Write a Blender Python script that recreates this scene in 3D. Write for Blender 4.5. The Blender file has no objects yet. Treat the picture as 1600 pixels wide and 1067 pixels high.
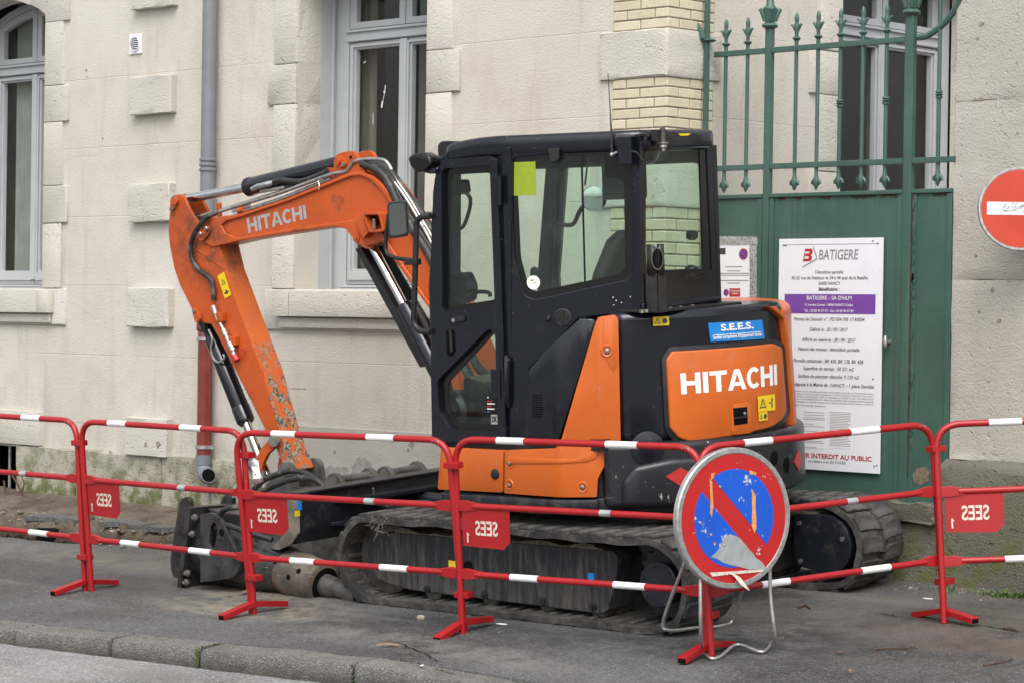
import bpy, bmesh, math, random
from mathutils import Vector as V, Matrix
random.seed(11)
S = bpy.context.scene
COL = S.collection

# ---------------------------------------------------------------- camera, sky, sun, exposure
FPX, CX, CY = 3970.0, 800.0, 533.5                  # focal length and centre, in photograph pixels (1600 wide)
CAM = V((0, 0, 1.61))
YAW, PITCH, ROLL = math.radians(45.5), -33 / 3970, .0148
cf = V((-math.cos(YAW) * math.cos(PITCH), math.sin(YAW) * math.cos(PITCH), math.sin(PITCH)))
cr = cf.cross(V((0, 0, 1))).normalized()
cu = cr.cross(cf)
cr, cu = math.cos(ROLL) * cr + math.sin(ROLL) * cu, -math.sin(ROLL) * cr + math.cos(ROLL) * cu
cam = bpy.data.cameras.new('camera')
cam.sensor_width = 36
cam.lens = FPX / 1600 * 36
cam.clip_end = 500
camo = bpy.data.objects.new('camera', cam)
COL.objects.link(camo)
mw = Matrix.Identity(4)
for i in range(3):
    mw[i][0], mw[i][1], mw[i][2], mw[i][3] = cr[i], cu[i], -cf[i], CAM[i]
camo.matrix_world = mw
S.camera = camo

SUN_EL, SUN_AZ = math.radians(54), math.radians(138)   # azimuth clockwise from +y
world = bpy.data.worlds.new('World')
S.world = world
world.use_nodes = True
wn, wl = world.node_tree.nodes, world.node_tree.links
wn.clear()
sky = wn.new('ShaderNodeTexSky')
sky.sky_type = 'NISHITA'
sky.sun_disc = False
sky.sun_elevation = SUN_EL
sky.sun_rotation = SUN_AZ
sky.dust_density = 4
sky.air_density = 1.2
hs = wn.new('ShaderNodeHueSaturation')
hs.inputs['Saturation'].default_value = .30            # cloud cover: the blue is veiled
bg = wn.new('ShaderNodeBackground')
bg.inputs['Strength'].default_value = .15
wo = wn.new('ShaderNodeOutputWorld')
wl.new(sky.outputs[0], hs.inputs['Color'])
wl.new(hs.outputs[0], bg.inputs[0])
wl.new(bg.outputs[0], wo.inputs[0])
sl = bpy.data.lights.new('sun', 'SUN')
sl.energy = .9
sl.angle = math.radians(45)
sl.color = (1, .985, .955)
so = bpy.data.objects.new('sun', sl)
COL.objects.link(so)
sd = V((math.sin(SUN_AZ) * math.cos(SUN_EL), math.cos(SUN_AZ) * math.cos(SUN_EL), math.sin(SUN_EL)))
so.rotation_euler = sd.to_track_quat('Z', 'Y').to_euler()
so.location = sd * 30
S.view_settings.view_transform = 'Standard'
S.view_settings.look = 'None'
S.view_settings.exposure = 0.84
S.view_settings.gamma = 1
S.view_settings.use_curve_mapping = False

# ---------------------------------------------------------------- frames and projection helpers
OM = V((-9.45, 10.5, .108))                              # excavator origin: on the ground between its tracks
UPM = V((0, -.072, 1)).normalized()
FWM = V((-.998, -.06, 0))
FWM = (FWM - UPM * FWM.dot(UPM)).normalized()
LFM = UPM.cross(FWM)
MM = Matrix.Identity(4)
for i in range(3):
    MM[i][0], MM[i][1], MM[i][2], MM[i][3] = FWM[i], LFM[i], UPM[i], OM[i]
MI = MM.inverted()


def ray(px, py, m=0):
    d = cf + (px - CX) / FPX * cr - (py - CY) / FPX * cu
    if m:
        return MI @ CAM, MI.to_3x3() @ d
    return CAM.copy(), d


class PL:
    """a plane with two axes; ex points right in the photograph, the normal towards the street"""
    def __init__(s, o, ex, ey, m=0):
        s.o, s.ex, s.ey, s.m = V(o), V(ex).normalized(), V(ey).normalized(), m
        s.n = s.ex.cross(s.ey).normalized()
        s.ey = s.n.cross(s.ex).normalized()

    def uv(s, px, py, w=0):
        o, d = ray(px, py, s.m)
        t = (s.o + s.n * w - o).dot(s.n) / d.dot(s.n)
        p = o + t * d - s.o
        return (p.dot(s.ex), p.dot(s.ey))

    def P(s, l, w=0):
        return [s.uv(x, y, w) for x, y in l]

    def at(s, a, b, w=0):
        return s.o + a * s.ex + b * s.ey + w * s.n

    def hit(s, px, py, w=0):
        return s.at(*s.uv(px, py, w), w)


def zg(x, y):
    return .072 * (y - 9)


def ground(px, py):
    o, d = ray(px, py)
    n = V((0, -.072, 1))
    t = (V((0, 9, 0)) - o).dot(n) / d.dot(n)
    return o + t * d


def rnd(poly, r, n=4):
    """round the corners of a 2D or 3D polygon"""
    out = []
    N = len(poly)
    pts = [V(p) for p in poly]
    for i in range(N):
        a, b, c = pts[i - 1], pts[i], pts[(i + 1) % N]
        rr = r[i] if isinstance(r, (list, tuple)) else r
        u, v = (a - b), (c - b)
        lu, lv = u.length, v.length
        if rr <= 0 or lu < 1e-6 or lv < 1e-6:
            out.append(b)
            continue
        k = min(rr, lu * .45, lv * .45)
        p0, p1 = b + u / lu * k, b + v / lv * k
        for j in range(n + 1):
            t = j / n
            out.append((1 - t) ** 2 * p0 + 2 * t * (1 - t) * b + t * t * p1)
    return [tuple(p) for p in out]


def fil(path, r, n=5):
    """round the inner corners of an open 3D path"""
    pts = [V(p) for p in path]
    out = [pts[0]]
    for i in range(1, len(pts) - 1):
        a, b, c = pts[i - 1], pts[i], pts[i + 1]
        u, v = a - b, c - b
        k = min(r, u.length * .48, v.length * .48)
        p0, p1 = b + u.normalized() * k, b + v.normalized() * k
        for j in range(n + 1):
            t = j / n
            out.append((1 - t) ** 2 * p0 + 2 * t * (1 - t) * b + t * t * p1)
    out.append(pts[-1])
    return out


def spline(pts, n=6):
    """Catmull-Rom through the points"""
    p = [V(q) for q in pts]
    p = [2 * p[0] - p[1]] + p + [2 * p[-1] - p[-2]]
    out = []
    for i in range(1, len(p) - 2):
        for j in range(n):
            t = j / n
            a, b, c, d = p[i - 1], p[i], p[i + 1], p[i + 2]
            out.append(.5 * ((2 * b) + (c - a) * t + (2 * a - 5 * b + 4 * c - d) * t * t + (3 * b - a - 3 * c + d) * t ** 3))
    out.append(p[-2])
    return out


# ---------------------------------------------------------------- mesh builder
class MB:
    def __init__(s):
        s.bm = bmesh.new()

    def prism(s, pl, poly, w0, w1, holes=()):
        """solid between offsets w0 (back) and w1 (front) of a plane"""
        bm = s.bm
        loops = [poly] + list(holes)
        vl = [[bm.verts.new(pl.at(a, b, w1)) for a, b in lp] for lp in loops]
        if len(loops) == 1:
            fs = [bm.faces.new(vl[0])]
        else:
            es = []
            for lp in vl:
                for i in range(len(lp)):
                    es.append(bm.edges.new((lp[i - 1], lp[i])))
            r = bmesh.ops.triangle_fill(bm, edges=es, use_beauty=True, normal=pl.n)
            fs = [g for g in r['geom'] if isinstance(g, bmesh.types.BMFace)]
        r = bmesh.ops.extrude_face_region(bm, geom=fs, use_keep_orig=True)
        vs = [g for g in r['geom'] if isinstance(g, bmesh.types.BMVert)]
        bmesh.ops.translate(bm, verts=vs, vec=pl.n * (w0 - w1))
        return s

    def sheet(s, pl, poly, w):
        s.bm.faces.new([s.bm.verts.new(pl.at(a, b, w)) for a, b in poly])
        return s

    def box(s, x0, x1, y0, y1, z0, z1, mtx=None):
        vs = []
        for x in (x0, x1):
            for y in (y0, y1):
                for z in (z0, z1):
                    p = V((x, y, z))
                    vs.append(s.bm.verts.new(mtx @ p if mtx else p))
        for f in ((0, 1, 3, 2), (4, 6, 7, 5), (0, 4, 5, 1), (2, 3, 7, 6), (0, 2, 6, 4), (1, 5, 7, 3)):
            s.bm.faces.new([vs[i] for i in f])
        return s

    def tube(s, path, r, seg=10, closed=False):
        p = [V(q) for q in path]
        N = len(p)
        rs = r if isinstance(r, (list, tuple)) else [r] * N
        rings = []
        ref = None
        for i in range(N):
            a = p[i - 1] if (i > 0 or closed) else p[i]
            b = p[(i + 1) % N] if (i < N - 1 or closed) else p[i]
            t = (b - a).normalized()
            if ref is None:
                ref = t.orthogonal().normalized()
            ref = (ref - t * ref.dot(t))
            if ref.length < 1e-6:
                ref = t.orthogonal()
            ref.normalize()
            q = t.cross(ref)
            rings.append([s.bm.verts.new(p[i] + rs[i] * (math.cos(2 * math.pi * k / seg) * ref + math.sin(2 * math.pi * k / seg) * q)) for k in range(seg)])
        for i in range(N if closed else N - 1):
            A, B = rings[i], rings[(i + 1) % N]
            for k in range(seg):
                s.bm.faces.new((A[k], A[(k + 1) % seg], B[(k + 1) % seg], B[k]))
        if not closed:
            s.bm.faces.new(rings[0][::-1])
            s.bm.faces.new(rings[-1])
        return s

    def cyl(s, a, b, r, seg=16, r2=None):
        return s.tube([a, b], [r, r if r2 is None else r2], seg)

    def lathe(s, o, ax, prof, seg=24):
        ax = V(ax).normalized()
        e = ax.orthogonal().normalized()
        q = ax.cross(e)
        o = V(o)
        rings = []
        for r, h in prof:
            if r < 1e-6:
                rings.append([s.bm.verts.new(o + ax * h)])
            else:
                rings.append([s.bm.verts.new(o + ax * h + r * (math.cos(2 * math.pi * k / seg) * e + math.sin(2 * math.pi * k / seg) * q)) for k in range(seg)])
        for A, B in zip(rings, rings[1:]):
            for k in range(seg):
                k2 = (k + 1) % seg
                if len(A) == 1 and len(B) == 1:
                    continue
                if len(A) == 1:
                    s.bm.faces.new((A[0], B[k], B[k2]))
                elif len(B) == 1:
                    s.bm.faces.new((A[k], A[k2], B[0]))
                else:
                    s.bm.faces.new((A[k], A[k2], B[k2], B[k]))
        if len(rings[0]) > 1:
            s.bm.faces.new(rings[0][::-1])
        if len(rings[-1]) > 1:
            s.bm.faces.new(rings[-1])
        return s

    def blob(s, c, sx, sy, sz, sub=1, jit=.0):
        r = bmesh.ops.create_icosphere(s.bm, subdivisions=sub, radius=1)
        for v in r['verts']:
            k = 1 + random.uniform(-jit, jit)
            v.co = V((v.co.x * sx * k, v.co.y * sy * k, v.co.z * sz * k)) + V(c)
        return s

    def bevel(s, off, seg=2, ang=30):
        s.bm.normal_update()
        es = [e for e in s.bm.edges if len(e.link_faces) == 2 and e.calc_face_angle(0) > math.radians(ang)]
        if es and off > 0:
            bmesh.ops.bevel(s.bm, geom=es, offset=off, segments=seg, profile=.5, affect='EDGES', clamp_overlap=True)
        return s

    def slice(s, axis, lo, hi, step):
        x = lo
        while x < hi:
            co = V((0, 0, 0))
            co[axis] = x
            no = V((0, 0, 0))
            no[axis] = 1
            bmesh.ops.bisect_plane(s.bm, geom=s.bm.verts[:] + s.bm.edges[:] + s.bm.faces[:], plane_co=co, plane_no=no, dist=1e-5)
            x += step
        return s

    def map(s, fn):
        for v in s.bm.verts:
            v.co = fn(v.co)
        return s

    def jitter(s, a):
        for v in s.bm.verts:
            v.co += V((random.uniform(-a, a), random.uniform(-a, a), random.uniform(-a, a)))
        return s

    def mesh(s, name, mat, bev=0, seg=2, ang=38, smooth=True):
        if bev:
            s.bevel(bev, seg)
        bmesh.ops.recalc_face_normals(s.bm, faces=s.bm.faces[:])
        me = bpy.data.meshes.new(name)
        s.bm.to_mesh(me)
        s.bm.free()
        if mat:
            me.materials.append(mat)
        if smooth:
            me.polygons.foreach_set('use_smooth', [True] * len(me.polygons))
            me.set_sharp_from_angle(angle=math.radians(ang))
        return me

    def obj(s, name, mat, par=None, bev=0, seg=2, ang=38, smooth=True, label=None, kind=None, wn=True):
        org = ORG.get(root_of(par).name, None) if par else None
        if org is not None:
            bmesh.ops.translate(s.bm, verts=s.bm.verts[:], vec=-org)
        me = s.mesh(name, mat, bev, seg, ang, smooth)
        o = bpy.data.objects.new(name, me)
        COL.objects.link(o)
        if par:
            o.parent = par
        if label:
            o['label'] = label
        if kind:
            o['kind'] = kind
        if bev and wn:
            md = o.modifiers.new('wn', 'WEIGHTED_NORMAL')
            md.keep_sharp = True
        return o


ORG = {}


def root_of(o):
    while o.parent:
        o = o.parent
    return o


def thing(name, label, cat, loc=(0, 0, 0), group=None, mtx=None):
    o = bpy.data.objects.new(name, None)
    o.empty_display_size = .1
    COL.objects.link(o)
    if mtx:
        o.matrix_world = mtx
    else:
        o.location = loc
        ORG[o.name] = V(loc)
    tag(o, label, cat, group)
    return o


def tag(o, label, cat, group=None):
    o['label'] = label
    o['category'] = cat
    if group:
        o['group'] = group
    return o


def recenter(o, at):
    """put a one-mesh thing's origin at its base"""
    at = V(at)
    o.data.transform(Matrix.Translation(-at))
    o.location = at
    return o


def empty_part(name, par):
    o = bpy.data.objects.new(name, None)
    o.empty_display_size = .05
    COL.objects.link(o)
    o.parent = par
    return o


def inst(src_mesh, name, par, mtx=None, kind=None):
    o = bpy.data.objects.new(name, src_mesh)
    COL.objects.link(o)
    o.parent = par
    if mtx is not None:
        o.matrix_basis = mtx
    return o


# ---------------------------------------------------------------- materials
class G:
    def __init__(s, name):
        s.m = bpy.data.materials.new(name)
        s.m.use_nodes = True
        s.n, s.l = s.m.node_tree.nodes, s.m.node_tree.links
        s.b = s.n['Principled BSDF']
        s.out = s.n['Material Output']
        s._pos = None

    def node(s, t, **k):
        x = s.n.new(t)
        for a, b in k.items():
            setattr(x, a, b)
        return x

    def link(s, a, b):
        s.l.new(a, b)

    def pos(s, world=True, sc=(1, 1, 1)):
        if world:
            src = s.node('ShaderNodeNewGeometry').outputs['Position']
        else:
            src = s.node('ShaderNodeTexCoord').outputs['Object']
        if sc != (1, 1, 1):
            mp = s.node('ShaderNodeMapping')
            mp.inputs['Scale'].default_value = sc
            s.link(src, mp.inputs['Vector'])
            src = mp.outputs[0]
        return src

    def noise(s, vec, scale, detail=4, rough=.55, dist=0):
        x = s.node('ShaderNodeTexNoise')
        x.inputs['Scale'].default_value = scale
        x.inputs['Detail'].default_value = detail
        x.inputs['Roughness'].default_value = rough
        x.inputs['Distortion'].default_value = dist
        s.link(vec, x.inputs['Vector'])
        return x.outputs['Fac']

    def ramp(s, v, lo, hi, a=0., b=1.):
        x = s.node('ShaderNodeMapRange')
        x.interpolation_type = 'SMOOTHSTEP'
        for i, q in zip((1, 2, 3, 4), (lo, hi, a, b)):
            x.inputs[i].default_value = q
        s.link(v, x.inputs[0])
        return x.outputs[0]

    def mix(s, f, a, b, mode='MIX'):
        x = s.node('ShaderNodeMix', data_type='RGBA', blend_type=mode)
        s.put(f, x.inputs['Factor'])
        s.put(a, x.inputs[6])
        s.put(b, x.inputs[7])
        return x.outputs[2]

    def math(s, op, a, b=0.):
        x = s.node('ShaderNodeMath', operation=op)
        s.put(a, x.inputs[0])
        s.put(b, x.inputs[1])
        return x.outputs[0]

    def put(s, v, sock):
        if isinstance(v, (int, float)):
            sock.default_value = v
        elif isinstance(v, (tuple, list)):
            sock.default_value = (*v[:3], 1)
        else:
            s.link(v, sock)

    def bump(s, h, strength, dist, nrm=None):
        x = s.node('ShaderNodeBump')
        x.inputs['Strength'].default_value = strength
        x.inputs['Distance'].default_value = dist
        s.link(h, x.inputs['Height'])
        if nrm is not None:
            s.link(nrm, x.inputs['Normal'])
        return x.outputs[0]

    def sep(s, v):
        x = s.node('ShaderNodeSeparateXYZ')
        s.link(v, x.inputs[0])
        return x.outputs

    def done(s, col, rough=.5, metal=0., nrm=None, spec=.5, coat=0.):
        s.put(col, s.b.inputs['Base Color'])
        s.put(rough, s.b.inputs['Roughness'])
        s.put(metal, s.b.inputs['Metallic'])
        s.b.inputs['Specular IOR Level'].default_value = spec
        s.b.inputs['Coat Weight'].default_value = coat
        if nrm is not None:
            s.link(nrm, s.b.inputs['Normal'])
        return s.m


def plain(name, col, rough=.5, metal=0., var=.12, vs=30, bump=0, bs=200, spec=.5, dirt=None, world=True):
    g = G(name)
    p = g.pos(world)
    n = g.noise(p, vs, 5)
    c = g.mix(g.ramp(n, .3, .7), tuple(x * (1 - var) for x in col), tuple(min(1, x * (1 + var)) for x in col))
    r = g.ramp(n, .25, .75, max(.02, rough - .07), min(1, rough + .07))
    if dirt:
        dc, ds, lo, hi = dirt[:4]
        dn = g.noise(g.pos(world, dirt[4] if len(dirt) > 4 else (1, 1, 1)), ds, 7, .65)
        k = g.ramp(dn, lo, hi)
        c = g.mix(k, c, dc)
        r = g.mix(k, r, (.85, .85, .85)) if False else r
    nm = g.bump(g.noise(p, bs, 4), bump, .003) if bump else None
    return g.done(c, r, metal, nm, spec)


def m_wall():
    g = G('cream_render')
    p = g.pos()
    big = g.noise(p, .9, 5, .6)
    mid = g.noise(p, 5, 6, .65)
    z = g.sep(p)[2]
    c = g.mix(g.ramp(big, .35, .68), (.575, .54, .475), (.53, .49, .425))
    c = g.mix(g.ramp(mid, .45, .8, 0, .4), c, (.43, .39, .33))
    c = g.mix(g.ramp(g.noise(g.pos(True, (1, 1, .55)), 1.7, 7, .68), .54, .74, 0, .42), c, (.43, .37, .30))
    st = g.noise(g.pos(True, (7, 7, .8)), 1.2, 5, .6)
    c = g.mix(g.ramp(st, .52, .76, 0, .5), c, (.40, .36, .30))
    sp = g.noise(p, 95, 2)
    c = g.mix(g.ramp(sp, .70, .76, 0, .55), c, (.24, .21, .17))
    low = g.ramp(z, .5, 1.5, .5, 0)
    c = g.mix(g.math('MULTIPLY', low, g.ramp(mid, .3, .7)), c, (.40, .375, .33))
    # faint course joints of the stone lining under the render
    w = g.node('ShaderNodeMath', operation='PINGPONG')
    g.put(g.math('ADD', z, -.276), w.inputs[0])
    w.inputs[1].default_value = .2575
    jn = g.ramp(w.outputs[0], .0, .006, 1, 0)
    jn = g.math('MULTIPLY', jn, g.ramp(big, .42, .55))
    c = g.mix(g.math('MULTIPLY', jn, .24), c, (.30, .26, .21))
    # hairline cracks
    vo = g.node('ShaderNodeTexVoronoi', feature='DISTANCE_TO_EDGE')
    vo.inputs['Scale'].default_value = .9
    pw = g.node('ShaderNodeMix', data_type='VECTOR')
    pw.inputs['Factor'].default_value = .09
    g.link(p, pw.inputs[4])
    nc = g.node('ShaderNodeTexNoise')
    nc.inputs['Scale'].default_value = 4
    nc.inputs['Detail'].default_value = 6
    g.link(p, nc.inputs['Vector'])
    g.link(nc.outputs['Color'], pw.inputs[5])
    g.link(pw.outputs[1], vo.inputs['Vector'])
    ck = g.math('MULTIPLY', g.ramp(vo.outputs['Distance'], 0, .0035, 1, 0), g.ramp(big, .5, .6))
    c = g.mix(g.math('MULTIPLY', ck, .4), c, (.26, .22, .17))
    h = g.math('ADD', g.noise(p, 85, 5, .62), g.math('MULTIPLY', mid, .35))
    h = g.math('SUBTRACT', h, g.math('MULTIPLY', jn, .3))
    nm = g.bump(h, .6, .009)
    return g.done(c, .9, 0, nm, .25)


def m_stone(name, a, b, dark, moss=0., z0=0., z1=1., bump=.6):
    g = G(name)
    p = g.pos()
    oi = g.node('ShaderNodeObjectInfo').outputs['Random']
    big = g.noise(p, 3, 6, .65)
    lay = g.noise(g.pos(True, (3, 3, 14)), 1.6, 7, .68, .4)
    c = g.mix(g.ramp(big, .3, .7), a, b)
    c = g.mix(g.ramp(lay, .55, .78, 0, .28), c, tuple(x * .78 for x in a))
    c = g.mix(g.math('MULTIPLY', oi, .35), c, tuple(x * .8 for x in b))
    fine = g.noise(p, 80, 4, .6)
    c = g.mix(g.ramp(fine, .64, .76, 0, .5), c, dark)
    if moss:
        z = g.sep(p)[2]
        k = g.math('MULTIPLY', g.ramp(z, z0, z1, 1, 0), g.ramp(g.noise(p, 6, 7, .7), .42, .6, 0, moss))
        c = g.mix(k, c, (.10, .115, .03))
        k2 = g.math('MULTIPLY', g.ramp(z, z0, z1, 1, 0), g.ramp(g.noise(p, 14, 7, .7), .58, .7, 0, moss * .8))
        c = g.mix(k2, c, (.055, .05, .03))
    pit = g.ramp(g.noise(p, 26, 3), .28, .36, -.9, 0)
    h = g.math('ADD', g.math('ADD', g.math('MULTIPLY', big, .8), g.math('MULTIPLY', lay, .5)), g.math('ADD', g.math('MULTIPLY', fine, .8), pit))
    return g.done(c, .92, 0, g.bump(h, bump, .014), .2)


def m_asphalt(name, col, sc=1., wet=0., patches=()):
    g = G(name)
    p = g.pos()
    big = g.noise(p, .8, 6, .62)
    mid = g.noise(p, 4, 6, .65)
    gr = g.node('ShaderNodeTexVoronoi')
    gr.inputs['Scale'].default_value = 110 * sc
    g.link(p, gr.inputs['Vector'])
    cellv = g.sep(gr.outputs['Color'])[0]
    c = g.mix(g.ramp(big, .36, .64), tuple(x * .58 for x in col), tuple(x * 1.4 for x in col))
    c = g.mix(g.ramp(mid, .52, .8, 0, .45), c, (.13, .125, .118))
    c = g.mix(g.ramp(cellv, .62, 1.0, 0, .55), c, tuple(x * 2.8 for x in col))
    c = g.mix(g.ramp(cellv, .0, .3, .55, 0), c, tuple(x * .45 for x in col))
    tr = g.noise(g.pos(True, (.35, 2.4, 1)), 1.3, 6, .6)
    c = g.mix(g.ramp(tr, .55, .74, 0, .55), c, (.17, .165, .155))
    for cx_, cy_, rx_, ry_, col_, am in patches:
        q = g.sep(p)
        dx_ = g.math('DIVIDE', g.math('SUBTRACT', q[0], cx_), rx_)
        dy_ = g.math('DIVIDE', g.math('SUBTRACT', q[1], cy_), ry_)
        d2_ = g.math('ADD', g.math('MULTIPLY', dx_, dx_), g.math('MULTIPLY', dy_, dy_))
        k_ = g.math('MULTIPLY', g.ramp(d2_, 1, 0, 0, 1), g.ramp(g.noise(p, 7, 8, .72), .36, .62))
        c = g.mix(g.math('MULTIPLY', k_, am), c, col_)
    # dust near the foot of the wall
    y = g.sep(p)[1]
    du = g.math('MULTIPLY', g.ramp(y, 9.3, 11.2), g.ramp(mid, .35, .65))
    c = g.mix(g.math('MULTIPLY', du, .55), c, (.135, .115, .09))
    rg = g.ramp(big, .35, .65, .72 - wet, .9)
    h = g.math('ADD', g.math('MULTIPLY', gr.outputs['Distance'], -1.0), g.noise(p, 240 * sc, 3))
    nm = g.bump(h, .7, .006, g.bump(mid, .4, .02))
    return g.done(c, rg, 0, nm, .35)


def m_paint(name, col, rough=.32, dust=(.33, .29, .23), dlo=.55, dhi=.85, damt=.45, wear=None, wlo=.66, whi=.70, zlo=None, world=False, chip=.86, coat=.0, wearz=None, scr=.28, drip=False, grime=None):
    """machine paint: slight fade, dust film, specks, chips and wear"""
    g = G(name)
    p = g.pos(world)
    n = g.noise(p, 3, 5)
    c = g.mix(g.ramp(n, .3, .7), tuple(x * .9 for x in col), tuple(min(1, x * 1.07) for x in col))
    d = g.noise(g.pos(world, (9, 9, 1.1)) if drip else p, 7 if not drip else 3.2, 9, .7, .3 if drip else 0)
    k = g.ramp(d, dlo, dhi, 0, damt)
    if grime:
        vd = g.node('ShaderNodeVectorMath', operation='DISTANCE')
        g.link(p, vd.inputs[0])
        vd.inputs[1].default_value = grime[0]
        k = g.math('MAXIMUM', k, g.math('MULTIPLY', g.ramp(vd.outputs['Value'], grime[1], .05, 0, .8), g.ramp(g.noise(p, 11, 8, .7), .38, .62)))
    if zlo is not None:
        z = g.sep(p)[2]
        k = g.math('MAXIMUM', k, g.math('MULTIPLY', g.ramp(z, zlo[0], zlo[1], zlo[2], 0), g.ramp(d, .3, .62)))
    c = g.mix(k, c, dust)
    r = g.math('ADD', g.math('MULTIPLY', k, .5), rough)
    if chip:
        sp = g.node('ShaderNodeTexVoronoi')
        sp.inputs['Scale'].default_value = 38
        g.link(p, sp.inputs['Vector'])
        pick = g.sep(sp.outputs['Color'])[0]
        s2 = g.math('MULTIPLY', g.ramp(sp.outputs['Distance'], .08, .14, 1, 0), g.math('GREATER_THAN', pick, chip))
        c = g.mix(g.math('MULTIPLY', s2, .7), c, dust)
    # scratches, long and thin
    sc = g.noise(g.pos(world, (2, 2, 34)), 3.2, 5, .55, .6)
    c = g.mix(g.ramp(sc, .705, .73, 0, scr), c, dust)
    if wear:
        w = g.noise(g.pos(world, (1, 1, .6)), 16, 8, .72)
        kw = g.ramp(w, wlo, whi)
        if wearz:
            kw = g.math('MULTIPLY', kw, g.ramp(g.math('ADD', g.sep(p)[2], g.math('MULTIPLY', n, .25)), wearz[0], wearz[1], 1, 0))
        wc = g.mix(g.ramp(g.noise(p, 42, 6, .7), .46, .56), wear, tuple(x * .16 for x in wear))
        c = g.mix(kw, c, wc)
        r = g.math('MAXIMUM', r, g.math('MULTIPLY', kw, .7))
    nm = g.bump(g.noise(p, 60, 3), .06, .004)
    return g.done(c, r, 0, nm, .5, coat)


def m_glass(name, tint, rough=.0, dirt=.06):
    g = G(name)
    tr = g.node('ShaderNodeBsdfTransparent')
    tr.inputs[0].default_value = (*tint, 1)
    gl = g.node('ShaderNodeBsdfGlossy')
    gl.inputs['Roughness'].default_value = .015
    fr = g.node('ShaderNodeLayerWeight')
    fr.inputs['Blend'].default_value = .5
    fres = g.math('ADD', g.math('MULTIPLY', g.math('POWER', fr.outputs['Facing'], 5.0), .95), .03)
    mx = g.node('ShaderNodeMixShader')
    g.link(fres, mx.inputs[0])
    g.link(tr.outputs[0], mx.inputs[1])
    g.link(gl.outputs[0], mx.inputs[2])
    df = g.node('ShaderNodeBsdfDiffuse')
    df.inputs[0].default_value = (.35, .36, .33, 1)
    m2 = g.node('ShaderNodeMixShader')
    p = g.pos(False)
    k = g.ramp(g.noise(p, 12, 8, .7), .4, .85, dirt * .4, dirt * 2.2)
    g.link(k, m2.inputs[0])
    g.link(mx.outputs[0], m2.inputs[1])
    g.link(df.outputs[0], m2.inputs[2])
    g.link(m2.outputs[0], g.out.inputs[0])
    return g.m


def m_rubber():
    g = G('track_rubber')
    p = g.pos(False)
    d = g.noise(p, 6, 8, .7)
    d2 = g.noise(p, 30, 5, .6)
    k = g.math('MULTIPLY', g.ramp(d, .38, .68, .1, .85), g.ramp(d2, .3, .6, .45, 1))
    c = g.mix(k, (.018, .018, .019), (.118, .112, .103))
    nm = g.bump(g.math('ADD', d2, d), .5, .012)
    return g.done(c, g.ramp(d, .35, .65, .62, .92), 0, nm, .35)


def m_steel(name, a, b, rust=.3, rough=.5, metal=.5):
    g = G(name)
    p = g.pos(False)
    n = g.noise(p, 9, 8, .68)
    c = g.mix(g.ramp(n, .35, .65), a, b)
    r = g.noise(p, 5, 8, .7)
    c = g.mix(g.ramp(r, .55, .72, 0, rust), c, (.17, .075, .03))
    sc = g.noise(g.pos(False, (3, 3, 40)), 3, 4)
    c = g.mix(g.ramp(sc, .66, .7, 0, .35), c, (.4, .38, .34))
    return g.done(c, g.ramp(n, .3, .7, rough - .12, rough + .15), metal, g.bump(n, .3, .006), .5)


def m_green():
    g = G('green_gate_paint')
    p = g.pos()
    n = g.noise(p, 2.5, 6, .6)
    c = g.mix(g.ramp(n, .3, .7), (.040, .090, .072), (.056, .114, .092))
    st = g.noise(g.pos(True, (16, 16, .7)), 1.5, 6, .6)
    c = g.mix(g.ramp(st, .52, .74, 0, .6), c, (.085, .15, .12))
    c = g.mix(g.ramp(g.noise(p, 1.1, 6, .7), .5, .7, 0, .5), c, (.022, .062, .052))
    z = g.sep(p)[2]
    fl = g.noise(p, 13, 9, .74)
    kk = g.math('MULTIPLY', g.ramp(fl, .665, .69), g.ramp(z, 2.0, .5, .0, 1))
    c = g.mix(kk, c, (.16, .11, .07))
    k2 = g.ramp(g.noise(p, 40, 5, .7), .72, .75, 0, .8)
    c = g.mix(k2, c, (.055, .03, .018))
    nm = g.bump(g.math('SUBTRACT', g.noise(p, 45, 4), g.math('MULTIPLY', kk, .6)), .18, .006)
    return g.done(c, .42, 0, nm, .5)


def m_dirt():
    g = G('dug_earth')
    p = g.pos()
    n = g.noise(p, 4, 8, .7)
    f = g.noise(p, 60, 5, .65)
    c = g.mix(g.ramp(n, .3, .7), (.075, .055, .04), (.17, .14, .11))
    c = g.mix(g.ramp(f, .6, .72, 0, .8), c, (.26, .23, .19))
    c = g.mix(g.ramp(f, .28, .4, .8, 0), c, (.03, .022, .017))
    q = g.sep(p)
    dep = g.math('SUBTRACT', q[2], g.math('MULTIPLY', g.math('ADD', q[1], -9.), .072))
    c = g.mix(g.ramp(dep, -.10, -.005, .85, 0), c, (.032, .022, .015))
    return g.done(c, .95, 0, g.bump(g.math('ADD', n, f), .9, .02), .15)


def m_chip_sign(name, col, spots=(.55, .55, .52), lo=.70):
    g = G(name)
    p = g.pos(False)
    n = g.noise(p, 9, 8, .72)
    c = g.mix(g.ramp(g.noise(p, 4, 4), .3, .7), tuple(x * .88 for x in col), col)
    c = g.mix(g.ramp(n, lo, lo + .03), c, spots)
    f = g.noise(p, 60, 6, .75)
    c = g.mix(g.ramp(f, .71, .74, 0, .8), c, (.3, .28, .26))
    return g.done(c, .38, 0, g.bump(n, .1, .004), .5)


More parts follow.
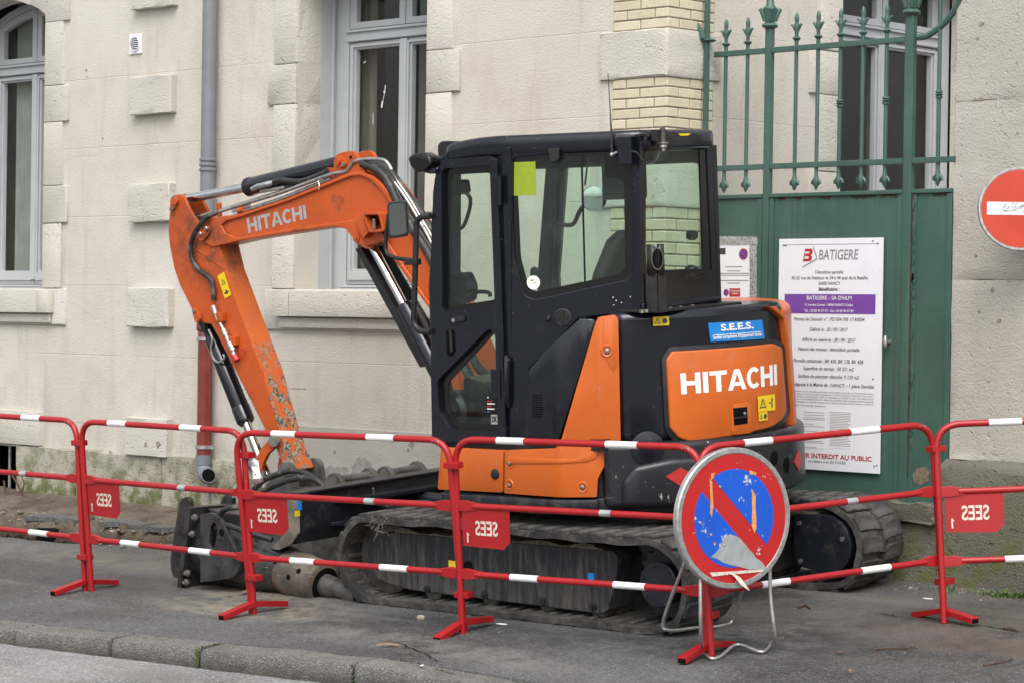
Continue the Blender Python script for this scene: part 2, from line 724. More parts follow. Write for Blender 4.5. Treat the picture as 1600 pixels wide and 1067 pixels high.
MAT = dict(
    wall=m_wall(),
    stone=m_stone('dressed_limestone', (.57, .54, .48), (.53, .50, .435), (.36, .33, .275)),
    plinth=m_stone('plinth_stone', (.45, .42, .35), (.375, .345, .28), (.16, .145, .11), 1.0, .1, .95, 1.0),
    pier=m_stone('grey_pier_stone', (.47, .445, .395), (.405, .38, .335), (.22, .205, .175), bump=.55),
    pierbase=m_stone('mossy_base_stone', (.125, .12, .10), (.18, .17, .138), (.05, .045, .038), .8, .2, 1.1, .9),
    kerb=m_stone('kerb_granite', (.185, .18, .165), (.14, .135, .122), (.035, .033, .03), .3, -.25, -.05, 1.0),
    base=m_stone('grey_base_render', (.44, .415, .365), (.39, .37, .325), (.25, .23, .2), 0, 0, 1, .35),
    asphalt=m_asphalt('pavement_asphalt', (.071, .0705, .071), 1, .34, ((-10.9, 9.05, 1.0, .45, (.27, .235, .18), .85), (-11.3, 9.35, .9, .25, (.2, .165, .125), .7), (-7.2, 10.3, 1.6, .35, (.13, .095, .075), .8), (-9.2, 8.75, 1.5, .25, (.2, .195, .185), .6), (-7.9, 9.9, .9, .8, (.03, .03, .031), .85), (-8.7, 9.3, 1.4, .3, (.035, .035, .036), .7), (-12.3, 9.2, .9, .5, (.045, .045, .047), .7), (-13.5, 9.7, 2.5, .35, (.16, .14, .115), .7))),
    road=m_asphalt('road_asphalt', (.17, .168, .166), .9),
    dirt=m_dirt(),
    brickm=plain('brick_mortar', (.26, .23, .185), .95, var=.25, vs=60, bump=.5),
    grey=plain('grey_window_paint', (.40, .415, .425), .42, var=.05, vs=4),
    pvc=plain('grey_pvc', (.17, .185, .205), .4, var=.08, vs=5),
    castiron=plain('red_brown_pipe_paint', (.16, .026, .017), .42, var=.15, vs=8, dirt=((.2, .09, .06), 20, .62, .75)),
    zinc=plain('galvanised_metal', (.46, .46, .45), .38, .75, var=.15, vs=40),
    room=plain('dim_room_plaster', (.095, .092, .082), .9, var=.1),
    curtain=plain('pale_curtain', (.27, .29, .265), .9, var=.12, vs=6),
    curtain2=plain('olive_blind', (.17, .17, .135), .9, var=.1, vs=6),
    green=m_green(),
    orange=m_paint('orange_machine_paint', (.51, .106, .0135), .3, damt=.3, chip=.68, scr=.3),
    arm=m_paint('orange_boom_paint', (.47, .078, .010), .38, dust=(.04, .027, .018), dlo=.55, dhi=.76, damt=.8, chip=.62, scr=.5, grime=((3.22, .09, 2.0), .42)),
    armworn=m_paint('worn_orange_stick_paint', (.50, .10, .016), .45, dust=(.06, .04, .025), dlo=.55, dhi=.72, damt=.7, wear=(.27, .25, .2), wlo=.49, whi=.53, wearz=(1.1, 1.75), chip=.6, grime=((3.15, .09, 1.93), .38)),
    navy=m_paint('dark_machine_paint', (.0065, .0076, .0125), .17, dust=(.12, .12, .12), dlo=.55, dhi=.95, damt=.2, scr=.22, chip=.9),
    navyd=m_paint('dusty_dark_paint', (.0095, .011, .016), .4, dust=(.17, .155, .13), dlo=.50, dhi=.85, damt=.5, wear=(.2, .185, .16), wlo=.67, whi=.69, chip=.7),
    cw=m_paint('scraped_counterweight_paint', (.012, .0125, .0155), .34, dust=(.33, .32, .29), dlo=.66, dhi=.74, damt=.55, wear=(.42, .4, .36), wlo=.635, whi=.65),
    exhaust=plain('sooty_black_steel', (.014, .0135, .013), .45, var=.35, vs=18, world=False, dirt=((.07, .06, .05), 9, .58, .8)),
    black=plain('black_plastic', (.011, .011, .012), .42, var=.2, vs=20, world=False),
    seal=plain('black_glass_border', (.006, .0062, .0065), .14, var=.1, world=False),
    hose=plain('black_hose_rubber', (.018, .018, .018), .5, var=.35, vs=50, bump=.3, world=False, dirt=((.14, .13, .11), 14, .52, .75)),
    rubber=m_rubber(),
    frame=m_paint('track_frame_paint', (.0095, .011, .016), .4, dust=(.125, .115, .098), dlo=.44, dhi=.74, damt=.7, wear=(.2, .185, .16), wlo=.69, whi=.71, drip=True, zlo=(.05, .34, .55)),
    mud=plain('dried_mud', (.125, .11, .085), .95, var=.4, vs=30, bump=1, bs=60, world=False),
    chrome=plain('chromed_rod', (.62, .62, .63), .1, 1, var=.08, world=False),
    steelpipe=plain('hydraulic_pipe_steel', (.40, .385, .36), .33, .85, var=.25, vs=25, world=False),
    bolt=plain('bolt_steel', (.30, .29, .27), .4, .8, var=.25, vs=60, world=False),
    worn=m_steel('worn_grey_steel', (.075, .072, .066), (.15, .145, .135), .35, .52, .45),
    breaker=m_steel('breaker_black_steel', (.03, .031, .033), (.075, .075, .076), .15, .34, .5),
    rusty=m_steel('muddy_rusty_steel', (.075, .062, .05), (.165, .138, .108), .85, .75, .1),
    bladeedge=m_steel('scuffed_blade_end', (.085, .076, .062), (.20, .178, .14), .25, .8, .05),
    glass=m_glass('green_cab_glass', (.88, .955, .915), dirt=.02),
    wglass=m_glass('window_glass', (.92, .93, .92), dirt=.012),
    mirror=plain('mirror_glass', (.22, .25, .235), .05, 1, var=.05, world=False),
    red=m_paint('red_barrier_paint', (.325, .0075, .010), .38, dust=(.16, .03, .025), dlo=.6, dhi=.85, damt=.25, world=False, wear=(.3, .22, .2), wlo=.665, whi=.68),
    white=plain('white_reflective_band', (.74, .74, .73), .35, var=.06, vs=40, dirt=((.45, .44, .42), 30, .66, .76)),
    bone=plain('worn_pale_paint', (.56, .5, .42), .6, var=.25, vs=90),
    board=plain('white_board', (.72, .735, .77), .32, var=.02, vs=3),
    paper=plain('white_paper', (.72, .73, .75), .7, var=.03, vs=5),
    tape=plain('silver_tape', (.40, .405, .41), .3, .5, var=.25, vs=60, bump=.6, bs=50),
    ink=plain('dark_ink', (.045, .045, .05), .6, var=.1),
    inkgrey=plain('grey_ink', (.20, .20, .215), .6, var=.1),
    purple=plain('purple_print', (.16, .055, .30), .4, var=.04),
    printred=plain('red_print', (.42, .02, .02), .4, var=.05),
    printblue=plain('blue_print', (.02, .06, .35), .4, var=.05),
    decalblue=plain('blue_sticker', (.008, .20, .58), .35, var=.05, world=False),
    yellow=plain('yellow_sticker', (.72, .50, .01), .4, var=.08, world=False),
    lime=plain('lime_sheet', (.23, .30, .01), .6, var=.05, world=False),
    silver=plain('silver_lettering', (.42, .42, .42), .35, .3, var=.08, world=False),
    whitedecal=plain('white_lettering', (.78, .78, .77), .4, var=.03, world=False),
    signred=m_chip_sign('chipped_red_sign_film', (.44, .013, .012), lo=.62),
    signblue=m_chip_sign('chipped_blue_sign_film', (.005, .085, .52), lo=.585),
    signorange=plain('old_orange_film', (.62, .27, .09), .5, var=.15, vs=60, world=False),
    signgrey=plain('bare_grey_sign_metal', (.34, .36, .36), .45, .25, var=.1, vs=20, world=False),
    noentry=plain('no_entry_red', (.47, .042, .015), .4, var=.06, vs=5),
    noentryw=plain('no_entry_white', (.60, .62, .63), .4, var=.04, vs=12),
    plastic=plain('white_plastic', (.72, .72, .75), .35, var=.03),
    dark=plain('deep_shadow_gap', (.006, .006, .006), .95, var=.1, spec=.05),
    wood=plain('twig_bark', (.075, .04, .025), .9, var=.4, vs=60),
    leafm=plain('brown_leaf', (.22, .13, .06), .8, var=.3, vs=60),
    weed=plain('weed_green', (.065, .125, .025), .7, var=.4, vs=25),
    pebble=plain('pale_stone_chip', (.34, .29, .22), .9, var=.3, vs=40, bump=.6),
    rubble=plain('earthy_rubble', (.20, .175, .14), .95, var=.45, vs=25, bump=.6),
    bag=plain('white_plastic_bag', (.7, .71, .74), .35, var=.1, vs=20, dirt=((.1, .13, .35), 30, .6, .62)),
    seatm=plain('seat_cloth', (.018, .019, .019), .8, var=.2, vs=40, world=False),
)


def brick_mat():
    g = G('buff_brick')
    p = g.pos()
    oi = g.node('ShaderNodeObjectInfo').outputs['Random']
    n = g.noise(p, 9, 6, .65)
    c = g.mix(oi, (.60, .545, .40), (.53, .475, .34))
    c = g.mix(g.ramp(n, .45, .75, 0, .5), c, (.42, .36, .24))
    c = g.mix(g.ramp(g.noise(p, 22, 7, .7), .63, .7, 0, .55), c, (.22, .17, .07))
    return g.done(c, .88, 0, g.bump(g.noise(p, 70, 4), .35, .006), .2)


def kerb_mat():
    g = G('rough_granite_kerb')
    p = g.pos()
    n = g.noise(p, 5, 7, .65)
    v = g.node('ShaderNodeTexVoronoi')
    v.inputs['Scale'].default_value = 130
    g.link(p, v.inputs['Vector'])
    cv = g.sep(v.outputs['Color'])[0]
    c = g.mix(g.ramp(n, .3, .7), (.15, .145, .132), (.215, .21, .195))
    c = g.mix(g.ramp(cv, .6, 1, 0, .4), c, (.38, .37, .34))
    c = g.mix(g.ramp(cv, 0, .35, .4, 0), c, (.06, .058, .05))
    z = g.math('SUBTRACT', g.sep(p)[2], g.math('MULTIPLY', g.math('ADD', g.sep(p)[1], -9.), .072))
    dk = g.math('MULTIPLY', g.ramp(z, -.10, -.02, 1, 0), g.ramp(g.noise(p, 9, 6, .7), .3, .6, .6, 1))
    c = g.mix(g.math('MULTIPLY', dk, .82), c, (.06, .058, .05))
    pit = g.noise(p, 38, 6, .7)
    c = g.mix(g.ramp(pit, .60, .70, 0, .6), c, (.045, .044, .036))
    h = g.math('ADD', g.math('MULTIPLY', v.outputs['Distance'], -.8), g.math('ADD', pit, n))
    return g.done(c, .93, 0, g.bump(h, 1.0, .014), .2)


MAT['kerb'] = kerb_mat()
MAT['patch'] = plain('grey_mortar', (.30, .285, .26), .95, var=.2, vs=20, bump=.5, bs=90)
MAT['chalk'] = plain('faint_chalk', (.52, .51, .49), .95, var=.2, vs=60)
MAT['moss'] = plain('dark_moss', (.05, .075, .02), .95, var=.5, vs=60)
MAT['brick'] = brick_mat()
MAT['rustdark'] = plain('dark_rust', (.05, .03, .02), .9, var=.5, vs=40, bump=.8)
MAT['rustpatch'] = plain('bare_rust', (.17, .13, .09), .9, var=.4, vs=40, bump=.8)
U0 = random.uniform

# ---------------------------------------------------------------- lettering
_tc = {}


def text_mesh(txt, shear=0., bold=0.):
    k = (txt, shear, bold)
    if k not in _tc:
        cu_ = bpy.data.curves.new('t', 'FONT')
        cu_.body = txt
        cu_.size = 1
        cu_.shear = shear
        cu_.offset = bold
        cu_.resolution_u = 3
        ob = bpy.data.objects.new('t', cu_)
        COL.objects.link(ob)
        dg = bpy.context.evaluated_depsgraph_get()
        me = ob.evaluated_get(dg).to_mesh()
        vs = [v.co.copy() for v in me.vertices]
        fs = [tuple(p.vertices) for p in me.polygons]
        ob.evaluated_get(dg).to_mesh_clear()
        bpy.data.objects.remove(ob)
        bpy.data.curves.remove(cu_)
        _tc[k] = (vs, fs)
    return _tc[k]


CAPH = None


def text(txt, pl, a0, a1, b0, b1, w, mat, par, name='text_line', shear=0., bold=0., flip=False, depth=.0):
    """lettering whose width fills a0..a1 and whose capitals stand from b0 to b1 on a plane"""
    global CAPH
    if CAPH is None:
        CAPH = max(v.y for v in text_mesh('H')[0])
    vs, fs = text_mesh(txt, shear, bold)
    x0, x1 = min(v.x for v in vs), max(v.x for v in vs)
    bm = bmesh.new()
    bv = []
    for v in vs:
        t = (v.x - x0) / (x1 - x0)
        if flip:
            t = 1 - t
        bv.append(bm.verts.new(pl.at(a0 + t * (a1 - a0), b0 + v.y / CAPH * (b1 - b0), w)))
    for f in fs:
        try:
            bm.faces.new([bv[i] for i in f])
        except ValueError:
            pass
    mb = MB()
    mb.bm.free()
    mb.bm = bm
    return mb.obj(name, mat, par, smooth=False)


def logo_polys():
    """heavy wide capitals of the machine's lettering, unit height; returns (list of polygons, width)"""
    P = []
    x = 0

    def H(x):
        return [[(x, 0), (x + .26, 0), (x + .26, 1), (x, 1)], [(x + .68, 0), (x + .94, 0), (x + .94, 1), (x + .68, 1)],
                [(x + .26, .40), (x + .68, .40), (x + .68, .61), (x + .26, .61)]], .94

    def I(x):
        return [[(x, 0), (x + .26, 0), (x + .26, 1), (x, 1)]], .26

    def T(x):
        return [[(x + .33, 0), (x + .59, 0), (x + .59, .8), (x + .33, .8)], [(x, .8), (x + .92, .8), (x + .92, 1), (x, 1)]], .92

    def A(x):
        return [[(x, 0), (x + .27, 0), (x + .54, .78), (x + .54, 1), (x + .38, 1)],
                [(x + 1.08, 0), (x + .70, 1), (x + .54, 1), (x + .54, .78), (x + .81, 0)],
                [(x + .345, .2), (x + .735, .2), (x + .67, .38), (x + .41, .38)]], 1.08

    def Cc(x):
        o, i = [], []
        for k in range(15):
            t = math.radians(42 + k * 276 / 14)
            o.append((x + .47 + .47 * math.cos(t), .5 + .52 * math.sin(t)))
            i.append((x + .47 + .22 * math.cos(t), .5 + .31 * math.sin(t)))
        return [[o[k], o[k + 1], i[k + 1], i[k]] for k in range(14)], .84
    for fn, gap in ((H, .11), (I, .07), (T, .02), (A, .03), (Cc, .10), (H, .11), (I, 0)):
        q, wd = fn(x)
        P += q
        x += wd + gap
    return P, x


def sfont(txt):
    """blocky stencil capitals for the barrier plates, unit height"""
    P = []
    x = 0
    for ch in txt:
        r = []
        if ch == 'S':
            r = [(0, .82, .62, 1), (0, .5, .2, .82), (.05, .42, .58, .6), (.42, .16, .62, .45), (0, 0, .62, .18)]
        elif ch == 'E':
            r = [(0, 0, .2, 1), (.24, .82, .6, 1), (.24, .41, .52, .59), (.24, 0, .6, .18)]
        elif ch == '1':
            r = [(.2, 0, .4, 1), (.05, .72, .2, .86)]
        for a, b, c, d in r:
            P.append([(x + a, b), (x + c, b), (x + c, d), (x + a, d)])
        x += .82
    return P, x - .2


def decal(polys, fn, mat, par, name, th=.0):
    """thin lettering or print from 2D polygons mapped by fn(a, b) -> 3D"""
    mb = MB()
    for p in polys:
        try:
            mb.bm.faces.new([mb.bm.verts.new(fn(a, b)) for a, b in p])
        except ValueError:
            pass
    return mb.obj(name, mat, par, smooth=False)


def tri_sticker(pl, a0, a1, b0, b1, w, par, name='warning_sticker', mark='tri', ex=True):
    """yellow safety sticker with its black warning triangle"""
    st = MB().prism(pl, [(a0, b0), (a1, b0), (a1, b1), (a0, b1)], w - .001, w + .0008).obj(name, MAT['yellow'], par)
    W, Hh = a1 - a0, b1 - b0
    hz = W > Hh * 1.15
    if hz:
        c, r = (a0 + W * .27, b0 + Hh * .5), Hh * .40
    else:
        c, r = (a0 + W * .5, b0 + Hh * .64), W * .36
    tri = [(c[0] + r * 1.05 * math.cos(math.radians(q)), c[1] - r * .12 + r * 1.05 * math.sin(math.radians(q))) for q in (90, 210, 330)]
    tin = [(c[0] + r * .68 * math.cos(math.radians(q)), c[1] - r * .12 + r * .68 * math.sin(math.radians(q))) for q in (90, 210, 330)]
    P = [[tri[i], tri[(i + 1) % 3], tin[(i + 1) % 3], tin[i]] for i in range(3)]
    P.append([(c[0] - r * .06, c[1] - r * .3), (c[0] + r * .06, c[1] - r * .3), (c[0] + r * .08, c[1] + r * .25), (c[0] - r * .08, c[1] + r * .25)])
    if hz:
        e = (a0 + W * .74, b0 + Hh * .5)
        rr = Hh * .32
        if ex:
            P.append([(e[0] + rr * math.cos(q * .628), e[1] + rr * math.sin(q * .628)) for q in range(10)])
        else:
            P.append([(e[0] - rr * .7, e[1] - .12 * rr), (e[0], e[1] - .12 * rr), (e[0], e[1] + .12 * rr), (e[0] - rr * .7, e[1] + .12 * rr)])
            P.append([(e[0] + rr * .2, e[1] - rr), (e[0] + rr * .6, e[1] - rr), (e[0] + rr * .6, e[1] + rr), (e[0] + rr * .2, e[1] + rr)])
    else:
        e = (a0 + W * .5, b0 + Hh * .2)
        P.append([(e[0] - W * .3, e[1] - Hh * .05), (e[0] + W * .3, e[1] - Hh * .05), (e[0] + W * .3, e[1] + Hh * .03), (e[0] - W * .3, e[1] + Hh * .03)])
        P.append([(e[0] - W * .05, e[1] - Hh * .1), (e[0] + W * .12, e[1] - Hh * .1), (e[0] + W * .12, e[1] + Hh * .1), (e[0] - W * .05, e[1] + Hh * .1)])
    decal(P, lambda a, b: pl.at(a, b, w + .0015), MAT['ink'], st, 'pictogram')
    return st


exec_order = []

# ================================================================ THE GROUND
def struct(o):
    o['kind'] = 'structure'
    return o


ZP = PL((0, 0, 0), (1, 0, 0), (0, 1, 0))


def slope_sheet(name, poly, off, mat, depth=0, step=0):
    mb = MB()
    mb.prism(ZP, poly, -depth, 0)
    mb.map(lambda c: V((c.x, c.y, zg(c.x, c.y) + off + c.z)))
    return struct(mb.obj(name, mat, ang=30))


KL = [(-26, 7.2), (-16, 7.5), (-11.54, 7.84), (-10.14, 8.05), (-9.11, 8.235), (-7.4, 8.48), (-4, 8.7), (8, 8.9)]


def ky(x):
    for (a, b), (c, d) in zip(KL, KL[1:]):
        if a <= x <= c:
            return b + (d - b) * (x - a) / (c - a)
    return KL[-1][1]


def kdrop(x):
    t = max(0, min(1, (x + 9.1) / 1.3))
    return -.062 * t * t * (3 - 2 * t)


TR = [(-26, 9.86), (-15.6, 9.93), (-14.6, 10.0), (-14.1, 10.03), (-13.8, 10.13), (-13.5, 10.34), (-13.22, 10.6), (-13.02, 10.95), (-12.95, 11.36)]
edge = []
for (a, b), (c, d) in zip(TR, TR[1:]):
    n = max(1, int(math.hypot(c - a, d - b) / .07))
    for j in range(n):
        t = j / n
        edge.append((a + (c - a) * t + random.uniform(-.015, .015), b + (d - b) * t + random.uniform(-.022, .022)))
edge.append(TR[-1])
kb = [(x, ky(x) + .165) for x in (-26, -16, -11.54, -10.14, -9.11, -8.4, -7.8, -7.4, -4, 8)]
# pavement: a fine sheet so that it can follow the lowered kerb
mb = MB()
poly = kb + [(8, 13.2), (-12.95, 13.2)] + edge[::-1]
mb.prism(ZP, poly, -.09, 0)
mb.slice(0, -12.9, 0, .35)
mb.slice(1, 7.9, 11.4, .25)


def pav(c):
    t = max(0, min(1, 1 - (c.y - ky(c.x)) / .8)) if -26 < c.x < 8 else 0
    return V((c.x, c.y, zg(c.x, c.y) + c.z + kdrop(c.x) * t + .004 * math.sin(c.x * 3.1) * math.sin(c.y * 2.3)))


mb.map(pav)
struct(mb.obj('pavement', MAT['asphalt'], ang=40))
mb = MB().box(-70, 60, -60, 8.9, -.25, -.170)
struct(mb.obj('road', MAT['road']))
mb = MB().box(-120, 120, -120, 120, -.9, -.6)
struct(mb.obj('ground', MAT['road']))
mb = MB().box(-9.9, 8, 13.1, 60, .0, .26)
struct(mb.obj('courtyard', MAT['road']))

# kerb stones
ks = thing('kerb', 'row of granite kerb stones between road and pavement', 'kerb', (-10, 8, -.185))
del ks['category'], ks['label']
ks['kind'] = 'structure'
kx = [-14.2, -13.1, -12.15, -11.42, -10.72, -10.1, -9.12, -8.2, -7.25, -6.2]
for i, (a, b) in enumerate(zip(kx, kx[1:])):
    g_ = .012
    mb = MB()
    n = 12
    off = (.0, .012, -.006, .008, -.004)[i % 5]
    rows = []
    for j in range(n + 1):
        x = a + g_ + (b - a - 2 * g_) * j / n
        y0 = ky(x) - off
        zt = zg(x, y0) + kdrop(x) + random.uniform(-.004, .004) 
        rr = random.uniform(-.011, .011)
        prof = [(y0 + rr - .004, -.24), (y0 + rr, zt - .03), (y0 + .008 + rr, zt - .009), (y0 + .03, zt), (y0 + .16, zt + .012), (y0 + .17, zt + .004), (y0 + .17, -.24)]
        rows.append([mb.bm.verts.new((x, p, q)) for p, q in prof])
    for A, B in zip(rows, rows[1:]):
        for k in range(len(A)):
            k2 = (k + 1) % len(A)
            mb.bm.faces.new((A[k], A[k2], B[k2], B[k]))
    mb.bm.faces.new(rows[0][::-1])
    mb.bm.faces.new(rows[-1])
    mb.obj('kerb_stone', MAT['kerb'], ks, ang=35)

# dug strip along the wall with its trench
mb = MB()
from mathutils import noise as mn


def near(x):
    for (a, b), (c, d) in zip(TR[:-1], TR[1:]):
        if a <= x <= c:
            return b + (d - b) * (x - a) / (c - a)
    return 11.3


xs = [-20 + i * .045 for i in range(int(7.2 / .045))]
ys = [9.8 + i * .04 for i in range(40)]
grid = []
for x in xs:
    row = []
    for y in ys:
        t = y - near(x)
        e = mn.noise(V((x * 1.7, 3.1, 0))) * .12
        far = .66 + e
        base = zg(x, y)
        nz = mn.fractal(V((x * 5, y * 5, 0)), 1, 2, 4) * .022 + mn.noise(V((x * 22, y * 22, 1))) * .008
        if t < -.02:
            h = -.2
        elif t < far:
            k = max(0, min(1, (t - far + .14) / .14))
            pit = -.22 * max(0, 1 - abs(x + 13.72) / .32) * max(0, 1 - abs(t - .25) / .3)
            h = -.24 + .255 * k ** .7 + pit * (1 - k)
        else:
            h = .012 + .05 * max(0, (t - far)) / .6
        if x > -13.0:
            h = min(h, -.02)
        row.append(mb.bm.verts.new((x + random.uniform(-.01, .01), y, base + h + nz)))
    grid.append(row)
for A, B in zip(grid, grid[1:]):
    for k in range(len(A) - 1):
        mb.bm.faces.new((A[k], B[k], B[k + 1], A[k + 1]))
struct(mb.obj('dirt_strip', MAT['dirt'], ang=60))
# broken slabs of old surfacing on the far lip of the trench
for (x0, x1, d0, d1) in ((-15.35, -14.75, .66, .80), (-14.5, -14.1, .68, .84), (-13.98, -13.6, .58, .72)):
    mb = MB()
    n = 9
    top = [(x0 + (x1 - x0) * i / n, near(x0 + (x1 - x0) * i / n) + d0 + random.uniform(-.03, .03)) for i in range(n + 1)]
    bot = [(x0 + (x1 - x0) * i / n, near(x0 + (x1 - x0) * i / n) + d1 + random.uniform(-.03, .03)) for i in range(n + 1)]
    mb.prism(ZP, top + bot[::-1], 0, .035)
    mb.map(lambda c: V((c.x, c.y, zg(c.x, c.y) + .008 + c.z + mn.noise(V((c.x * 4, c.y * 4, 0))) * .015)))
    struct(mb.obj('broken_surfacing', MAT['asphalt']))

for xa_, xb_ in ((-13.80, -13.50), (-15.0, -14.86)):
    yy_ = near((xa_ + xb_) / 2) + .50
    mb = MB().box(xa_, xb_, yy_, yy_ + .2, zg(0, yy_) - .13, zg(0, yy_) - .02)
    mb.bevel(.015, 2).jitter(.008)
    struct(mb.obj('trench_hole_shade', MAT['dark'], None))  # solid near-black box, painted as the shade inside a hollow
mb = MB()
for k in range(260):
    x_ = random.uniform(-16.5, -13.15)
    y_ = near(x_) + random.choice((random.gauss(.62, .07), random.gauss(.35, .12), random.gauss(.75, .06)))
    r_ = random.uniform(.012, .045)
    t_ = y_ - near(x_)
    zz_ = zg(x_, y_) + (.0 if t_ > .66 else (-.10 if t_ > .5 else -.22))
    n0 = len(mb.bm.verts)
    q_ = bmesh.ops.create_icosphere(mb.bm, subdivisions=2, radius=r_)
    sd_ = random.random() * 90
    for v in q_['verts']:
        k_ = 1 + .5 * mn.noise(v.co * (1.1 / r_) + V((sd_, 0, 0)))
        v.co = V((v.co.x * k_ * 1.2, v.co.y * k_, v.co.z * k_ * .7)) + V((x_, y_, zz_))
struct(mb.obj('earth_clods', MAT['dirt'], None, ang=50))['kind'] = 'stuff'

# ================================================================ THE BUILDING
YW = 11.35
PW = PL((0, YW, 0), (1, 0, 0), (0, 0, 1))
XS = -9.9
PS = PL((XS, 0, 0), (0, 1, 0), (0, 0, 1))
BL = thing('building', 'cream rendered house with stone quoins and tall grey windows behind the excavator', 'building', (-13, YW, .15))
HT = 6.6


def arch_open(c, hw, z0, zs, rise, n=10):
    p = [(c - hw, z0), (c + hw, z0), (c + hw, zs)]
    for i in range(1, n):
        t = i / n
        a = c + hw - 2 * hw * t
        p.append((a, zs + rise * (1 - (2 * t - 1) ** 2)))
    p.append((c - hw, zs))
    return p


WC, WL_, HWO = -12.594, -16.826, .644
holes = [arch_open(WC, HWO, 1.79, 3.89, .16), arch_open(WL_, HWO, 1.79, 3.89, .16), [(-17.3, .18), (-16.48, .18), (-16.48, .58), (-17.3, .58)]]
MB().prism(PW, [(-22, -.3), (XS - .002, -.3), (XS - .002, HT), (-22, HT)], -.205, 0, holes).obj('front_wall', MAT['wall'], BL)
SWC = 13.78
sh = [arch_open(SWC, .76, 1.79, 3.89, .16)]
MB().prism(PS, [(YW + .206, -.3), (20, -.3), (20, HT), (YW + .206, HT)], -.205, 0, sh).obj('side_wall', MAT['wall'], BL)
MB().box(-22, -9.85, 11.3, 20, HT, HT + .2).obj('light_block_slab', MAT['zinc'], BL)  # unseen slab, added over the walls to keep the inside dark


def window(pl, c, hw, zs, rise, depth, lining, curt=()):
    """tall casement with a fixed transom and arched upper lights; pl is the wall plane, depth the recess of the frame"""
    w = -depth
    W = empty_part('window', BL)
    G_ = MAT['grey']
    z0 = 1.79
    outer = arch_open(c, hw, z0, zs, rise)
    m_ = .125
    lo = [(c - hw + m_, 1.834), (c + hw - m_, 1.834), (c + hw - m_, 3.504), (c - hw + m_, 3.504)]
    up = arch_open(c, hw - m_, 3.592, zs - .02, rise * .8)
    MB().prism(pl, outer, w - .07, w, [lo, up]).obj('frame', G_, W, bev=.005)
    # bead along the transom and round the lower opening
    for z_a, z_b, in_, dp_ in ((3.508, 3.522, m_ - .012, .014), (3.57, 3.586, m_ - .012, .02), (1.792, 1.812, .07, .035), (1.816, 1.826, .07, .02)):
        MB().prism(pl, [(c - hw + in_, z_a), (c + hw - in_, z_a), (c + hw - in_, z_b), (c - hw + in_, z_b)], w + .001, w + dp_).obj('bead', G_, W, bev=.003)
    if lining:
        L = 0.141
        for s_ in (-1, 1):
            a = c + s_ * hw
            mb = MB()
            mb.prism(pl, [(a, z0), (a + s_ * .02, z0), (a + s_ * .02, zs + .05), (a, zs + .05)] if s_ > 0 else [(a - .02, z0), (a, z0), (a, zs + .05), (a - .02, zs + .05)], w - .02, w + L)
            # guide rail groove
            b0, b1 = (a - .018, a - .001) if s_ > 0 else (a + .001, a + .018)
            mb.prism(pl, [(b0, z0 + .01), (b1, z0 + .01), (b1, zs), (b0, zs)], w + .028, w + .045)
            mb.obj('lining', G_, W, bev=.003)
    sash = []
    mid = .063
    for s_ in (-1, 1):
        a0, a1 = (c - hw + m_ + .003, c - .004) if s_ < 0 else (c + .004, c + hw - m_ - .003)
        st0, st1 = (.063, .06) if s_ < 0 else (.06, .063)
        o = [(a0, 1.838), (a1, 1.838), (a1, 3.500), (a0, 3.500)]
        h = [(a0 + st0, 1.945), (a1 - st1, 1.945), (a1 - st1, 3.452), (a0 + st0, 3.452)]
        sh_ = MB().prism(pl, o, w - .055, w - .012, [h])
        e = .017
        sh_.prism(pl, [(a0 + e, 1.838 + .03), (a1 - e, 1.868), (a1 - e, 3.500 - e), (a0 + e, 3.500 - e)], w - .012, w + .004,
                  [[(h[0][0] - .018, h[0][1] - .02), (h[1][0] + .018, h[1][1] - .02), (h[2][0] + .018, h[2][1] + .014), (h[3][0] - .018, h[3][1] + .014)]])
        so_ = sh_.obj('sash', G_, W, bev=.004)
        MB().prism(pl, [(h[0][0] - .005, h[0][1] - .005), (h[1][0] + .005, h[1][1] - .005), (h[2][0] + .005, h[2][1] + .005), (h[3][0] - .005, h[3][1] + .005)], w - .05, w - .045).obj('pane', MAT['wglass'], W)
        # upper light
        zt = lambda a: zs - .02 + rise * .8 * (1 - ((a - c) / (hw - m_)) ** 2)
        n = 6
        arc = [a1 + (a0 - a1) * i / n for i in range(n + 1)]
        o = [(a0, 3.596), (a1, 3.596)] + [(a, zt(a) - .003) for a in arc]
        arc2 = [a1 - st1 + (a0 + st0 - a1 + st1) * i / n for i in range(n + 1)]
        h = [(a0 + st0, 3.64), (a1 - st1, 3.64)] + [(a, zt(a) - .06) for a in arc2]
        MB().prism(pl, o, w - .055, w - .008, [h]).obj('sash', G_, W, bev=.004)
        MB().prism(pl, [(a, b) for a, b in h], w - .05, w - .045).obj('pane', MAT['wglass'], W)
    # centre cover strip
    MB().prism(pl, [(c - .032, 1.875), (c + .032, 1.875), (c + .032, 3.498), (c - .032, 3.498)], w - .012, w + .012).obj('cover_strip', G_, W, bev=.006)
    for a0, a1, z0_, z1_, d_, mt in curt:
        mb = MB()
        n = 16
        front, back = [], []
        for i in range(n + 1):
            a = a0 + (a1 - a0) * i / n
            dd = w - d_ + .012 * math.sin(i * 1.7)
            front.append([mb.bm.verts.new(pl.at(a, z, dd)) for z in (z0_, z1_)])
        for A, B in zip(front, front[1:]):
            mb.bm.faces.new((A[0], B[0], B[1], A[1]))
        mb.obj('curtain', MAT[mt], W, ang=80)
    # the dim room behind
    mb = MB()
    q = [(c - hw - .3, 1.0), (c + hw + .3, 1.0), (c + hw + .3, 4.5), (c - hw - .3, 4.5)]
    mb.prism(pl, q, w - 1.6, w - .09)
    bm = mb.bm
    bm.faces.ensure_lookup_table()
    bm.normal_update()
    far_ = max(f.calc_center_median().dot(pl.n) for f in bm.faces)
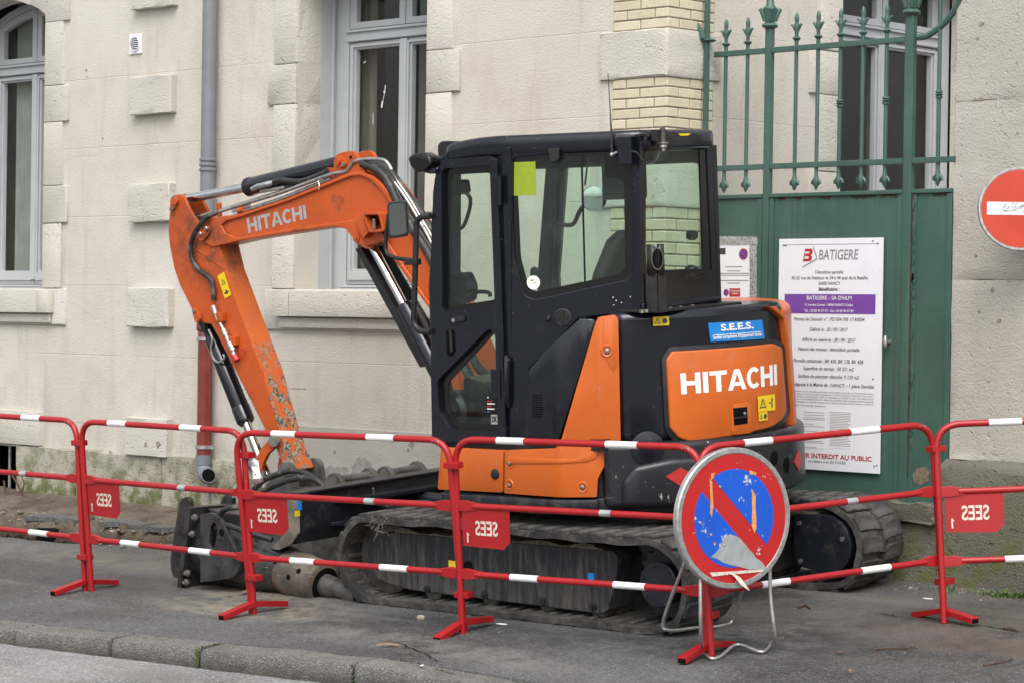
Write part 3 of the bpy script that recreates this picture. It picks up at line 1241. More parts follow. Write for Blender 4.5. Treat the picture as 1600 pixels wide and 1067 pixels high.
    kill = [f for f in bm.faces if f.calc_center_median().dot(pl.n) > far_ - 1e-4]
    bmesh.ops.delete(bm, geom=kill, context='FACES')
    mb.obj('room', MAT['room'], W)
    return W


window(PW, -12.55, .688, 3.91, .16, .344, 1, [(-13.3, -12.98, 1.9, 4.1, .16, 'curtain2'), (-12.72, -12.2, 1.9, 4.1, .3, 'curtain2')])
window(PW, -16.82, .65, 3.91, .16, .344, 1, [(-17.25, -17.0, 1.9, 4.1, .12, 'curtain'), (-16.9, -16.84, 1.9, 4.1, .3, 'curtain2')])
window(PS, SWC, .76, 3.91, .16, .22, 0, [(SWC + .1, SWC + .26, 1.9, 4.1, .2, 'curtain2')])


PWG = PL((0, YW + .344 + .0445, 0), (1, 0, 0), (0, 0, 1))
win_mid = [o for o in BL.children if o.name.startswith('window')][0]
for pts in ([(601.5, 134), (603, 133.5), (602, 147), (601, 147)], [(599, 145), (602, 138), (602, 142), (600, 147)], [(596.5, 160), (599, 157), (597.5, 169), (595.5, 169)], [(568, 99), (571.5, 95.5), (572, 97), (568.5, 100)], [(582.6, 177), (583.4, 177), (583.4, 195), (582.6, 195)], [(600.3, 148), (601, 148), (598.6, 158), (598, 158)]):
    decal([PWG.P(pts)], lambda a, b: PWG.at(a, b, .001), MAT['whitedecal'], win_mid, 'paint_mark')


def block(name, pl, a0, a1, b0, b1, w, mat='stone', bev=.007, back=-.03, sub=0, jit=.003):
    mb = MB().prism(pl, [(a0, b0), (a1, b0), (a1, b1), (a0, b1)], back, w)
    mb.bevel(bev, 2)
    if jit:
        mb.jitter(jit * .5)
    return mb.obj(name, MAT[mat], BL, ang=30)


# quoins round the windows: alternating long and short stones, a little proud of the render
QZ = [1.80, 2.294, 2.581, 3.066, 3.343, 3.828, 4.42]
for x, s_ in ((-16.182, 1), (-17.47, -1), (-11.95, 1), (-13.238, -1)):
    for i, (z0, z1) in enumerate(zip(QZ, QZ[1:])):
        L = (.235 if i % 2 == 0 else .305) if s_ > 0 else (.236 if i % 2 == 0 else .298)
        a, b = (x, x + L) if s_ > 0 else (x - L, x)
        if z0 > 3.7:
            z0a = z0
            c_ = x - s_ * HWO
            pts = [(x, z0a), (x + s_ * L, z0a), (x + s_ * L, z1), (x - s_ * .2, z1), (x - s_ * .2, 3.98), (x - s_ * .1, 3.945), (x, 3.89)]
            if s_ < 0:
                pts = pts[::-1]
            MB().prism(PW, pts, -.2, .022).bevel(.007, 2).obj('quoin_stone', MAT['stone'], BL, ang=30)
        else:
            block('quoin_stone', PW, a, b, z0 + .002, z1 - .002, .022, back=-.204)
for c_ in (WC, WL_):
    p = arch_open(c_, .44, 4.42, 4.42, .001)
    top = [(c_ - .44, 4.42), (c_ + .44, 4.42)]
    arc = [(c_ + .442 - .884 * i / 8, 3.89 + .16 * (1 - ((.442 - .884 * i / 8) / HWO) ** 2)) for i in range(9)]
    MB().prism(PW, [(c_ - .442, 4.42)][::-1] + arc[::-1] + [(c_ + .442, 4.42)], -.2, .022).bevel(.006, 2).obj('arch_stone', MAT['stone'], BL, ang=30)
# side window surround
for i, (z0, z1) in enumerate(zip(QZ, QZ[1:])):
    for a, s_ in ((SWC - .76, -1), (SWC + .76, 1)):
        L = .235 if i % 2 == 0 else .32
        x0, x1 = (a - L, a) if s_ < 0 else (a, a + L)
        block('quoin_stone', PS, x0, x1, z0 + .002, z1 - .002, .022, back=-.2)
# window sills
for c_ in (WC, WL_):
    l0 = c_ - HWO - .155
    block('sill_backing_stone', PW, c_ - HWO - .30, c_ + HWO + .30, 1.523, 1.797, .022, back=-.03)
    x = l0
    for x1 in (l0 + .18, c_ + HWO + .015, c_ + HWO + .17):
        block('sill_stone', PW, x + .003, x1 - .003, 1.612, 1.79, .085, back=.0225, bev=.008)
        x = x1
    MB().prism(PW, [(c_ - HWO, 1.70), (c_ + HWO, 1.70), (c_ + HWO, 1.788), (c_ - HWO, 1.788)], -.40, .02).obj('sill_bed', MAT['stone'], BL)
    block('sill_moulding', PW, l0 + .03, c_ + HWO + .14, 1.535, 1.606, .045, back=.0225, bev=.01)
block('sill_stone', PS, SWC - .9, SWC + .9, 1.62, 1.79, .08)
# bossed stones in a column left of the downpipe
for z0, z1 in ((3.835, 4.11), (3.065, 3.341), (2.286, 2.566), (1.522, 1.806), (.588, .865)):
    mb = MB().prism(PW, [(-15.056, z0), (-14.571, z0), (-14.571, z1), (-15.056, z1)], -.02, .062)
    mb.bevel(.006, 1)
    mb.slice(0, -15, -14.55, .09)
    mb.slice(2, z0 + .05, z1, .07)
    mb.jitter(.0035)
    mb.obj('bossed_stone', MAT['stone'], BL, ang=25)
block('corner_stone', PW, -16.9, -16.17, .60, .865, .045)
# plinth stones
px_ = [-22, -18.6, -17.32, None, -16.475, -15.7, -14.66, -14.1, -13.55]
for a, b in zip(px_, px_[1:]):
    if a is None or b is None:
        continue
    mb = MB().prism(PW, [(a + .006, -.3), (b - .006, -.3), (b - .006, .598 + random.uniform(-.015, .008)), (a + .006, .598)], -.02, .035)
    mb.slice(0, a + .1, b, .14)
    mb.slice(2, 0, .6, .12)
    mb.bevel(.012, 2)
    mb.jitter(.007)
    mb.obj('plinth_stone', MAT['plinth'], BL, ang=30)
block('plinth_stone', PW, -17.315, -16.48, -.3, .178, .03, 'plinth')
MB().prism(PW, [(-13.545, -.3), (-10.34, -.3), (-10.34, .875), (-13.545, .875)], -.02, .014).obj('base_band', MAT['base'], BL, bev=.004)
# cellar opening with its dark inside and two bars
mb = MB().prism(PW, [(-17.29, .19), (-16.49, .19), (-16.49, .57), (-17.29, .57)], -.9, -.206)
mb.bm.normal_update()
far_ = max(f.calc_center_median().dot(PW.n) for f in mb.bm.faces)
bmesh.ops.delete(mb.bm, geom=[f for f in mb.bm.faces if f.calc_center_median().dot(PW.n) > far_ - 1e-4], context='FACES')
co = mb.obj('cellar_opening', MAT['dark'], BL)
for x in (-17.08, -16.88, -16.72):
    MB().cyl((x, 11.43, .18), (x, 11.43, .58), .012, 8).obj('bar', MAT['zinc'], co)

# brick corner: every brick its own piece, with a rendered stone band
mort = MB()
mort.prism(PW, [(-10.329, -.3), (-9.894, -.3), (-9.894, HT), (-10.329, HT)], -.02, .004)
mort.prism(PS, [(YW - .0035, -.3), (YW + .416, -.3), (YW + .416, HT), (YW - .0035, HT)], -.02, .0045)
mort.obj('mortar', MAT['brickm'], BL)


def bmesh_box(name, dx, dy, dz):
    mb = MB().box(0, dx, 0, dy, 0, dz)
    mb.bevel(.0035, 1)
    return mb.mesh(name, MAT['brick'], ang=30)


BR = {}
ORGB = ORG[BL.name]
CS = .0605


def lay(x0, x1, y0, y1, z, sc_=1.):
    k = (round(x1 - x0, 4), round(y1 - y0, 4))
    if k not in BR:
        BR[k] = bmesh_box('brick', x1 - x0, y1 - y0, .0505)
    inst(BR[k], 'brick', BL, Matrix.Translation(V((x0 + random.uniform(-.0012, .0012), y0 + random.uniform(-.0015, .0015), z)) - ORGB) @ Matrix.Diagonal((1, 1, sc_, 1)))


fx, fy = -9.889, YW - .0105          # outer faces of the bricks
BANDS = [(.62, .94), (1.523, 1.80), (2.294, 2.581), (3.064, 3.352), (3.832, 4.115)]
cnt = 0
for (q0, z_lo), (z_hi, q1) in zip(BANDS, BANDS[1:] + [(4.6, 4.9)]):
    n = 7 if z_hi < 2.5 and z_lo > 1.7 else round((z_hi - z_lo) / .0605)
    stp = (z_hi - z_lo) / n
    sc_ = (stp - .0075) / .0505
    for k in range(n):
        z = z_lo + k * stp + .005
        if (n - k) % 2:
            P4 = ((-10.325, -10.222, fy, fy + .03), (-10.212, -10.0, fy, fy + .03), (-9.99, fx, fy, fy + .205), (fx - .03, fx, fy + .215, fy + .42))
        else:
            P4 = ((-10.325, -10.115, fy, fy + .03), (-10.105, fx, fy, fy + .1), (fx - .03, fx, fy + .11, fy + .315), (fx - .03, fx, fy + .325, fy + .42))
        for q in P4:
            lay(*q, z, sc_)
for z0, z1 in BANDS:
    mb = MB().box(-10.43, -9.878, YW - .022, YW + .47, z0, z1)
    mb.bevel(.012, 2)
    mb.slice(0, -10.4, -9.9, .08)
    mb.slice(2, z0 + .04, z1, .06)
    mb.jitter(.003)
    mb.obj('stone_band', MAT['stone'], BL, ang=30)

# round ventilation grille
va0, vb0 = PW.uv(203.5, 86)
va1, vb1 = PW.uv(223, 53)
vt = MB().prism(PW, [(va0, vb0), (va1, vb0), (va1, vb1), (va0, vb1)], .0, .012).obj('vent_grille', MAT['plastic'], BL, bev=.003)
vc = ((va0 + va1) / 2, (vb0 + vb1) / 2)
rv = (vb1 - vb0) * .40
ring = [(vc[0] + rv * math.cos(t * math.pi / 12), vc[1] + rv * math.sin(t * math.pi / 12)) for t in range(24)]
rin = [(vc[0] + rv * .88 * math.cos(t * math.pi / 12), vc[1] + rv * .88 * math.sin(t * math.pi / 12)) for t in range(24)]
MB().prism(PW, ring, .0125, .022, [rin]).obj('ring', MAT['plastic'], vt, bev=.002)
MB().prism(PW, rin, .0125, .0135).obj('dark_back', MAT['dark'], vt)
for k in range(7):
    y = vc[1] - rv * .75 + k * rv * .25
    h = math.sqrt(max(0, (rv * .86) ** 2 - (y - vc[1]) ** 2))
    if h > .005:
        MB().prism(PW, [(vc[0] - h, y - .0028), (vc[0] + h, y - .0028), (vc[0] + h, y + .0028), (vc[0] - h, y + .0028)], .014, .02).obj('slat', MAT['plastic'], vt)

for (x_, y_, r_) in ((134.5, 110, .012), (136, 120, .009), (161, 217, .01), (446, 607, .006), (172, 708, .022), (176, 719, .014), (75, 736, .018), (247, 693, .03), (228, 694, .022), (523, 705, .016), (643, 693, .03), (638, 702, .014)):
    c_ = PW.hit(x_, y_, .0355 if y_ > 716 or (x_ < 200 and y_ > 704) else .001)
    w_ = .063 if 200 < x_ < 270 and y_ > 650 else (.0145 if x_ > 500 and y_ > 670 else (.036 if x_ < 200 and y_ > 704 else .0012))
    a_, b_ = PW.uv(x_, y_, w_)
    n_ = 9
    pts = [(a_ + r_ * random.uniform(.55, 1.1) * math.cos(t * 2 * math.pi / n_), b_ + r_ * random.uniform(.55, 1.15) * math.sin(t * 2 * math.pi / n_)) for t in range(n_)]
    MB().prism(PW, pts, w_, w_ + .0022).obj('chipped_spot', MAT['brickm'], BL, smooth=False)
a_, b_ = PW.uv(450, 606.4)
a2_, b2_ = PW.uv(478, 607.4)
MB().prism(PW, [(a_, b_ - .002), (a2_, b2_ - .003), (a2_, b2_ + .004), (a_, b_ + .001)], .0, .0014).obj('slit', MAT['brickm'], BL, smooth=False)
# repaired patches on the base band
for pts in ([(548, 742), (550, 728), (556, 716), (566, 712), (575, 716), (580, 724), (578, 742)], [(502, 752), (503, 731), (520, 727), (545, 733), (546, 745), (540, 755)]):
    q_ = []
    P_ = PW.P(pts, .0145)
    for i in range(len(P_)):
        A_, B_ = V(P_[i]), V(P_[(i + 1) % len(P_)])
        for k in range(4):
            p_ = A_ + (B_ - A_) * k / 4
            q_.append((p_.x + random.uniform(-.012, .012), p_.y + random.uniform(-.012, .012)))
    MB().prism(PW, q_[::-1], .0142, .0158).obj('mortar_patch', MAT['patch'], BL, smooth=False)

# ---------------------------------------------------------------- downpipe
PD0 = PL((0, YW - .075, 0), (1, 0, 0), (0, 0, 1))
DP = thing('downpipe', 'downpipe on the wall, grey plastic above and red brown cast iron below', 'downpipe', (-14.09, YW - .075, .55))
xc = PD0.uv(325.5, 200)[0]
rp = .052
yc = YW - .075
zc = PD0.uv(322, 258)[1]
MB().cyl((xc, yc, 1.45), (xc, yc, 5.2), rp, 20).obj('upper_pipe', MAT['pvc'], DP, ang=60)
mb = MB()
for dz in (-.035, 0, .035):
    mb.lathe((xc, yc, zc + dz - .014), (0, 0, 1), [(rp + .001, 0), (rp + .009, .006), (rp + .009, .02), (rp + .001, .026)])
mb.obj('collar', MAT['pvc'], DP)
zb0, zb1 = PD0.uv(314, 712)[1], 1.56
mb = MB()
prof = []
for k in range(24):
    t = k * math.pi / 12
    r_ = .052 + (.006 if k % 6 == 0 else 0)
    prof.append((xc + r_ * math.cos(t), yc + r_ * math.sin(t)))
mb.prism(ZP, prof, zb0, zb1)
mb.obj('lower_pipe', MAT['castiron'], DP, ang=25)
MB().lathe((xc, yc, zb1 - .06), (0, 0, 1), [(.056, 0), (.064, .012), (.064, .07), (.055, .085)]).obj('socket', MAT['castiron'], DP)
for py in (529.5, 698):
    zz = PD0.uv(318, py)[1]
    mb = MB().lathe((xc, yc, zz - .014), (0, 0, 1), [(rp + .004, 0), (rp + .009, .003), (rp + .009, .025), (rp + .004, .028)])
    mb.box(xc + rp, xc + rp + .05, yc - .008, yc + .008, zz - .01, zz + .01)
    mb.obj('bracket', MAT['zinc'], DP)
el = [V((xc, yc, zb0 + .01)), V((xc, yc, zb0 - .06))]
for k in range(9):
    t = math.radians(k * 118 / 8)
    R_ = .075
    el.append(V((xc + .085 * (1 - math.cos(t)), yc - .085 * (1 - math.cos(t)) * .45, zb0 - .06 - R_ * math.sin(t))))
MB().tube(el, [rp + .006] * 2 + [rp + .002] * 9, 18).obj('elbow', MAT['pvc'], DP, ang=60)
MB().cyl(el[-1], el[-1] + (el[-1] - el[-2]).normalized() * .002, rp - .004, 18).obj('pipe_mouth', MAT['dark'], DP)

# ================================================================ STONE PIER AND GATE
YG = 11.72
PG = PL((0, YG, 0), (1, 0, 0), (0, 0, 1))
PI = thing('stone_pier', 'grey limestone gate pier on a mossy base at the right', 'pier', (-7, YG, .2))
zj1, zj2 = PG.uv(1540, 157)[1], PG.uv(1540, 438)[1]
zpl = PG.uv(1510, 719)[1]
xp0 = PG.uv(1489, 300)[0] + .004


def rough(name, x0, x1, z0, z1, y0, y1, mat, par, j=.006, st=.12, bev=.012):
    mb = MB().box(x0, x1, y0, y1, z0, z1)
    mb.bevel(bev, 2)
    mb.slice(0, x0 + st * .6, x1, st)
    mb.slice(2, z0 + st * .6, z1, st)
    mb.jitter(j)
    return mb.obj(name, MAT[mat], par, ang=30)


xr = -5.2
for z0, z1, xs_ in ((zpl + .002, zj2, (xp0, -6.9, xr)), (zj2, zj1, (xp0 + .004, -7.2, xr)), (zj1, 4.1, (xp0, -6.8, xr)), (4.1, 4.5, (xp0, -7.3, xr))):
    for a, b in zip(xs_, xs_[1:]):
        rough('stone_block', a + .0012, b - .0012, z0 + .0012, z1 - .0012, YG - .005, YG + .62, 'pier', PI, .0035, .12, .006)
for (x_, y_, r_) in ((1533.5, 37, .016), (1527, 60, .012), (1542, 130, .006), (1533, 155, .02), (1524, 155.5, .012), (1525, 400, .014), (1551, 453, .016), (1530, 487, .012), (1561, 502, .02), (1590, 208, .01)):
    a_, b_ = PG.uv(x_, y_, .007)
    pts = [(a_ + r_ * random.uniform(.5, 1.1) * math.cos(t * .785), b_ + r_ * random.uniform(.4, .9) * math.sin(t * .785)) for t in range(8)]
    MB().prism(PG, pts, .004, .0095).obj('dent', MAT['brickm'], PI, smooth=False)
decal([PG.P(p_, .0095) for p_ in ([(1544, 144), (1560, 145.5), (1575, 150), (1574, 151.5), (1559, 147), (1544, 146)], [(1544, 144), (1551, 151), (1549.5, 152), (1543.5, 145.5)], [(1558.5, 152), (1560, 152), (1561.5, 170), (1560, 170)])], lambda a, b: PG.at(a, b, .0097), MAT['chalk'], PI, 'chalk_mark')
# base with a weathered mossy ledge
mb = MB()
sec = [(YG - .085, -.2), (YG - .08, zpl - .055), (YG - .07, zpl - .03), (YG - .008, zpl + .004), (YG + .5, zpl), (YG + .5, -.2)]
PX = PL((0, 0, 0), (0, 1, 0), (0, 0, 1))
xb0 = PG.uv(1476, 800)[0]
mb.prism(PX, [(a, b) for a, b in sec], xb0 - .0, xr)
mb.bevel(.008, 1)
mb.slice(0, xb0 + .1, xr, .13)
mb.slice(2, .1, zpl - .06, .12)
mb.jitter(.006)
mb.obj('pier_base', MAT['pierbase'], PI, ang=30)
# low block under the narrow fixed panel of the gate
zt = PG.uv(1430, 783)[1]
LB = thing('low_wall', 'short mossy stone block under the gate, left of the pier base', 'wall', (-8.4, YG - .1, .2))
rough('cap_stone', -8.72, xb0 - .01, zt - .11, zt, YG - .10, YG + .3, 'pierbase', LB, .013, .07)
rough('stone_block', -8.70, xb0 - .012, -.2, zt - .115, YG - .06, YG + .3, 'pierbase', LB, .006)

GT = thing('metal_gate', 'green painted iron gate with spear topped bars above sheet panels', 'gate', (-9, YG, .25))
GR = MAT['green']
zt_top = PG.uv(1320, 303)[1]
zlow, ztop = PG.uv(1320, 256)[1], PG.uv(1320, 70)[1]
zbot = .40
posts = [(-9.45, -9.403, 3.36, .036), (-8.446, -8.387, 3.42, .036)]
for x0, x1, h, d in posts:
    MB().box(x0, x1, YG - d / 2, YG + d / 2, .2, h).obj('post', GR, GT, bev=.004)


def leafcap(x, z, s=1.):
    mb = MB()
    mb.lathe((x, YG, z), (0, 0, 1), [(.05 * s, 0), (.062 * s, .012), (.05 * s, .026), (.036 * s, .03), (.04 * s, .075 * s), (.055 * s, .14 * s), (.03 * s, .17 * s), (.022 * s, .30 * s), (.03 * s, .33 * s), (0.004, .46 * s)], 16)
    for k in range(4):
        t = k * math.pi / 2 + .785
        c, q = math.cos(t), math.sin(t)
        mb.tube([(x + c * .035 * s, YG + q * .035 * s, z + .05 * s), (x + c * .05 * s, YG + q * .05 * s, z + .10 * s), (x + c * .075 * s, YG + q * .075 * s, z + .14 * s), (x + c * .088 * s, YG + q * .088 * s, z + .125 * s)], [.018 * s, .02 * s, .013 * s, .004 * s], 8)
    return mb.obj('post_finial', GR, GT)


MB().box(-9.868, -9.842, 11.64, 11.67, .2, 4.4).obj('post', GR, GT, bev=.004)
leafcap(-9.427, 3.35, .8)
leafcap(-8.416, PG.uv(1425, 22)[1] - .005, .85)
mb = MB().lathe((-9.85, 11.665, 3.29), (0, 0, 1), [(.034, 0), (.048, .01), (.034, .02)], 14)
mb.tube([(-9.87, 11.635, 3.31), (-9.882, 11.62, 3.36), (-9.90, 11.605, 3.42)], [.022, .018, .005], 8)
mb.obj('post_collar', GR, GT)
# panels of sheet steel with welded frames
xg1 = PG.uv(1489, 400)[0] - .001
for x0, x1, n_ in ((-9.842, -9.453, 1), (-9.402, -8.447, 1), (-8.386, xg1, 1)):
    zb = zbot if x0 < -8.39 else zt - .02
    pn = MB().box(x0 + .004, x1 - .004, YG - .006, YG + .006, zb, zt_top).obj('sheet_panel', GR, GT, bev=.002)
    mb = MB()
    mb.box(x0 + .002, x1 - .002, YG - .022, YG + .02, zt_top - .012, zt_top + .012)
    mb.obj('panel_rail', GR, GT, bev=.004)
    MB().box(x0 + .002, x0 + .035, YG - .014, YG - .0065, zb, zt_top - .014).obj('panel_edge_strip', GR, GT, bev=.002)
    MB().box(x1 - .035, x1 - .002, YG - .0142, YG - .0065, zb, zt_top - .0145).obj('panel_edge_strip', GR, GT, bev=.002)
    for z_ in (zlow, ztop):
        if z_ == ztop and x0 > -8.39:
            continue
        MB().box(x0 + .001, x1 - .001 + (.014 if x0 > -8.39 else 0), YG - .018, YG + .016, z_ - .016, z_ + .016).obj('rail', GR, GT, bev=.003)
# curved rail beside the pier
cpts = [PG.hit(*q) for q in ((1434, 59), (1447, 57), (1462, 48), (1478, 34), (1493, 14), (1505, -8))]
MB().tube(spline(cpts, 5), .019, 8).obj('curved_rail', GR, GT)
# bars with spear finials
fin = MB()
fin.lathe((0, 0, 0), (0, 0, 1), [(.011, -.001), (.022, .01), (.026, .015), (.022, .02), (.011, .026), (.011, .05), (.017, .07), (.017, .09), (.011, .105), (.0125, .115), (.0135, .135), (.009, .155), (.001, .166)], 12)
for s_ in (-1, 1):
    fin.tube([(s_ * .008, 0, .06), (s_ * .02, 0, .082), (s_ * .034, 0, .096), (s_ * .042, 0, .092)], [.009, .010, .007, .003], 6)
fin = fin.mesh('spear_finial', GR)
drop = MB()
drop.lathe((0, 0, 0), (0, 0, -1), [(.011, 0), (.011, .03), (.015, .045), (.019, .07), (.018, .08), (.012, .1), (.002, .118)], 12)
for s_ in (-1, 1):
    drop.tube([(s_ * .008, 0, -.05), (s_ * .026, 0, -.068), (s_ * .03, 0, -.08), (s_ * .018, 0, -.086)], [.008, .009, .007, .004], 6)
drop = drop.mesh('drop_finial', GR)
knob = MB().lathe((0, 0, 0), (0, 0, 1), [(.011, -.025), (.02, -.02), (.021, -.012), (.014, -.006), (.026, 0), (.014, .006), (.021, .012), (.02, .02), (.011, .025)], 12).mesh('bar_knuckle', GR)
zc_tip = PG.uv(1277, 17)[1]
bar0 = MB().cyl((0, 0, 0), (0, 0, 1), .0118, 10).mesh('bar', GR, ang=60)
for px_b, kn in ((1133, 0), (1167, 0), (1243, 0), (1277, 0), (1312, 1), (1347, 0), (1384, 1), (1467, 1)):
    x = PG.uv(px_b, 170)[0]
    zt_ = zc_tip - .166 + (.17 if px_b == 1467 else 0)
    z0_ = zlow - .03
    b = inst(bar0, 'bar', GT, Matrix.Translation(V((x, YG, z0_)) - ORG[GT.name]) @ Matrix.Diagonal((1, 1, zt_ - z0_, 1)))
    mk = lambda z: Matrix.Translation((0, 0, z))
    for me, z_ in ((fin, zt_), (drop, z0_)) + (((knob, PG.uv(1312 if px_b != 1467 else 1467, 162 if px_b != 1467 else 148)[1]),) if kn else ()):
        f_ = inst(me, me.name, b, None)
        f_.matrix_basis = Matrix.Diagonal((1, 1, 1 / (zt_ - z0_), 1)) @ Matrix.Translation((0, 0, z_ - z0_))
# rusty open seam beside the right post, and flaking rust under the top edges
mb = MB()
zz = PG.uv(1426, 745)[1]
xs_ = -8.384
l_, r_s = [], []
while zz < zt_top - .01:
    w_ = .006 + .012 * max(0, mn.noise(V((3.3, 0, zz * 7)))) + U0(.0, .004)
    o_ = .006 * mn.noise(V((9.1, 0, zz * 5)))
    l_.append((xs_ + o_, zz))
    r_s.append((xs_ + o_ + w_, zz))
    zz += U0(.012, .03)
mb.prism(PG, l_ + r_s[::-1], .0145, .0165)
mb.obj('rust_seam', MAT['rustdark'], GT, smooth=False)
for k in range(16):
    zc_ = U0(.9, 2.3)
    x_ = xs_ + U0(.012, .02)
    h_ = U0(.02, .06)
    mb = MB().prism(PG, [(x_, zc_ - h_), (x_ + U0(.006, .016), zc_ - h_ * .3), (x_ + U0(.004, .018), zc_ + h_ * .5), (x_, zc_ + h_)], .0148, .0215)
    mb.obj('peeling_paint', GR, GT, smooth=False)
for x0_, x1_, n_ in ((-9.375, -8.45, 9), (-8.36, -8.135, 4)):
    for k in range(n_):
        x_ = U0(x0_, x1_ - .05)
        wd = U0(.03, .12) if x0_ < -8.4 else U0(.02, .06)
        wd = min(wd, x1_ - x_)
        top_ = zt_top - .0125
        pts = [(x_ + wd * i / 6, top_ - (U0(.006, .022) if 0 < i < 6 else .001)) for i in range(7)]
        MB().prism(PG, pts + [(x_ + wd, top_), (x_, top_)], .0063 + .0002 * k, .0085 + .0002 * k).obj('rust_flake', MAT['rustdark'], GT, smooth=False)
pf = PG.P([(1399, 0), (1400, 0)])
rp_q = PG.P([(1427, 742), (1434, 731), (1447, 729), (1455, 737), (1453, 750), (1440, 757), (1430, 753)])
MB().prism(PG, rp_q[::-1], .0065, .0085).obj('rust_patch', MAT['rustpatch'], GT, smooth=False)
# oval white knob handle
hp = PG.hit(1383, 534, .05)
mb = MB().blob(hp, .013, .012, .036, 3)
mb.cyl(hp, hp + V((0, .05, 0)), .009, 10)
mb.obj('handle', MAT['zinc'], GT)

# ================================================================ NOTICES AND SIGNS
PB_ = PL((0, YG - .03, 0), (1, 0, 0), (0, 0, 1))
c4 = PB_.P([(1217.5, 374), (1380, 372.5), (1376, 740), (1219, 735)])
a0, a1 = c4[0][0], c4[1][0]
b1, b0 = c4[0][1], c4[2][1]
BD = thing('permit_board', 'tall white demolition permit board with purple band fixed to the green gate', 'notice board', (a0, YG - .03, b0))
MB().prism(PB_, [(a0, b0), (a1, b0), (a1, b1), (a0, b1)], -.008, 0).obj('panel', MAT['board'], BD, bev=.0015)


def bt(txt, pl_, pr_, py, cap, mat='ink', shear=0., bold=0., name='text_line', pl=PB_, par=None, w=.001):
    """centre the line between two pixels of the photograph on a plane, capitals cap pixels high"""
    xa, ym = pl.uv(pl_, py)
    xb, ym2 = pl.uv(pr_, py)
    ymid = pl.uv((pl_ + pr_) / 2, py)[1]
    h = abs(pl.uv(pl_, py - cap)[1] - pl.uv(pl_, py)[1])
    return text(txt, pl, xa, xb, ymid - h / 2, ymid + h / 2, w, MAT[mat], par or BD, name, shear, bold)


def quad(pl, x0, y0, x1, y1, w0, w1, mat, par, name):
    ym = (y0 + y1) / 2
    A, B = pl.uv(x0, ym), pl.uv(x1, ym)
    t_, q_ = pl.uv((x0 + x1) / 2, y0)[1], pl.uv((x0 + x1) / 2, y1)[1]
    return MB().prism(pl, [(A[0], q_), (B[0], q_), (B[0], t_), (A[0], t_)], w0, w1).obj(name, MAT[mat], par, smooth=False)


# emblem: red 3 shaped B with a grey angled stroke
bt('BATIGERE', 1279.5, 1341.5, 398.3, 15, 'inkgrey', .12, .012, 'heading')
Lb = lambda l: PB_.P(l)
decal([Lb([(1258, 389.5), (1268.5, 389), (1270, 391.5), (1269.5, 397), (1266.5, 399), (1269, 401), (1268.5, 406), (1266, 408.5), (1254.5, 409), (1255.3, 404.8), (1263.5, 404.6), (1264, 400.8), (1258.3, 400.9), (1258.8, 396.8), (1264.5, 396.5), (1264.8, 393.2), (1257.5, 393.6)]),
       Lb([(1256.8, 395), (1258.4, 395), (1257.4, 403.5), (1255.6, 403.5)])], lambda a, b: PB_.at(a, b, .001), MAT['printred'], BD, 'emblem')
decal([Lb([(1270.2, 386), (1271.4, 386.2), (1277, 402.5), (1275.3, 403)]), Lb([(1277, 402.5), (1277, 406), (1254.5, 418.6), (1253.5, 417.2), (1275.2, 404.8)])], lambda a, b: PB_.at(a, b, .001), MAT['inkgrey'], BD, 'emblem_stroke')
for t_, l_, r_, y_, c_, sh_, bo in (
        ('Démolition partielle', 1274, 1318, 425.5, 5, 0, 0),
        ('45-55 rue de Nabécor et 34 à 44 quai de la Bataille', 1237, 1356, 434.5, 5, 0, 0),
        ('54000 NANCY', 1279, 1313, 443.3, 5, 0, 0),
        ('Bénéficiaire :', 1279, 1312, 452.3, 5, .2, .02),
        ('Permis de Démolir n° : PD 054 395 17 R0004', 1241, 1351, 499.2, 5.4, .22, 0),
        ('Délivré le : 20 / 09 / 2017', 1265, 1325, 515, 5.4, .22, 0),
        ('Affiché en mairie le : 28 / 09 / 2017', 1253, 1337, 531, 5.4, .22, 0),
        ('Nature des travaux : démolition partielle', 1247, 1343, 545.5, 5.4, .22, 0),
        ('Parcelle cadastrale : BK 430, BK 138, BK 428', 1240, 1349, 564, 5.4, .22, 0),
        ('Superficie du terrain : 50 231 m2', 1255, 1334, 575.7, 5.4, .22, 0),
        ('Surface de plancher démolie: 9 133 m2', 1247, 1342, 588, 5.4, .22, 0),
        ('déposé à la Mairie de : NANCY – 1 place Stanislas', 1242, 1366, 601.5, 5.4, .22, 0)):
    bt(t_, l_, r_, y_, c_, 'ink', sh_, bo + .012)
quad(PB_, 1226, 460, 1368, 490.5, 0, .0015, 'purple', BD, 'purple_band')
bt("BATIGERE - SA D'HLM", 1261, 1331, 465.8, 6, 'whitedecal', 0, .004, w=.0025)
bt('12 rue des Carmes - 54064 NANCY Cedex', 1258, 1333, 476.6, 3.6, 'whitedecal', 0, .012, w=.0025)
bt('Tél. : 03 83 95 57 57 - Fax : 03 83 95 57 89', 1257, 1334, 486, 3.6, 'whitedecal', 0, .012, w=.0025)
legal = ['Le délai de recours contentieux est de deux mois à compter du premier jour d’une période continue',
         'affichage sur le terrain du présent panneau (art. R. 600-2 du code de l’urbanisme). Tout recours',
         'tout recours contentieux doit, à peine d’irrecevabilité, être notifié à l’auteur de la décision et au',
         'permis ou de la décision prise sur la déclaration préalable. Cette notification doit être adressée',
         'recommandée avec accusé de réception dans un délai de quinze jours francs à compter du dépôt du',
         'R. 600-1 du code de l’urbanisme.']
for k, t_ in enumerate(legal):
    bt(t_, 1239, 1365 - (75 if k == 5 else 0), 612.5 + k * 4.1, 2.4, 'inkgrey', .2, .01)
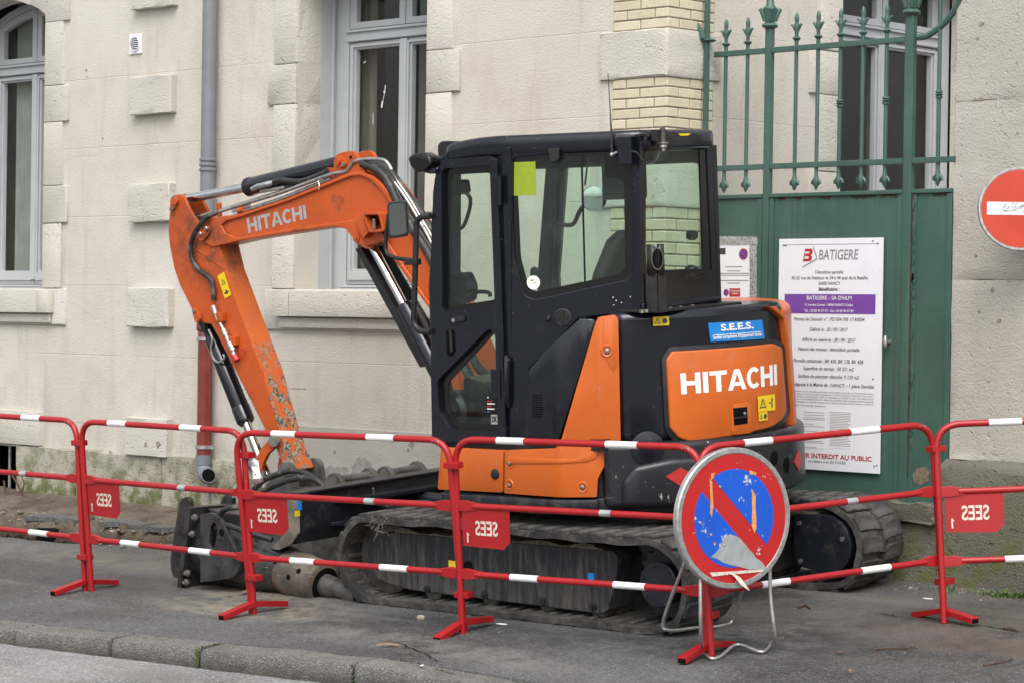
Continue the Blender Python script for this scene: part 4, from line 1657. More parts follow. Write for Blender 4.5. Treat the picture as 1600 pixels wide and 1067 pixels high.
for x0, x1, ys_ in ((1254, 1290, 641), (1295.5, 1331, 641)):
    quad(PB_, x0, 640, x1, 700, 0, .0008, 'paper', BD, 'small_form')
    y = 643.5
    while y < 698:
        e = x1 - 1.5 - random.choice((0, 0, 3, 12, 18)) * (1 if x0 < 1280 else .25)
        quad(PB_, x0 + 1.5, y, e, y + .8, .0008, .0012, 'inkgrey', BD, 'form_line')
        y += (2.6 if x0 > 1280 else random.choice((2.6, 4.2, 7)))
bt('CHANTIER INTERDIT AU PUBLIC', 1218.5, 1362, 712.5, 6.8, 'printred', 0, .03, 'heading')
bt('en réseau avec BATIGERE', 1263, 1322, 721, 4, 'inkgrey', .15, .012)
for q in ((1225, 384), (1228, 384.5), (1364, 377), (1371.5, 381), (1364, 592), (1366, 728), (1370, 727)):
    p_ = PB_.hit(*q)
    MB().lathe(p_, PB_.n, [(.005, 0), (.005, .002), (.002, .004)], 8).obj('screw', MAT['ink'], BD)
quad(PB_, 1222, 381.7, 1374, 382.5, 0, .0008, 'inkgrey', BD, 'rule_line')

# taped paper notice on the gate
PN = PL((0, YG - .012, 0), (1, 0, 0), (0, 0, 1))
NS = thing('paper_notice', 'paper work notice held by silver tape on the gate beside the cab', 'notice', (PN.uv(1150, 474)[0], YG - .012, PN.uv(1150, 474)[1]))
quad(PN, 1112, 376, 1174, 486, 0, .002, 'paper', NS, 'sheet')
for x0, y0, x1, y1 in ((1110, 370, 1184, 383), (1172, 383.5, 1183, 486)):
    A = [(x0, y0), (x1, y0 + .4), (x1, y1), (x0, y1)]
    mb = MB().prism(PN, PN.P(A)[::-1], .002, .004)
    mb.slice(0, -9.9, -9.3, .03).slice(2, 1.6, 2.2, .03).jitter(.0016)
    mb.obj('tape', MAT['tape'], NS, ang=60)
for (x0, y0, x1, y1, m_) in ((1110, 388, 1134, 398, 'ink'), (1140, 451, 1157, 464, 'printred')):
    quad(PN, x0, y0, x1, y1, .002, .003, m_, NS, 'printed_box')
for t_, l_, r_, y_, c_ in (('SIGNALISATION', 1142, 1159, 455, 2), ('ARRET', 1144, 1154, 459, 2)):
    bt(t_, l_, r_, y_, c_, 'whitedecal', 0, .02, pl=PN, par=NS, w=.004)
for y_, l_, r_ in ((416.5, 1134, 1160), (423, 1137, 1157), (427, 1126, 1172), (430, 1127, 1171), (438, 1125, 1170), (442, 1137, 1156)):
    quad(PN, l_, y_, r_, y_ + 1.3, .002, .0028, 'inkgrey', NS, 'text_line')


def rdisc(pl, cpx, cpy, rpx, w, par, name='no_parking_pictogram', slash=1):
    c = pl.uv(cpx, cpy)
    r = abs(pl.uv(cpx, cpy - rpx)[1] - c[1])
    circ = lambda k: [(c[0] + r * k * math.cos(t * math.pi / 12), c[1] + r * k * math.sin(t * math.pi / 12)) for t in range(24)]
    o = MB().prism(pl, circ(1), w, w + .001).obj(name, MAT['printred'], par, smooth=False)
    MB().prism(pl, circ(.74), w + .001, w + .0018).obj('blue_field', MAT['printblue'], o, smooth=False)
    d = r * .7
    MB().prism(pl, [(c[0] - d, c[1] + d * .75), (c[0] - d * .75, c[1] + d), (c[0] + d, c[1] - d * .75), (c[0] + d * .75, c[1] - d)], w + .0018, w + .0025).obj('slash', MAT['printred'], o, smooth=False)


rdisc(PN, 1162, 397.5, 9, .002, NS)
rdisc(PN, 1135, 457.5, 5.5, .002, NS)

# no entry sign on the pier
PE = PL(PL((0, YG - .22, 0), (1, 0, 0), (0, 0, 1)).hit(1594, 326.5), (.74, .67, 0), (0, 0, 1))
ec = PE.uv(1594, 326.5)
er = abs(PE.uv(1594, 261)[1] - PE.uv(1594, 392)[1]) / 2
NE = thing('no_entry_sign', 'round red no entry sign with white bar on the grey pier', 'road sign', tuple(PE.at(*ec) - V((0, 0, er))))
MB().lathe(PE.at(*ec), PE.n, [(er, -.022), (er, .0), (er - .003, .004), (er - .012, .004), (er - .014, .001), (0.0, .001)], 56).obj('plate', MAT['zinc'], NE, ang=30)
circ = lambda r, n=56: [(ec[0] + r * math.cos(t * 2 * math.pi / n), ec[1] + r * math.sin(t * 2 * math.pi / n)) for t in range(n)]
MB().prism(PE, circ(er - .016), .0012, .0024).obj('red_disc', MAT['noentry'], NE)
bw, bh = er * .79, er * .155
MB().prism(PE, [(ec[0] - bw, ec[1] - bh), (ec[0] + bw, ec[1] - bh), (ec[0] + bw, ec[1] + bh), (ec[0] - bw, ec[1] + bh)], .0026, .0036).obj('white_bar', MAT['noentryw'], NE)
mb = MB()
for k in range(26):
    x, y = ec[0] - bw * .55 + random.random() * bw * .7, ec[1] + random.uniform(-.7, .7) * bh
    l = random.uniform(.01, .03)
    t = random.uniform(-.6, .9)
    mb.prism(PE, [(x, y), (x + l * math.cos(t), y + l * math.sin(t)), (x + l * math.cos(t) - .003, y + l * math.sin(t) + .004), (x - .003, y + .004)], .0038, .0042)
mb.obj('scuff_marks', MAT['signgrey'], NE)
bc_ = PE.at(*ec, -.023)
MB().tube([bc_, V((bc_.x - .04, YG + .01, bc_.z))], .02, 10).obj('bracket', MAT['zinc'], NE)

# ================================================================ BARRIERS
BLN, BHT, TB = 1.455, 1.0, .0172


def band(mb, p, q, r):
    mb.tube([p, q], r, 14)


def barrier_proto(label):
    t = thing('site_barrier', label, 'barrier', mtx=Matrix.Identity(4), group='red and white works barriers round the excavator')
    R_, Wt = MAT['red'], MAT['white']
    L, H = BLN, BHT
    path = fil([(0, 0, .0), (0, 0, H), (L, 0, H), (L, 0, .0)], .135, 8)
    MB().tube(path, TB, 14).obj('frame', R_, t, ang=60)
    for z_, nm in ((.66, 'middle_rail'), (.31, 'lower_rail')):
        mb = MB()
        mb.tube([(.10, 0, z_), (L - .10, 0, z_)], .0165, 12)
        for s_ in (0, 1):
            x0 = .0 if s_ == 0 else L
            d = 1 if s_ == 0 else -1
            # flattened ends of the rail, wider where they meet the post
            pts = [(x0 + d * .012, -.026), (x0 + d * .06, -.028), (x0 + d * .125, -.0165), (x0 + d * .125, .0165), (x0 + d * .06, .028), (x0 + d * .012, .026)]
            Pq = PL((0, 0, z_), (1, 0, 0), (0, 0, 1))
            mb.prism(Pq, pts if d > 0 else pts[::-1], -.012, .012)
        mb.obj(nm, R_, t, bev=.003)
    for z_, r_, fr in ((H, TB + .0012, ((.185, .30), (.635, .76))), (.31, .0178, ((.22, .335), (.645, .77)))):
        for f0, f1 in fr:
            MB().tube([(f0 * L, 0, z_), (f1 * L, 0, z_)], r_, 14).obj('white_band', Wt, t, ang=60)
    MB().tube([(.60 * L, 0, .66), (.645 * L, 0, .66)], .0172, 12).obj('rail_label', MAT['signgrey'], t, ang=60)
    # plate with punched lettering, read from behind
    Pp = PL((0, -.004, 0), (1, 0, 0), (0, 0, 1))
    pl_ = [(.03, .655), (.03, .455), (.285, .448), (.325, .485), (.328, .655)]
    plate = MB().prism(Pp, [(a, b) for a, b in pl_], -.003, 0).obj('name_plate', R_, t)
    text('SEES', Pp, .112, .252, .515, .585, .001, MAT['bone'], plate, 'lettering', 0, .02, True)
    P1, w1 = sfont('1')
    decal(P1, lambda a, b: Pp.at(.05 + (w1 - a) * .04, .475 + b * .05, .001), MAT['bone'], plate, 'numeral')
    # clamps on the posts, foot channel at the right post
    for z_ in (.872, .20):
        mb = MB().box(L - .028, L + .062, -.028, .028, z_ - .016, z_ + .016)
        mb.obj('clamp', R_, t, bev=.004)
    mb = MB()
    x = L
    sec = lambda y, z: [mb.bm.verts.new((x - .026, y, z)), mb.bm.verts.new((x + .026, y, z)), mb.bm.verts.new((x + .026, y, z + .03)), mb.bm.verts.new((x - .026, y, z + .03))]
    rr = [sec(-.23, .002), sec(-.02, .036), sec(.02, .036), sec(.23, .002)]
    for A, B in zip(rr, rr[1:]):
        for q in range(4):
            mb.bm.faces.new((A[q], A[(q + 1) % 4], B[(q + 1) % 4], B[q]))
    mb.bm.faces.new(rr[0][::-1])
    mb.bm.faces.new(rr[-1])
    ft = mb.obj('foot', R_, t, bev=.003)
    # open channel ends
    for s_ in (-1, 1):
        MB().box(x - .021, x + .021, s_ * .2302, s_ * .2312, .004, .026).obj('channel_opening', MAT['dark'], ft)
    return t


def copy_tree(o, par=None):
    c = o.copy()
    COL.objects.link(c)
    if par:
        c.parent = par
    for ch in [k for k in bpy.data.objects if k.parent == o]:
        copy_tree(ch, c)
    return c


def place(o, p, q, lean):
    """left post foot at p, rail towards q, leaning towards the street by lean radians"""
    X_ = (V(q) - V(p)).normalized()
    Y_ = V((0, 0, 1)).cross(X_).normalized()
    Z_ = X_.cross(Y_).normalized()
    Y2 = Y_ * math.cos(lean) + Z_ * math.sin(lean)
    Z2 = Z_ * math.cos(lean) - Y_ * math.sin(lean)
    m = Matrix.Identity(4)
    for i in range(3):
        m[i][0], m[i][1], m[i][2], m[i][3] = X_[i], Y2[i], Z2[i], p[i]
    o.matrix_world = m


G0 = lambda px, py: ground(px, py)
J = dict(b0r=G0(133, 922), b1l=G0(142, 923), b1r=G0(398, 958), b2l=G0(406, 958), b2r=G0(711, 986), b3l=G0(718, 989), b3r=G0(1110, 1024), b4l=G0(1121, 1025), b4r=G0(1468, 971), b5l=G0(1475, 973))


def ends(l, r):
    l, r = J[l], J[r]
    d = (r - l).normalized()
    m = (l + r) / 2
    return m - d * BLN / 2, m + d * BLN / 2


proto = barrier_proto('red and white works barrier on the far left, cut by the picture edge')
B = [proto] + [copy_tree(proto) for _ in range(5)]
lab = ['leftmost red and white barrier, only its right end inside the picture',
       'red and white barrier in front of the cellar wall and the red downpipe',
       'red and white barrier in front of the breaker, tilting towards the street',
       'red and white barrier across the near track, left of the parking sign',
       'red and white barrier running back from the parking sign to the stone pier',
       'rightmost red and white barrier, before the mossy pier base']
for o, l_ in zip(B, lab):
    o['label'] = l_
d01 = (J['b1r'] - J['b1l']).normalized()
place(B[0], J['b0r'] - d01 * BLN, J['b0r'], math.radians(4.5))
for k, lean in ((1, 5.4), (2, 8.2), (3, 4.4), (4, -2.4)):
    p, q = ends('b%dl' % k, 'b%dr' % k)
    place(B[k], p, q, math.radians(lean))
# last barrier runs on to the right, back parallel to the wall
p5 = J['b5l']
q5 = V((p5.x + .70, p5.y + .69, zg(0, p5.y + .69)))
place(B[5], p5, q5, math.radians(-3.2))

# ---------------------------------------------------------------- no parking sign on its wire easel
o_, d_ = ray(1147, 809)
dc = o_ + d_ * (11.9 / d_.dot(cf))
PN2 = PL(dc, (.24, 1, 0), (0, 0, 1))
DR = .331
NP = thing('no_parking_sign', 'battered round no parking sign on a wire easel in front of the barriers', 'road sign', (dc.x, dc.y, zg(dc.x, dc.y)))
MB().lathe(dc, PN2.n, [(DR - .004, -.030), (DR, -.026), (DR, -.002), (DR - .006, .004), (DR - .022, .004), (DR - .027, .0), (0, .0)], 64).obj('plate', MAT['signgrey'], NP, ang=30)
MB().lathe(dc, PN2.n, [(DR - .0255, .0002), (DR - .0235, .0052), (DR - .004, .0052), (DR + .0008, -.001), (DR + .0008, -.027)], 64).obj('rim', MAT['zinc'], NP, ang=30)


def cpoly(r, n=64, a0=0, a1=360):
    return [(r * math.cos(math.radians(a0 + (a1 - a0) * t / n)), r * math.sin(math.radians(a0 + (a1 - a0) * t / n))) for t in range(n + (0 if a1 - a0 == 360 else 1))]


MB().prism(PN2, cpoly(DR - .0275), .0004, .0016).obj('red_film', MAT['signred'], NP)
# two blue halves either side of the slash
bw_ = .044
th0 = math.degrees(math.asin(bw_ / (DR * .70)))
rb = DR * .70
MB().prism(PN2, [(rb * math.cos(math.radians(t)), rb * math.sin(math.radians(t))) for t in [-45 + th0 + (180 - 2 * th0) * k / 30 for k in range(31)]], .0018, .0028).obj('blue_film', MAT['signblue'], NP)
MB().prism(PN2, [(rb * math.cos(math.radians(t)), rb * math.sin(math.radians(t))) for t in [135 + th0 + (180 - 2 * th0) * k / 30 for k in range(31)]], .0018, .0028).obj('blue_film', MAT['signblue'], NP)


def torn(pts, n=4, j=.006):
    out = []
    for i in range(len(pts)):
        a, b = V(pts[i]), V(pts[(i + 1) % len(pts)])
        for k in range(n):
            t = k / n
            p = a + (b - a) * t
            out.append((p.x + random.uniform(-j, j) * (k > 0), p.y + random.uniform(-j, j) * (k > 0)))
    return out


gp = PN2.P([(1111, 870), (1118, 862), (1127, 849), (1131, 840), (1136, 836), (1141, 834), (1152, 838), (1166, 852), (1180, 871), (1192, 880), (1197, 886), (1194, 890), (1170, 889), (1140, 882)])
MB().prism(PN2, torn(gp, 3, .004)[::-1], .003, .0042).obj('torn_patch', MAT['signgrey'], NP)
for pts in ([(1108, 745), (1112, 752), (1114, 790), (1111, 808), (1109, 800)], [(1173, 762), (1180, 774), (1181, 826), (1178, 833), (1174, 822), (1175, 795)],
            [(1110, 738), (1117, 738), (1114, 745), (1110, 750)], [(1169, 734), (1181, 738), (1180, 742), (1172, 741)], [(1108, 834), (1112, 832), (1111, 838)], [(1114, 848), (1119, 846), (1116, 852)]):
    MB().prism(PN2, torn(PN2.P(pts), 3, .003)[::-1], .003, .0042).obj('old_film', MAT['signorange'], NP)
MB().prism(PN2, torn(PN2.P([(1108, 894), (1194, 889), (1195, 892), (1112, 900)]), 3, .002)[::-1], .003, .0044).obj('tape_strip', MAT['bone'], NP)
fl = [PN2.hit(*q, .012) for q in ((1140, 893), (1151, 901), (1158, 912), (1166, 921))]
mb = MB()
for A, B_ in zip(fl, fl[1:]):
    pass
vs = [[mb.bm.verts.new(p + PN2.ex * s_ * (.004 + .012 * math.sin(k * 1.1)) + PN2.n * .008 * k) for s_ in (-1, 1)] for k, p in enumerate(fl)]
for A, B_ in zip(vs, vs[1:]):
    mb.bm.faces.new((A[0], A[1], B_[1], B_[0]))
mb.obj('loose_tape', MAT['bone'], NP)
for q in ((1125, 760), (1167, 757), (1132, 851), (1094, 816)):
    MB().lathe(PN2.hit(*q, .003), PN2.n, [(.006, 0), (.006, .002), (.003, .004)], 10).obj('rivet', MAT['signgrey'], NP)


def gp_(px, py, up=.01):
    p = ground(px, py)
    p.z += up
    return p


wr = .0085
f1 = PN2.hit(1094, 870, -.035)
f2 = PN2.hit(1203, 870, -.035)
low = [PN2.hit(1095, 985, -.035), gp_(1099, 1024, .03), gp_(1110, 1031), gp_(1126, 1028), gp_(1152, 1016, .03), gp_(1190, 1022, .012), gp_(1207, 1012, .03), PN2.hit(1211, 995, -.035), PN2.hit(1204, 930, -.035)]
MB().tube(spline([f1] + low + [f2], 6), wr, 10).obj('front_leg', MAT['zinc'], NP, ang=60)
r1, r2 = PN2.hit(1098, 800, -.05), PN2.hit(1190, 800, -.05)
PXR = PL((-8.05, 0, 0), (0, 1, 0), (0, 0, 1))
k1, k2, k3, k4 = PXR.hit(1037, 968), PXR.hit(1045, 984), PXR.hit(1128, 977), PXR.hit(1148, 962)
MB().tube(spline([r1, r1 * .5 + k1 * .5, k1, k2, k2 * .5 + k3 * .5, k3, k4, r2 * .55 + k4 * .45, r2], 6), wr, 10).obj('rear_leg', MAT['zinc'], NP, ang=60)
MB().tube([r1 + V((0, -.02, 0)), r2 + V((0, .02, 0))], wr, 8).obj('hinge_bar', MAT['zinc'], NP)

# plastic tape knotted on the barrier posts, by the breaker
PT = PL((0, J['b1r'].y - .06, 0), (1, 0, 0), (0, 0, 1))


def ribbon(name, pairs, label):
    mb = MB()
    vs = []
    for k, (l, r) in enumerate(pairs):
        a, b = PT.hit(*l, .02 * math.sin(k * 1.9)), PT.hit(*r, .02 * math.sin(k * 1.9 + 1.4))
        n = 4
        vs.append([mb.bm.verts.new(a + (b - a) * i / n + PT.n * .012 * math.sin(i * 2.4 + k * 1.3)) for i in range(n + 1)])
    for A, B_ in zip(vs, vs[1:]):
        for i in range(4):
            mb.bm.faces.new((A[i], A[i + 1], B_[i + 1], B_[i]))
    o = mb.obj(name, MAT['bag'], None, ang=50)
    md = o.modifiers.new('thick', 'SOLIDIFY')
    md.thickness = .0015
    tag(o, label, 'plastic tape')
    return o


recenter(ribbon('knotted_tape', [((379, 717), (390, 713)), ((381, 722), (401, 719)), ((386, 729), (404, 728)), ((391, 738), (408, 738)), ((394, 748), (412, 745)), ((397, 757), (411, 752))], 'white plastic tape knotted at the barrier posts beside the hoses'), PT.hit(392, 735))
recenter(ribbon('hanging_tape', [((378, 747), (385, 750)), ((370, 756), (381, 760)), ((364, 766), (377, 769)), ((361, 776), (370, 777))], 'torn white plastic strip hanging left of the knotted barrier posts'), PT.hit(370, 765))

# ================================================================ THE EXCAVATOR
EX = thing('mini_excavator', 'orange and black tracked excavator with glazed cab parked on the pavement', 'excavator', mtx=MM)
PDR = PL((0, .93, 0), (-1, 0, 0), (0, 0, 1), 1)
PQ = PL((-.03, .93, 0), (-.69, -.29, 0), (0, 0, 1), 1)
PR = PL((-.75, 0, 0), (0, -1, 0), (0, 0, 1), 1)
PC = PL((0, 0, 0), (-1, 0, 0), (0, 0, 1), 1)          # centre plane of boom and stick
F0 = -math.sqrt(1 - .93 ** 2)
TH0 = math.acos(-F0)
FLAT = PL((0, 0, 0), (1, 0, 0), (0, 1, 0))


def hmap(c):
    """flat (s, u, w) -> side and round tail of the upper structure"""
    s, u, w = c
    if s <= 0:
        return V((F0 - s, .93 + w, u))
    t = TH0 - s
    return V((-math.cos(t) * (1 + w), math.sin(t) * (1 + w), u))


def psu(px, py, w=0.):
    o, d = ray(px, py, 1)
    R_ = 1 + w
    A = d.x ** 2 + d.y ** 2
    Bq = o.x * d.x + o.y * d.y
    Cq = o.x ** 2 + o.y ** 2 - R_ * R_
    D = Bq * Bq - A * Cq
    if D > 0:
        t = (-Bq - math.sqrt(D)) / A
        p = o + t * d
        th = math.atan2(p.y, -p.x)
        if th < TH0:
            return (TH0 - th, p.z)
    t = (.93 + w - o.y) / d.y
    p = o + t * d
    return (min(0, F0 - p.x), p.z)


def curved(poly, w0, w1, holes=(), bev=.006, seg=2, step=.06):
    mb = MB().prism(FLAT, poly, w0, w1, holes)
    mb.bevel(bev, seg)
    ss = [p[0] for p in poly]
    mb.slice(0, min(ss) + step / 2, max(ss), step)
    return mb.map(hmap)


# ---- tracks
BP = []      # belt centre path in (f, u)
rA = .232
cF, cR, uc = .975, -.985, .247
for k in range(17):
    t = math.radians(-90 + 180 * k / 16)
    BP.append((cF + rA * math.cos(t), uc + .0 + rA * math.sin(t) * 1.0))
for f_, du in ((.75, -.006), (.5, 0.003), (.2, .004), (-.1, -.006), (-.4, -.008), (-.7, -.012)):
    BP.append((f_, uc + rA + du))
for k in range(17):
    t = math.radians(90 + 180 * k / 16)
    BP.append((cR + rA * math.cos(t), uc + rA * math.sin(t)))
for f_ in (-.7, -.4, -.1, .2, .5, .75):
    BP.append((f_, .0155))


def dens(path, step):
    P_ = [V(p) for p in path] + [V(path[0])]
    tot = sum((b - a).length for a, b in zip(P_, P_[1:]))
    n = int(round(tot / step))
    out = []
    acc, i = 0, 0
    segl = (P_[1] - P_[0]).length
    for k in range(n):
        tgt = tot * k / n
        while acc + segl < tgt and i < len(P_) - 2:
            acc += segl
            i += 1
            segl = (P_[i + 1] - P_[i]).length
        t = (tgt - acc) / segl
        p = P_[i] + (P_[i + 1] - P_[i]) * t
        d = (P_[i + 1] - P_[i]).normalized()
        out.append((p, d))
    return out


lug = MB()
# tread block: a chunky chevron half, worn at the edges
pts = [(-.046, -.203), (.040, -.203), (.044, -.07), (.060, .012), (-.026, .012), (-.044, -.06)]
lug.prism(ZP, pts, -.004, .017)
lug.bevel(.008, 2)
lug = lug.mesh('tread_lug', MAT['rubber'])
dlug = MB().box(-.013, .013, -.15, .15, 0, .022)
dlug.bevel(.005, 1)
dlug = dlug.mesh('drive_lug', MAT['rubber'])
COVER = {}


def track(side):
    l0, l1 = (.575, .985) if side > 0 else (-.985, -.575)
    T = empty_part('track', EX)
    pp = dens(BP, .06)
    mb = MB()
    rows = []
    for i, (p, d) in enumerate(pp):
        nrm = V((d.y, -d.x))
        wv = .004 * math.sin(i * 1.3) + random.uniform(-.002, .002)
        q = []
        for l, h in ((l0, .010), (l0 + .012, .0135), (l1 - .012, .0135), (l1, .010), (l1, -.023), (l0, -.023)):
            q.append(mb.bm.verts.new((p.x + nrm.x * (h + wv), l, p.y + nrm.y * (h + wv))))
        rows.append(q)
    for A, B_ in zip(rows, rows[1:] + rows[:1]):
        for k in range(6):
            mb.bm.faces.new((A[k], A[(k + 1) % 6], B_[(k + 1) % 6], B_[k]))
    mb.obj('belt', MAT['rubber'], T, ang=50)
    lm = (l0 + l1) / 2
    for row in (0, 1):
        qq = dens(BP, .118)
        for i, (p, d) in enumerate(qq):
            if row:
                p2, d2 = qq[(i + 1) % len(qq)]
                p, d = (p + p2) / 2, (d + d2).normalized()
            nrm = V((d.y, -d.x))
            ax = V((d.x, 0, d.y))
            zz = V((nrm.x, 0, nrm.y))
            yy = zz.cross(ax)
            if row:
                ax, yy = -ax, -yy
                ax = ax * -1
            m = Matrix.Identity(4)
            for r in range(3):
                m[r][0], m[r][1], m[r][2] = ax[r], yy[r], zz[r]
            sgn = 1 if row == 0 else -1
            off = 0.012 * (random.random() - .5)
            c = V((p.x + nrm.x * .010, lm, p.y + nrm.y * .010))
            m[0][3], m[1][3], m[2][3] = c.x, c.y, c.z
            inst(lug, 'tread_lug', T, m)
    for i, (p, d) in enumerate(dens(BP, .09)):
        nrm = V((d.y, -d.x))
        ax = V((d.x, 0, d.y))
        zz = V((-nrm.x, 0, -nrm.y))
        yy = zz.cross(ax)
        m = Matrix.Identity(4)
        c = V((p.x - nrm.x * .010, lm, p.y - nrm.y * .010))
        for r in range(3):
            m[r][0], m[r][1], m[r][2], m[r][3] = ax[r], yy[r], zz[r], c[r]
        inst(dlug, 'drive_lug', T, m)
    # frame with idler, rollers, sprocket
    s_ = 1 if side > 0 else -1
    lo = (l1 if side > 0 else l0)          # outer side
    li = (l0 if side > 0 else l1)
    PT_ = PL((0, .90, 0), (-1, 0, 0), (0, 0, 1), 1)
    fp = [(1.02, .355), (1.075, .29), (1.07, .215), (1.0, .125), (.93, .105), (.75, .082), (-.60, .062), (-.64, .085), (-.70, .24), (-.72, .36), (-.68, .40), (.9, .395)]
    PF = PL((0, lm, 0), (-1, 0, 0), (0, 0, 1), 1)
    mb = MB().prism(PF, [(-a, b) for a, b in fp][::-1], -.10, .115)
    FR = mb.obj('track_frame', MAT['frame'], T, bev=.012)
    if side > 0:
        P9 = PL((0, .905, 0), (-1, 0, 0), (0, 0, 1), 1)
        hc = P9.hit(730, 886)
        MB().lathe((hc.x, lm + .1155, hc.z), (0, 1, 0), [(.034, 0), (.034, .002), (.02, .002)], 20).obj('hole', MAT['dark'], FR)
        yc_ = P9.hit(707, 884)
        MB().box(yc_.x - .035, yc_.x + .035, lm + .116, lm + .118, yc_.z - .028, yc_.z + .028).obj('yellow_label', MAT['yellow'], FR)
        yc_ = P9.hit(922, 904)
        MB().box(yc_.x - .02, yc_.x + .02, lm + .116, lm + .118, yc_.z - .03, yc_.z + .03).obj('blue_label', MAT['decalblue'], FR)
    for f_ in (.62, .2, -.2, -.55):
        MB().lathe((f_, lm - .13, .088), (0, 1, 0), [(.0, 0), (.05, 0), (.068, .03), (.068, .10), (.05, .11), (.05, .12), (.062, .13), (.062, .20), (.05, .21), (0, .21)], 20).obj('roller', MAT['worn'], FR)
        MB().lathe((f_, lm + s_ * .115, .102), (0, s_, 0), [(.022, 0), (.022, .012), (.010, .014), (.010, .022), (0, .022)], 12).obj('roller_bolt', MAT['navyd'], FR)
    MB().lathe((cF - .01, lm - .08, uc), (0, 1, 0), [(0, 0), (.12, 0), (.205, .02), (.205, .14), (.12, .16), (0, .16)], 32).obj('idler', MAT['worn'], FR)
    # sprocket
    mb = MB()
    tp = []
    for k in range(42):
        r_ = .205 if (k % 2) else .178
        a = 2 * math.pi * k / 42
        tp += [(cR + r_ * math.cos(a), uc + r_ * math.sin(a))]
    mb.prism(PF, [(-a, b) for a, b in tp][::-1], -.02, .02)
    mb.obj('sprocket', MAT['black'], FR)
    MB().lathe((cR, lm, uc), (0, s_, 0), [(.10, .02), (.10, .11), (.118, .112), (.118, .128), (.112, .134), (.0, .134)], 32).obj('drive_cover', MAT['navyd'], FR)
    for k in range(6):
        a = k * math.pi / 3 + .3
        MB().lathe((cR + .095 * math.cos(a), lm + s_ * .133, uc + .095 * math.sin(a)), (0, s_, 0), [(.007, 0), (.007, .006), (0, .006)], 6).obj('bolt', MAT['navyd'], FR)
    # inner travel motor cover
    a = .17
    cov = [(cR + .21, uc + .03), (cR + .20, uc + a), (cR - .0, uc + a + .01)] + [(cR - a * math.sin(math.radians(q)), uc + .01 + a * math.cos(math.radians(q))) for q in range(20, 180, 20)] + [(cR - .0, uc - a + .02), (cR + .2, uc - a + .05)]
    mb = MB().prism(PF, [(-p, q) for p, q in cov], (-.205 if s_ > 0 else .12), (-.12 if s_ > 0 else .205))
    cv = mb.obj('motor_cover', MAT['navyd'], FR, bev=.012)
    for p, q in ((cR + .16, uc + .12), (cR - .12, uc + .05), (cR + .16, uc - .09)):
        lq = lm - s_ * .205
        MB().lathe((p, lq, q), (0, -s_, 0), [(.014, 0), (.014, .01), (0, .01)], 6).obj('bolt', MAT['bolt'], cv)
    if side < 0:
        mb = MB().box(-.93, -.66, l1 - .20, l1 - .01, .405, .44)
        mb.bevel(.01, 1)
        mb.slice(0, -.9, -.68, .05).jitter(.006)
        mb.obj('mud_slab', MAT['mud'], FR)
    else:
        mb = MB().box(-.62, .85, l1 - .30, l1 - .09, .396, .40)
        mb.slice(0, -.6, .85, .05).slice(1, l1 - .28, l1 - .1, .04)
        mb.map(lambda c: V((c.x, c.y, c.z + (.028 * max(0, mn.noise(V((c.x * 7, c.y * 7, 0))) + .25) if c.z > .398 else 0))))
        mb.obj('mud_layer', MAT['mud'], FR)
    return T


track(1)
track(-1)
# dried roots caught on the near track
PTt = PL((0, .96, 0), (-1, 0, 0), (0, 0, 1), 1)
mb = MB()
for k in range(60):
    x, y = random.gauss(594, 9), random.gauss(816, 5)
    p = PTt.hit(x, y)
    q = p + V((random.uniform(-.07, .07), random.uniform(-.06, .05), random.uniform(-.03, .03)))
    mb.tube(spline([p, (p + q) / 2 + V((0, 0, random.uniform(-.01, .025))), q], 3), .0022, 5)
for e_ in ((584, 845), (588, 838), (601, 832)):
    mb.tube(spline([PTt.hit(592, 818, .03), PTt.hit(590, 828, .04), PTt.hit(*e_, .04)], 4), .003, 5)
tf = mb.obj('root_tuft', MAT['mud'], None, kind='stuff')
tf.matrix_world = MM
tag(tf, 'tuft of dried roots caught on the near track of the excavator', 'dried roots')

# ---- undercarriage and slew ring
mb = MB()
mb.box(-.55, .70, -.50, .50, .26, .44)
mb.box(.70, 1.5, -.34, -.22, .30, .40)
mb.box(.70, 1.5, .22, .34, .30, .40)
mb.box(-.3, -.12, -.6, .6, .18, .36)
mb.box(.3, .48, -.6, .6, .18, .36)
mb.obj('undercarriage', MAT['navyd'], EX, bev=.02)
MB().lathe((0, 0, .43), (0, 0, 1), [(.46, 0), (.46, .10), (.40, .10), (.40, .19)], 48).obj('slew_ring', MAT['black'], EX)

# ---- dozer blade
PBL = PL((0, 0, 0), (0, -1, 0), (0, 0, 1), 1)
PSD = PL((0, 0, 0), (1, 0, 0), (0, 0, 1), 1)
prof = [(1.555, .572), (1.545, .50), (1.54, .42), (1.565, .335), (1.64, .285), (1.735, .262), (1.74, .275), (1.655, .31), (1.60, .365), (1.585, .43), (1.60, .50), (1.645, .572)]
BLD = MB().prism(PSD, prof, -.96, .96).obj('dozer_blade', MAT['navyd'], EX, bev=.004, ang=50)
ep = [(1.53, .577), (1.655, .577), (1.62, .44), (1.66, .34), (1.765, .255), (1.70, .252), (1.60, .29), (1.53, .36)]
for s_ in (-1, 1):
    MB().prism(PSD, ep, *( (-.975, -.9605) if s_ > 0 else (.9605, .975))).obj('end_plate', MAT['bladeedge'], BLD, bev=.003)
MB().box(1.53, 1.66, -.962, .962, .573, .588).obj('top_strip', MAT['navyd'], BLD, bev=.004)
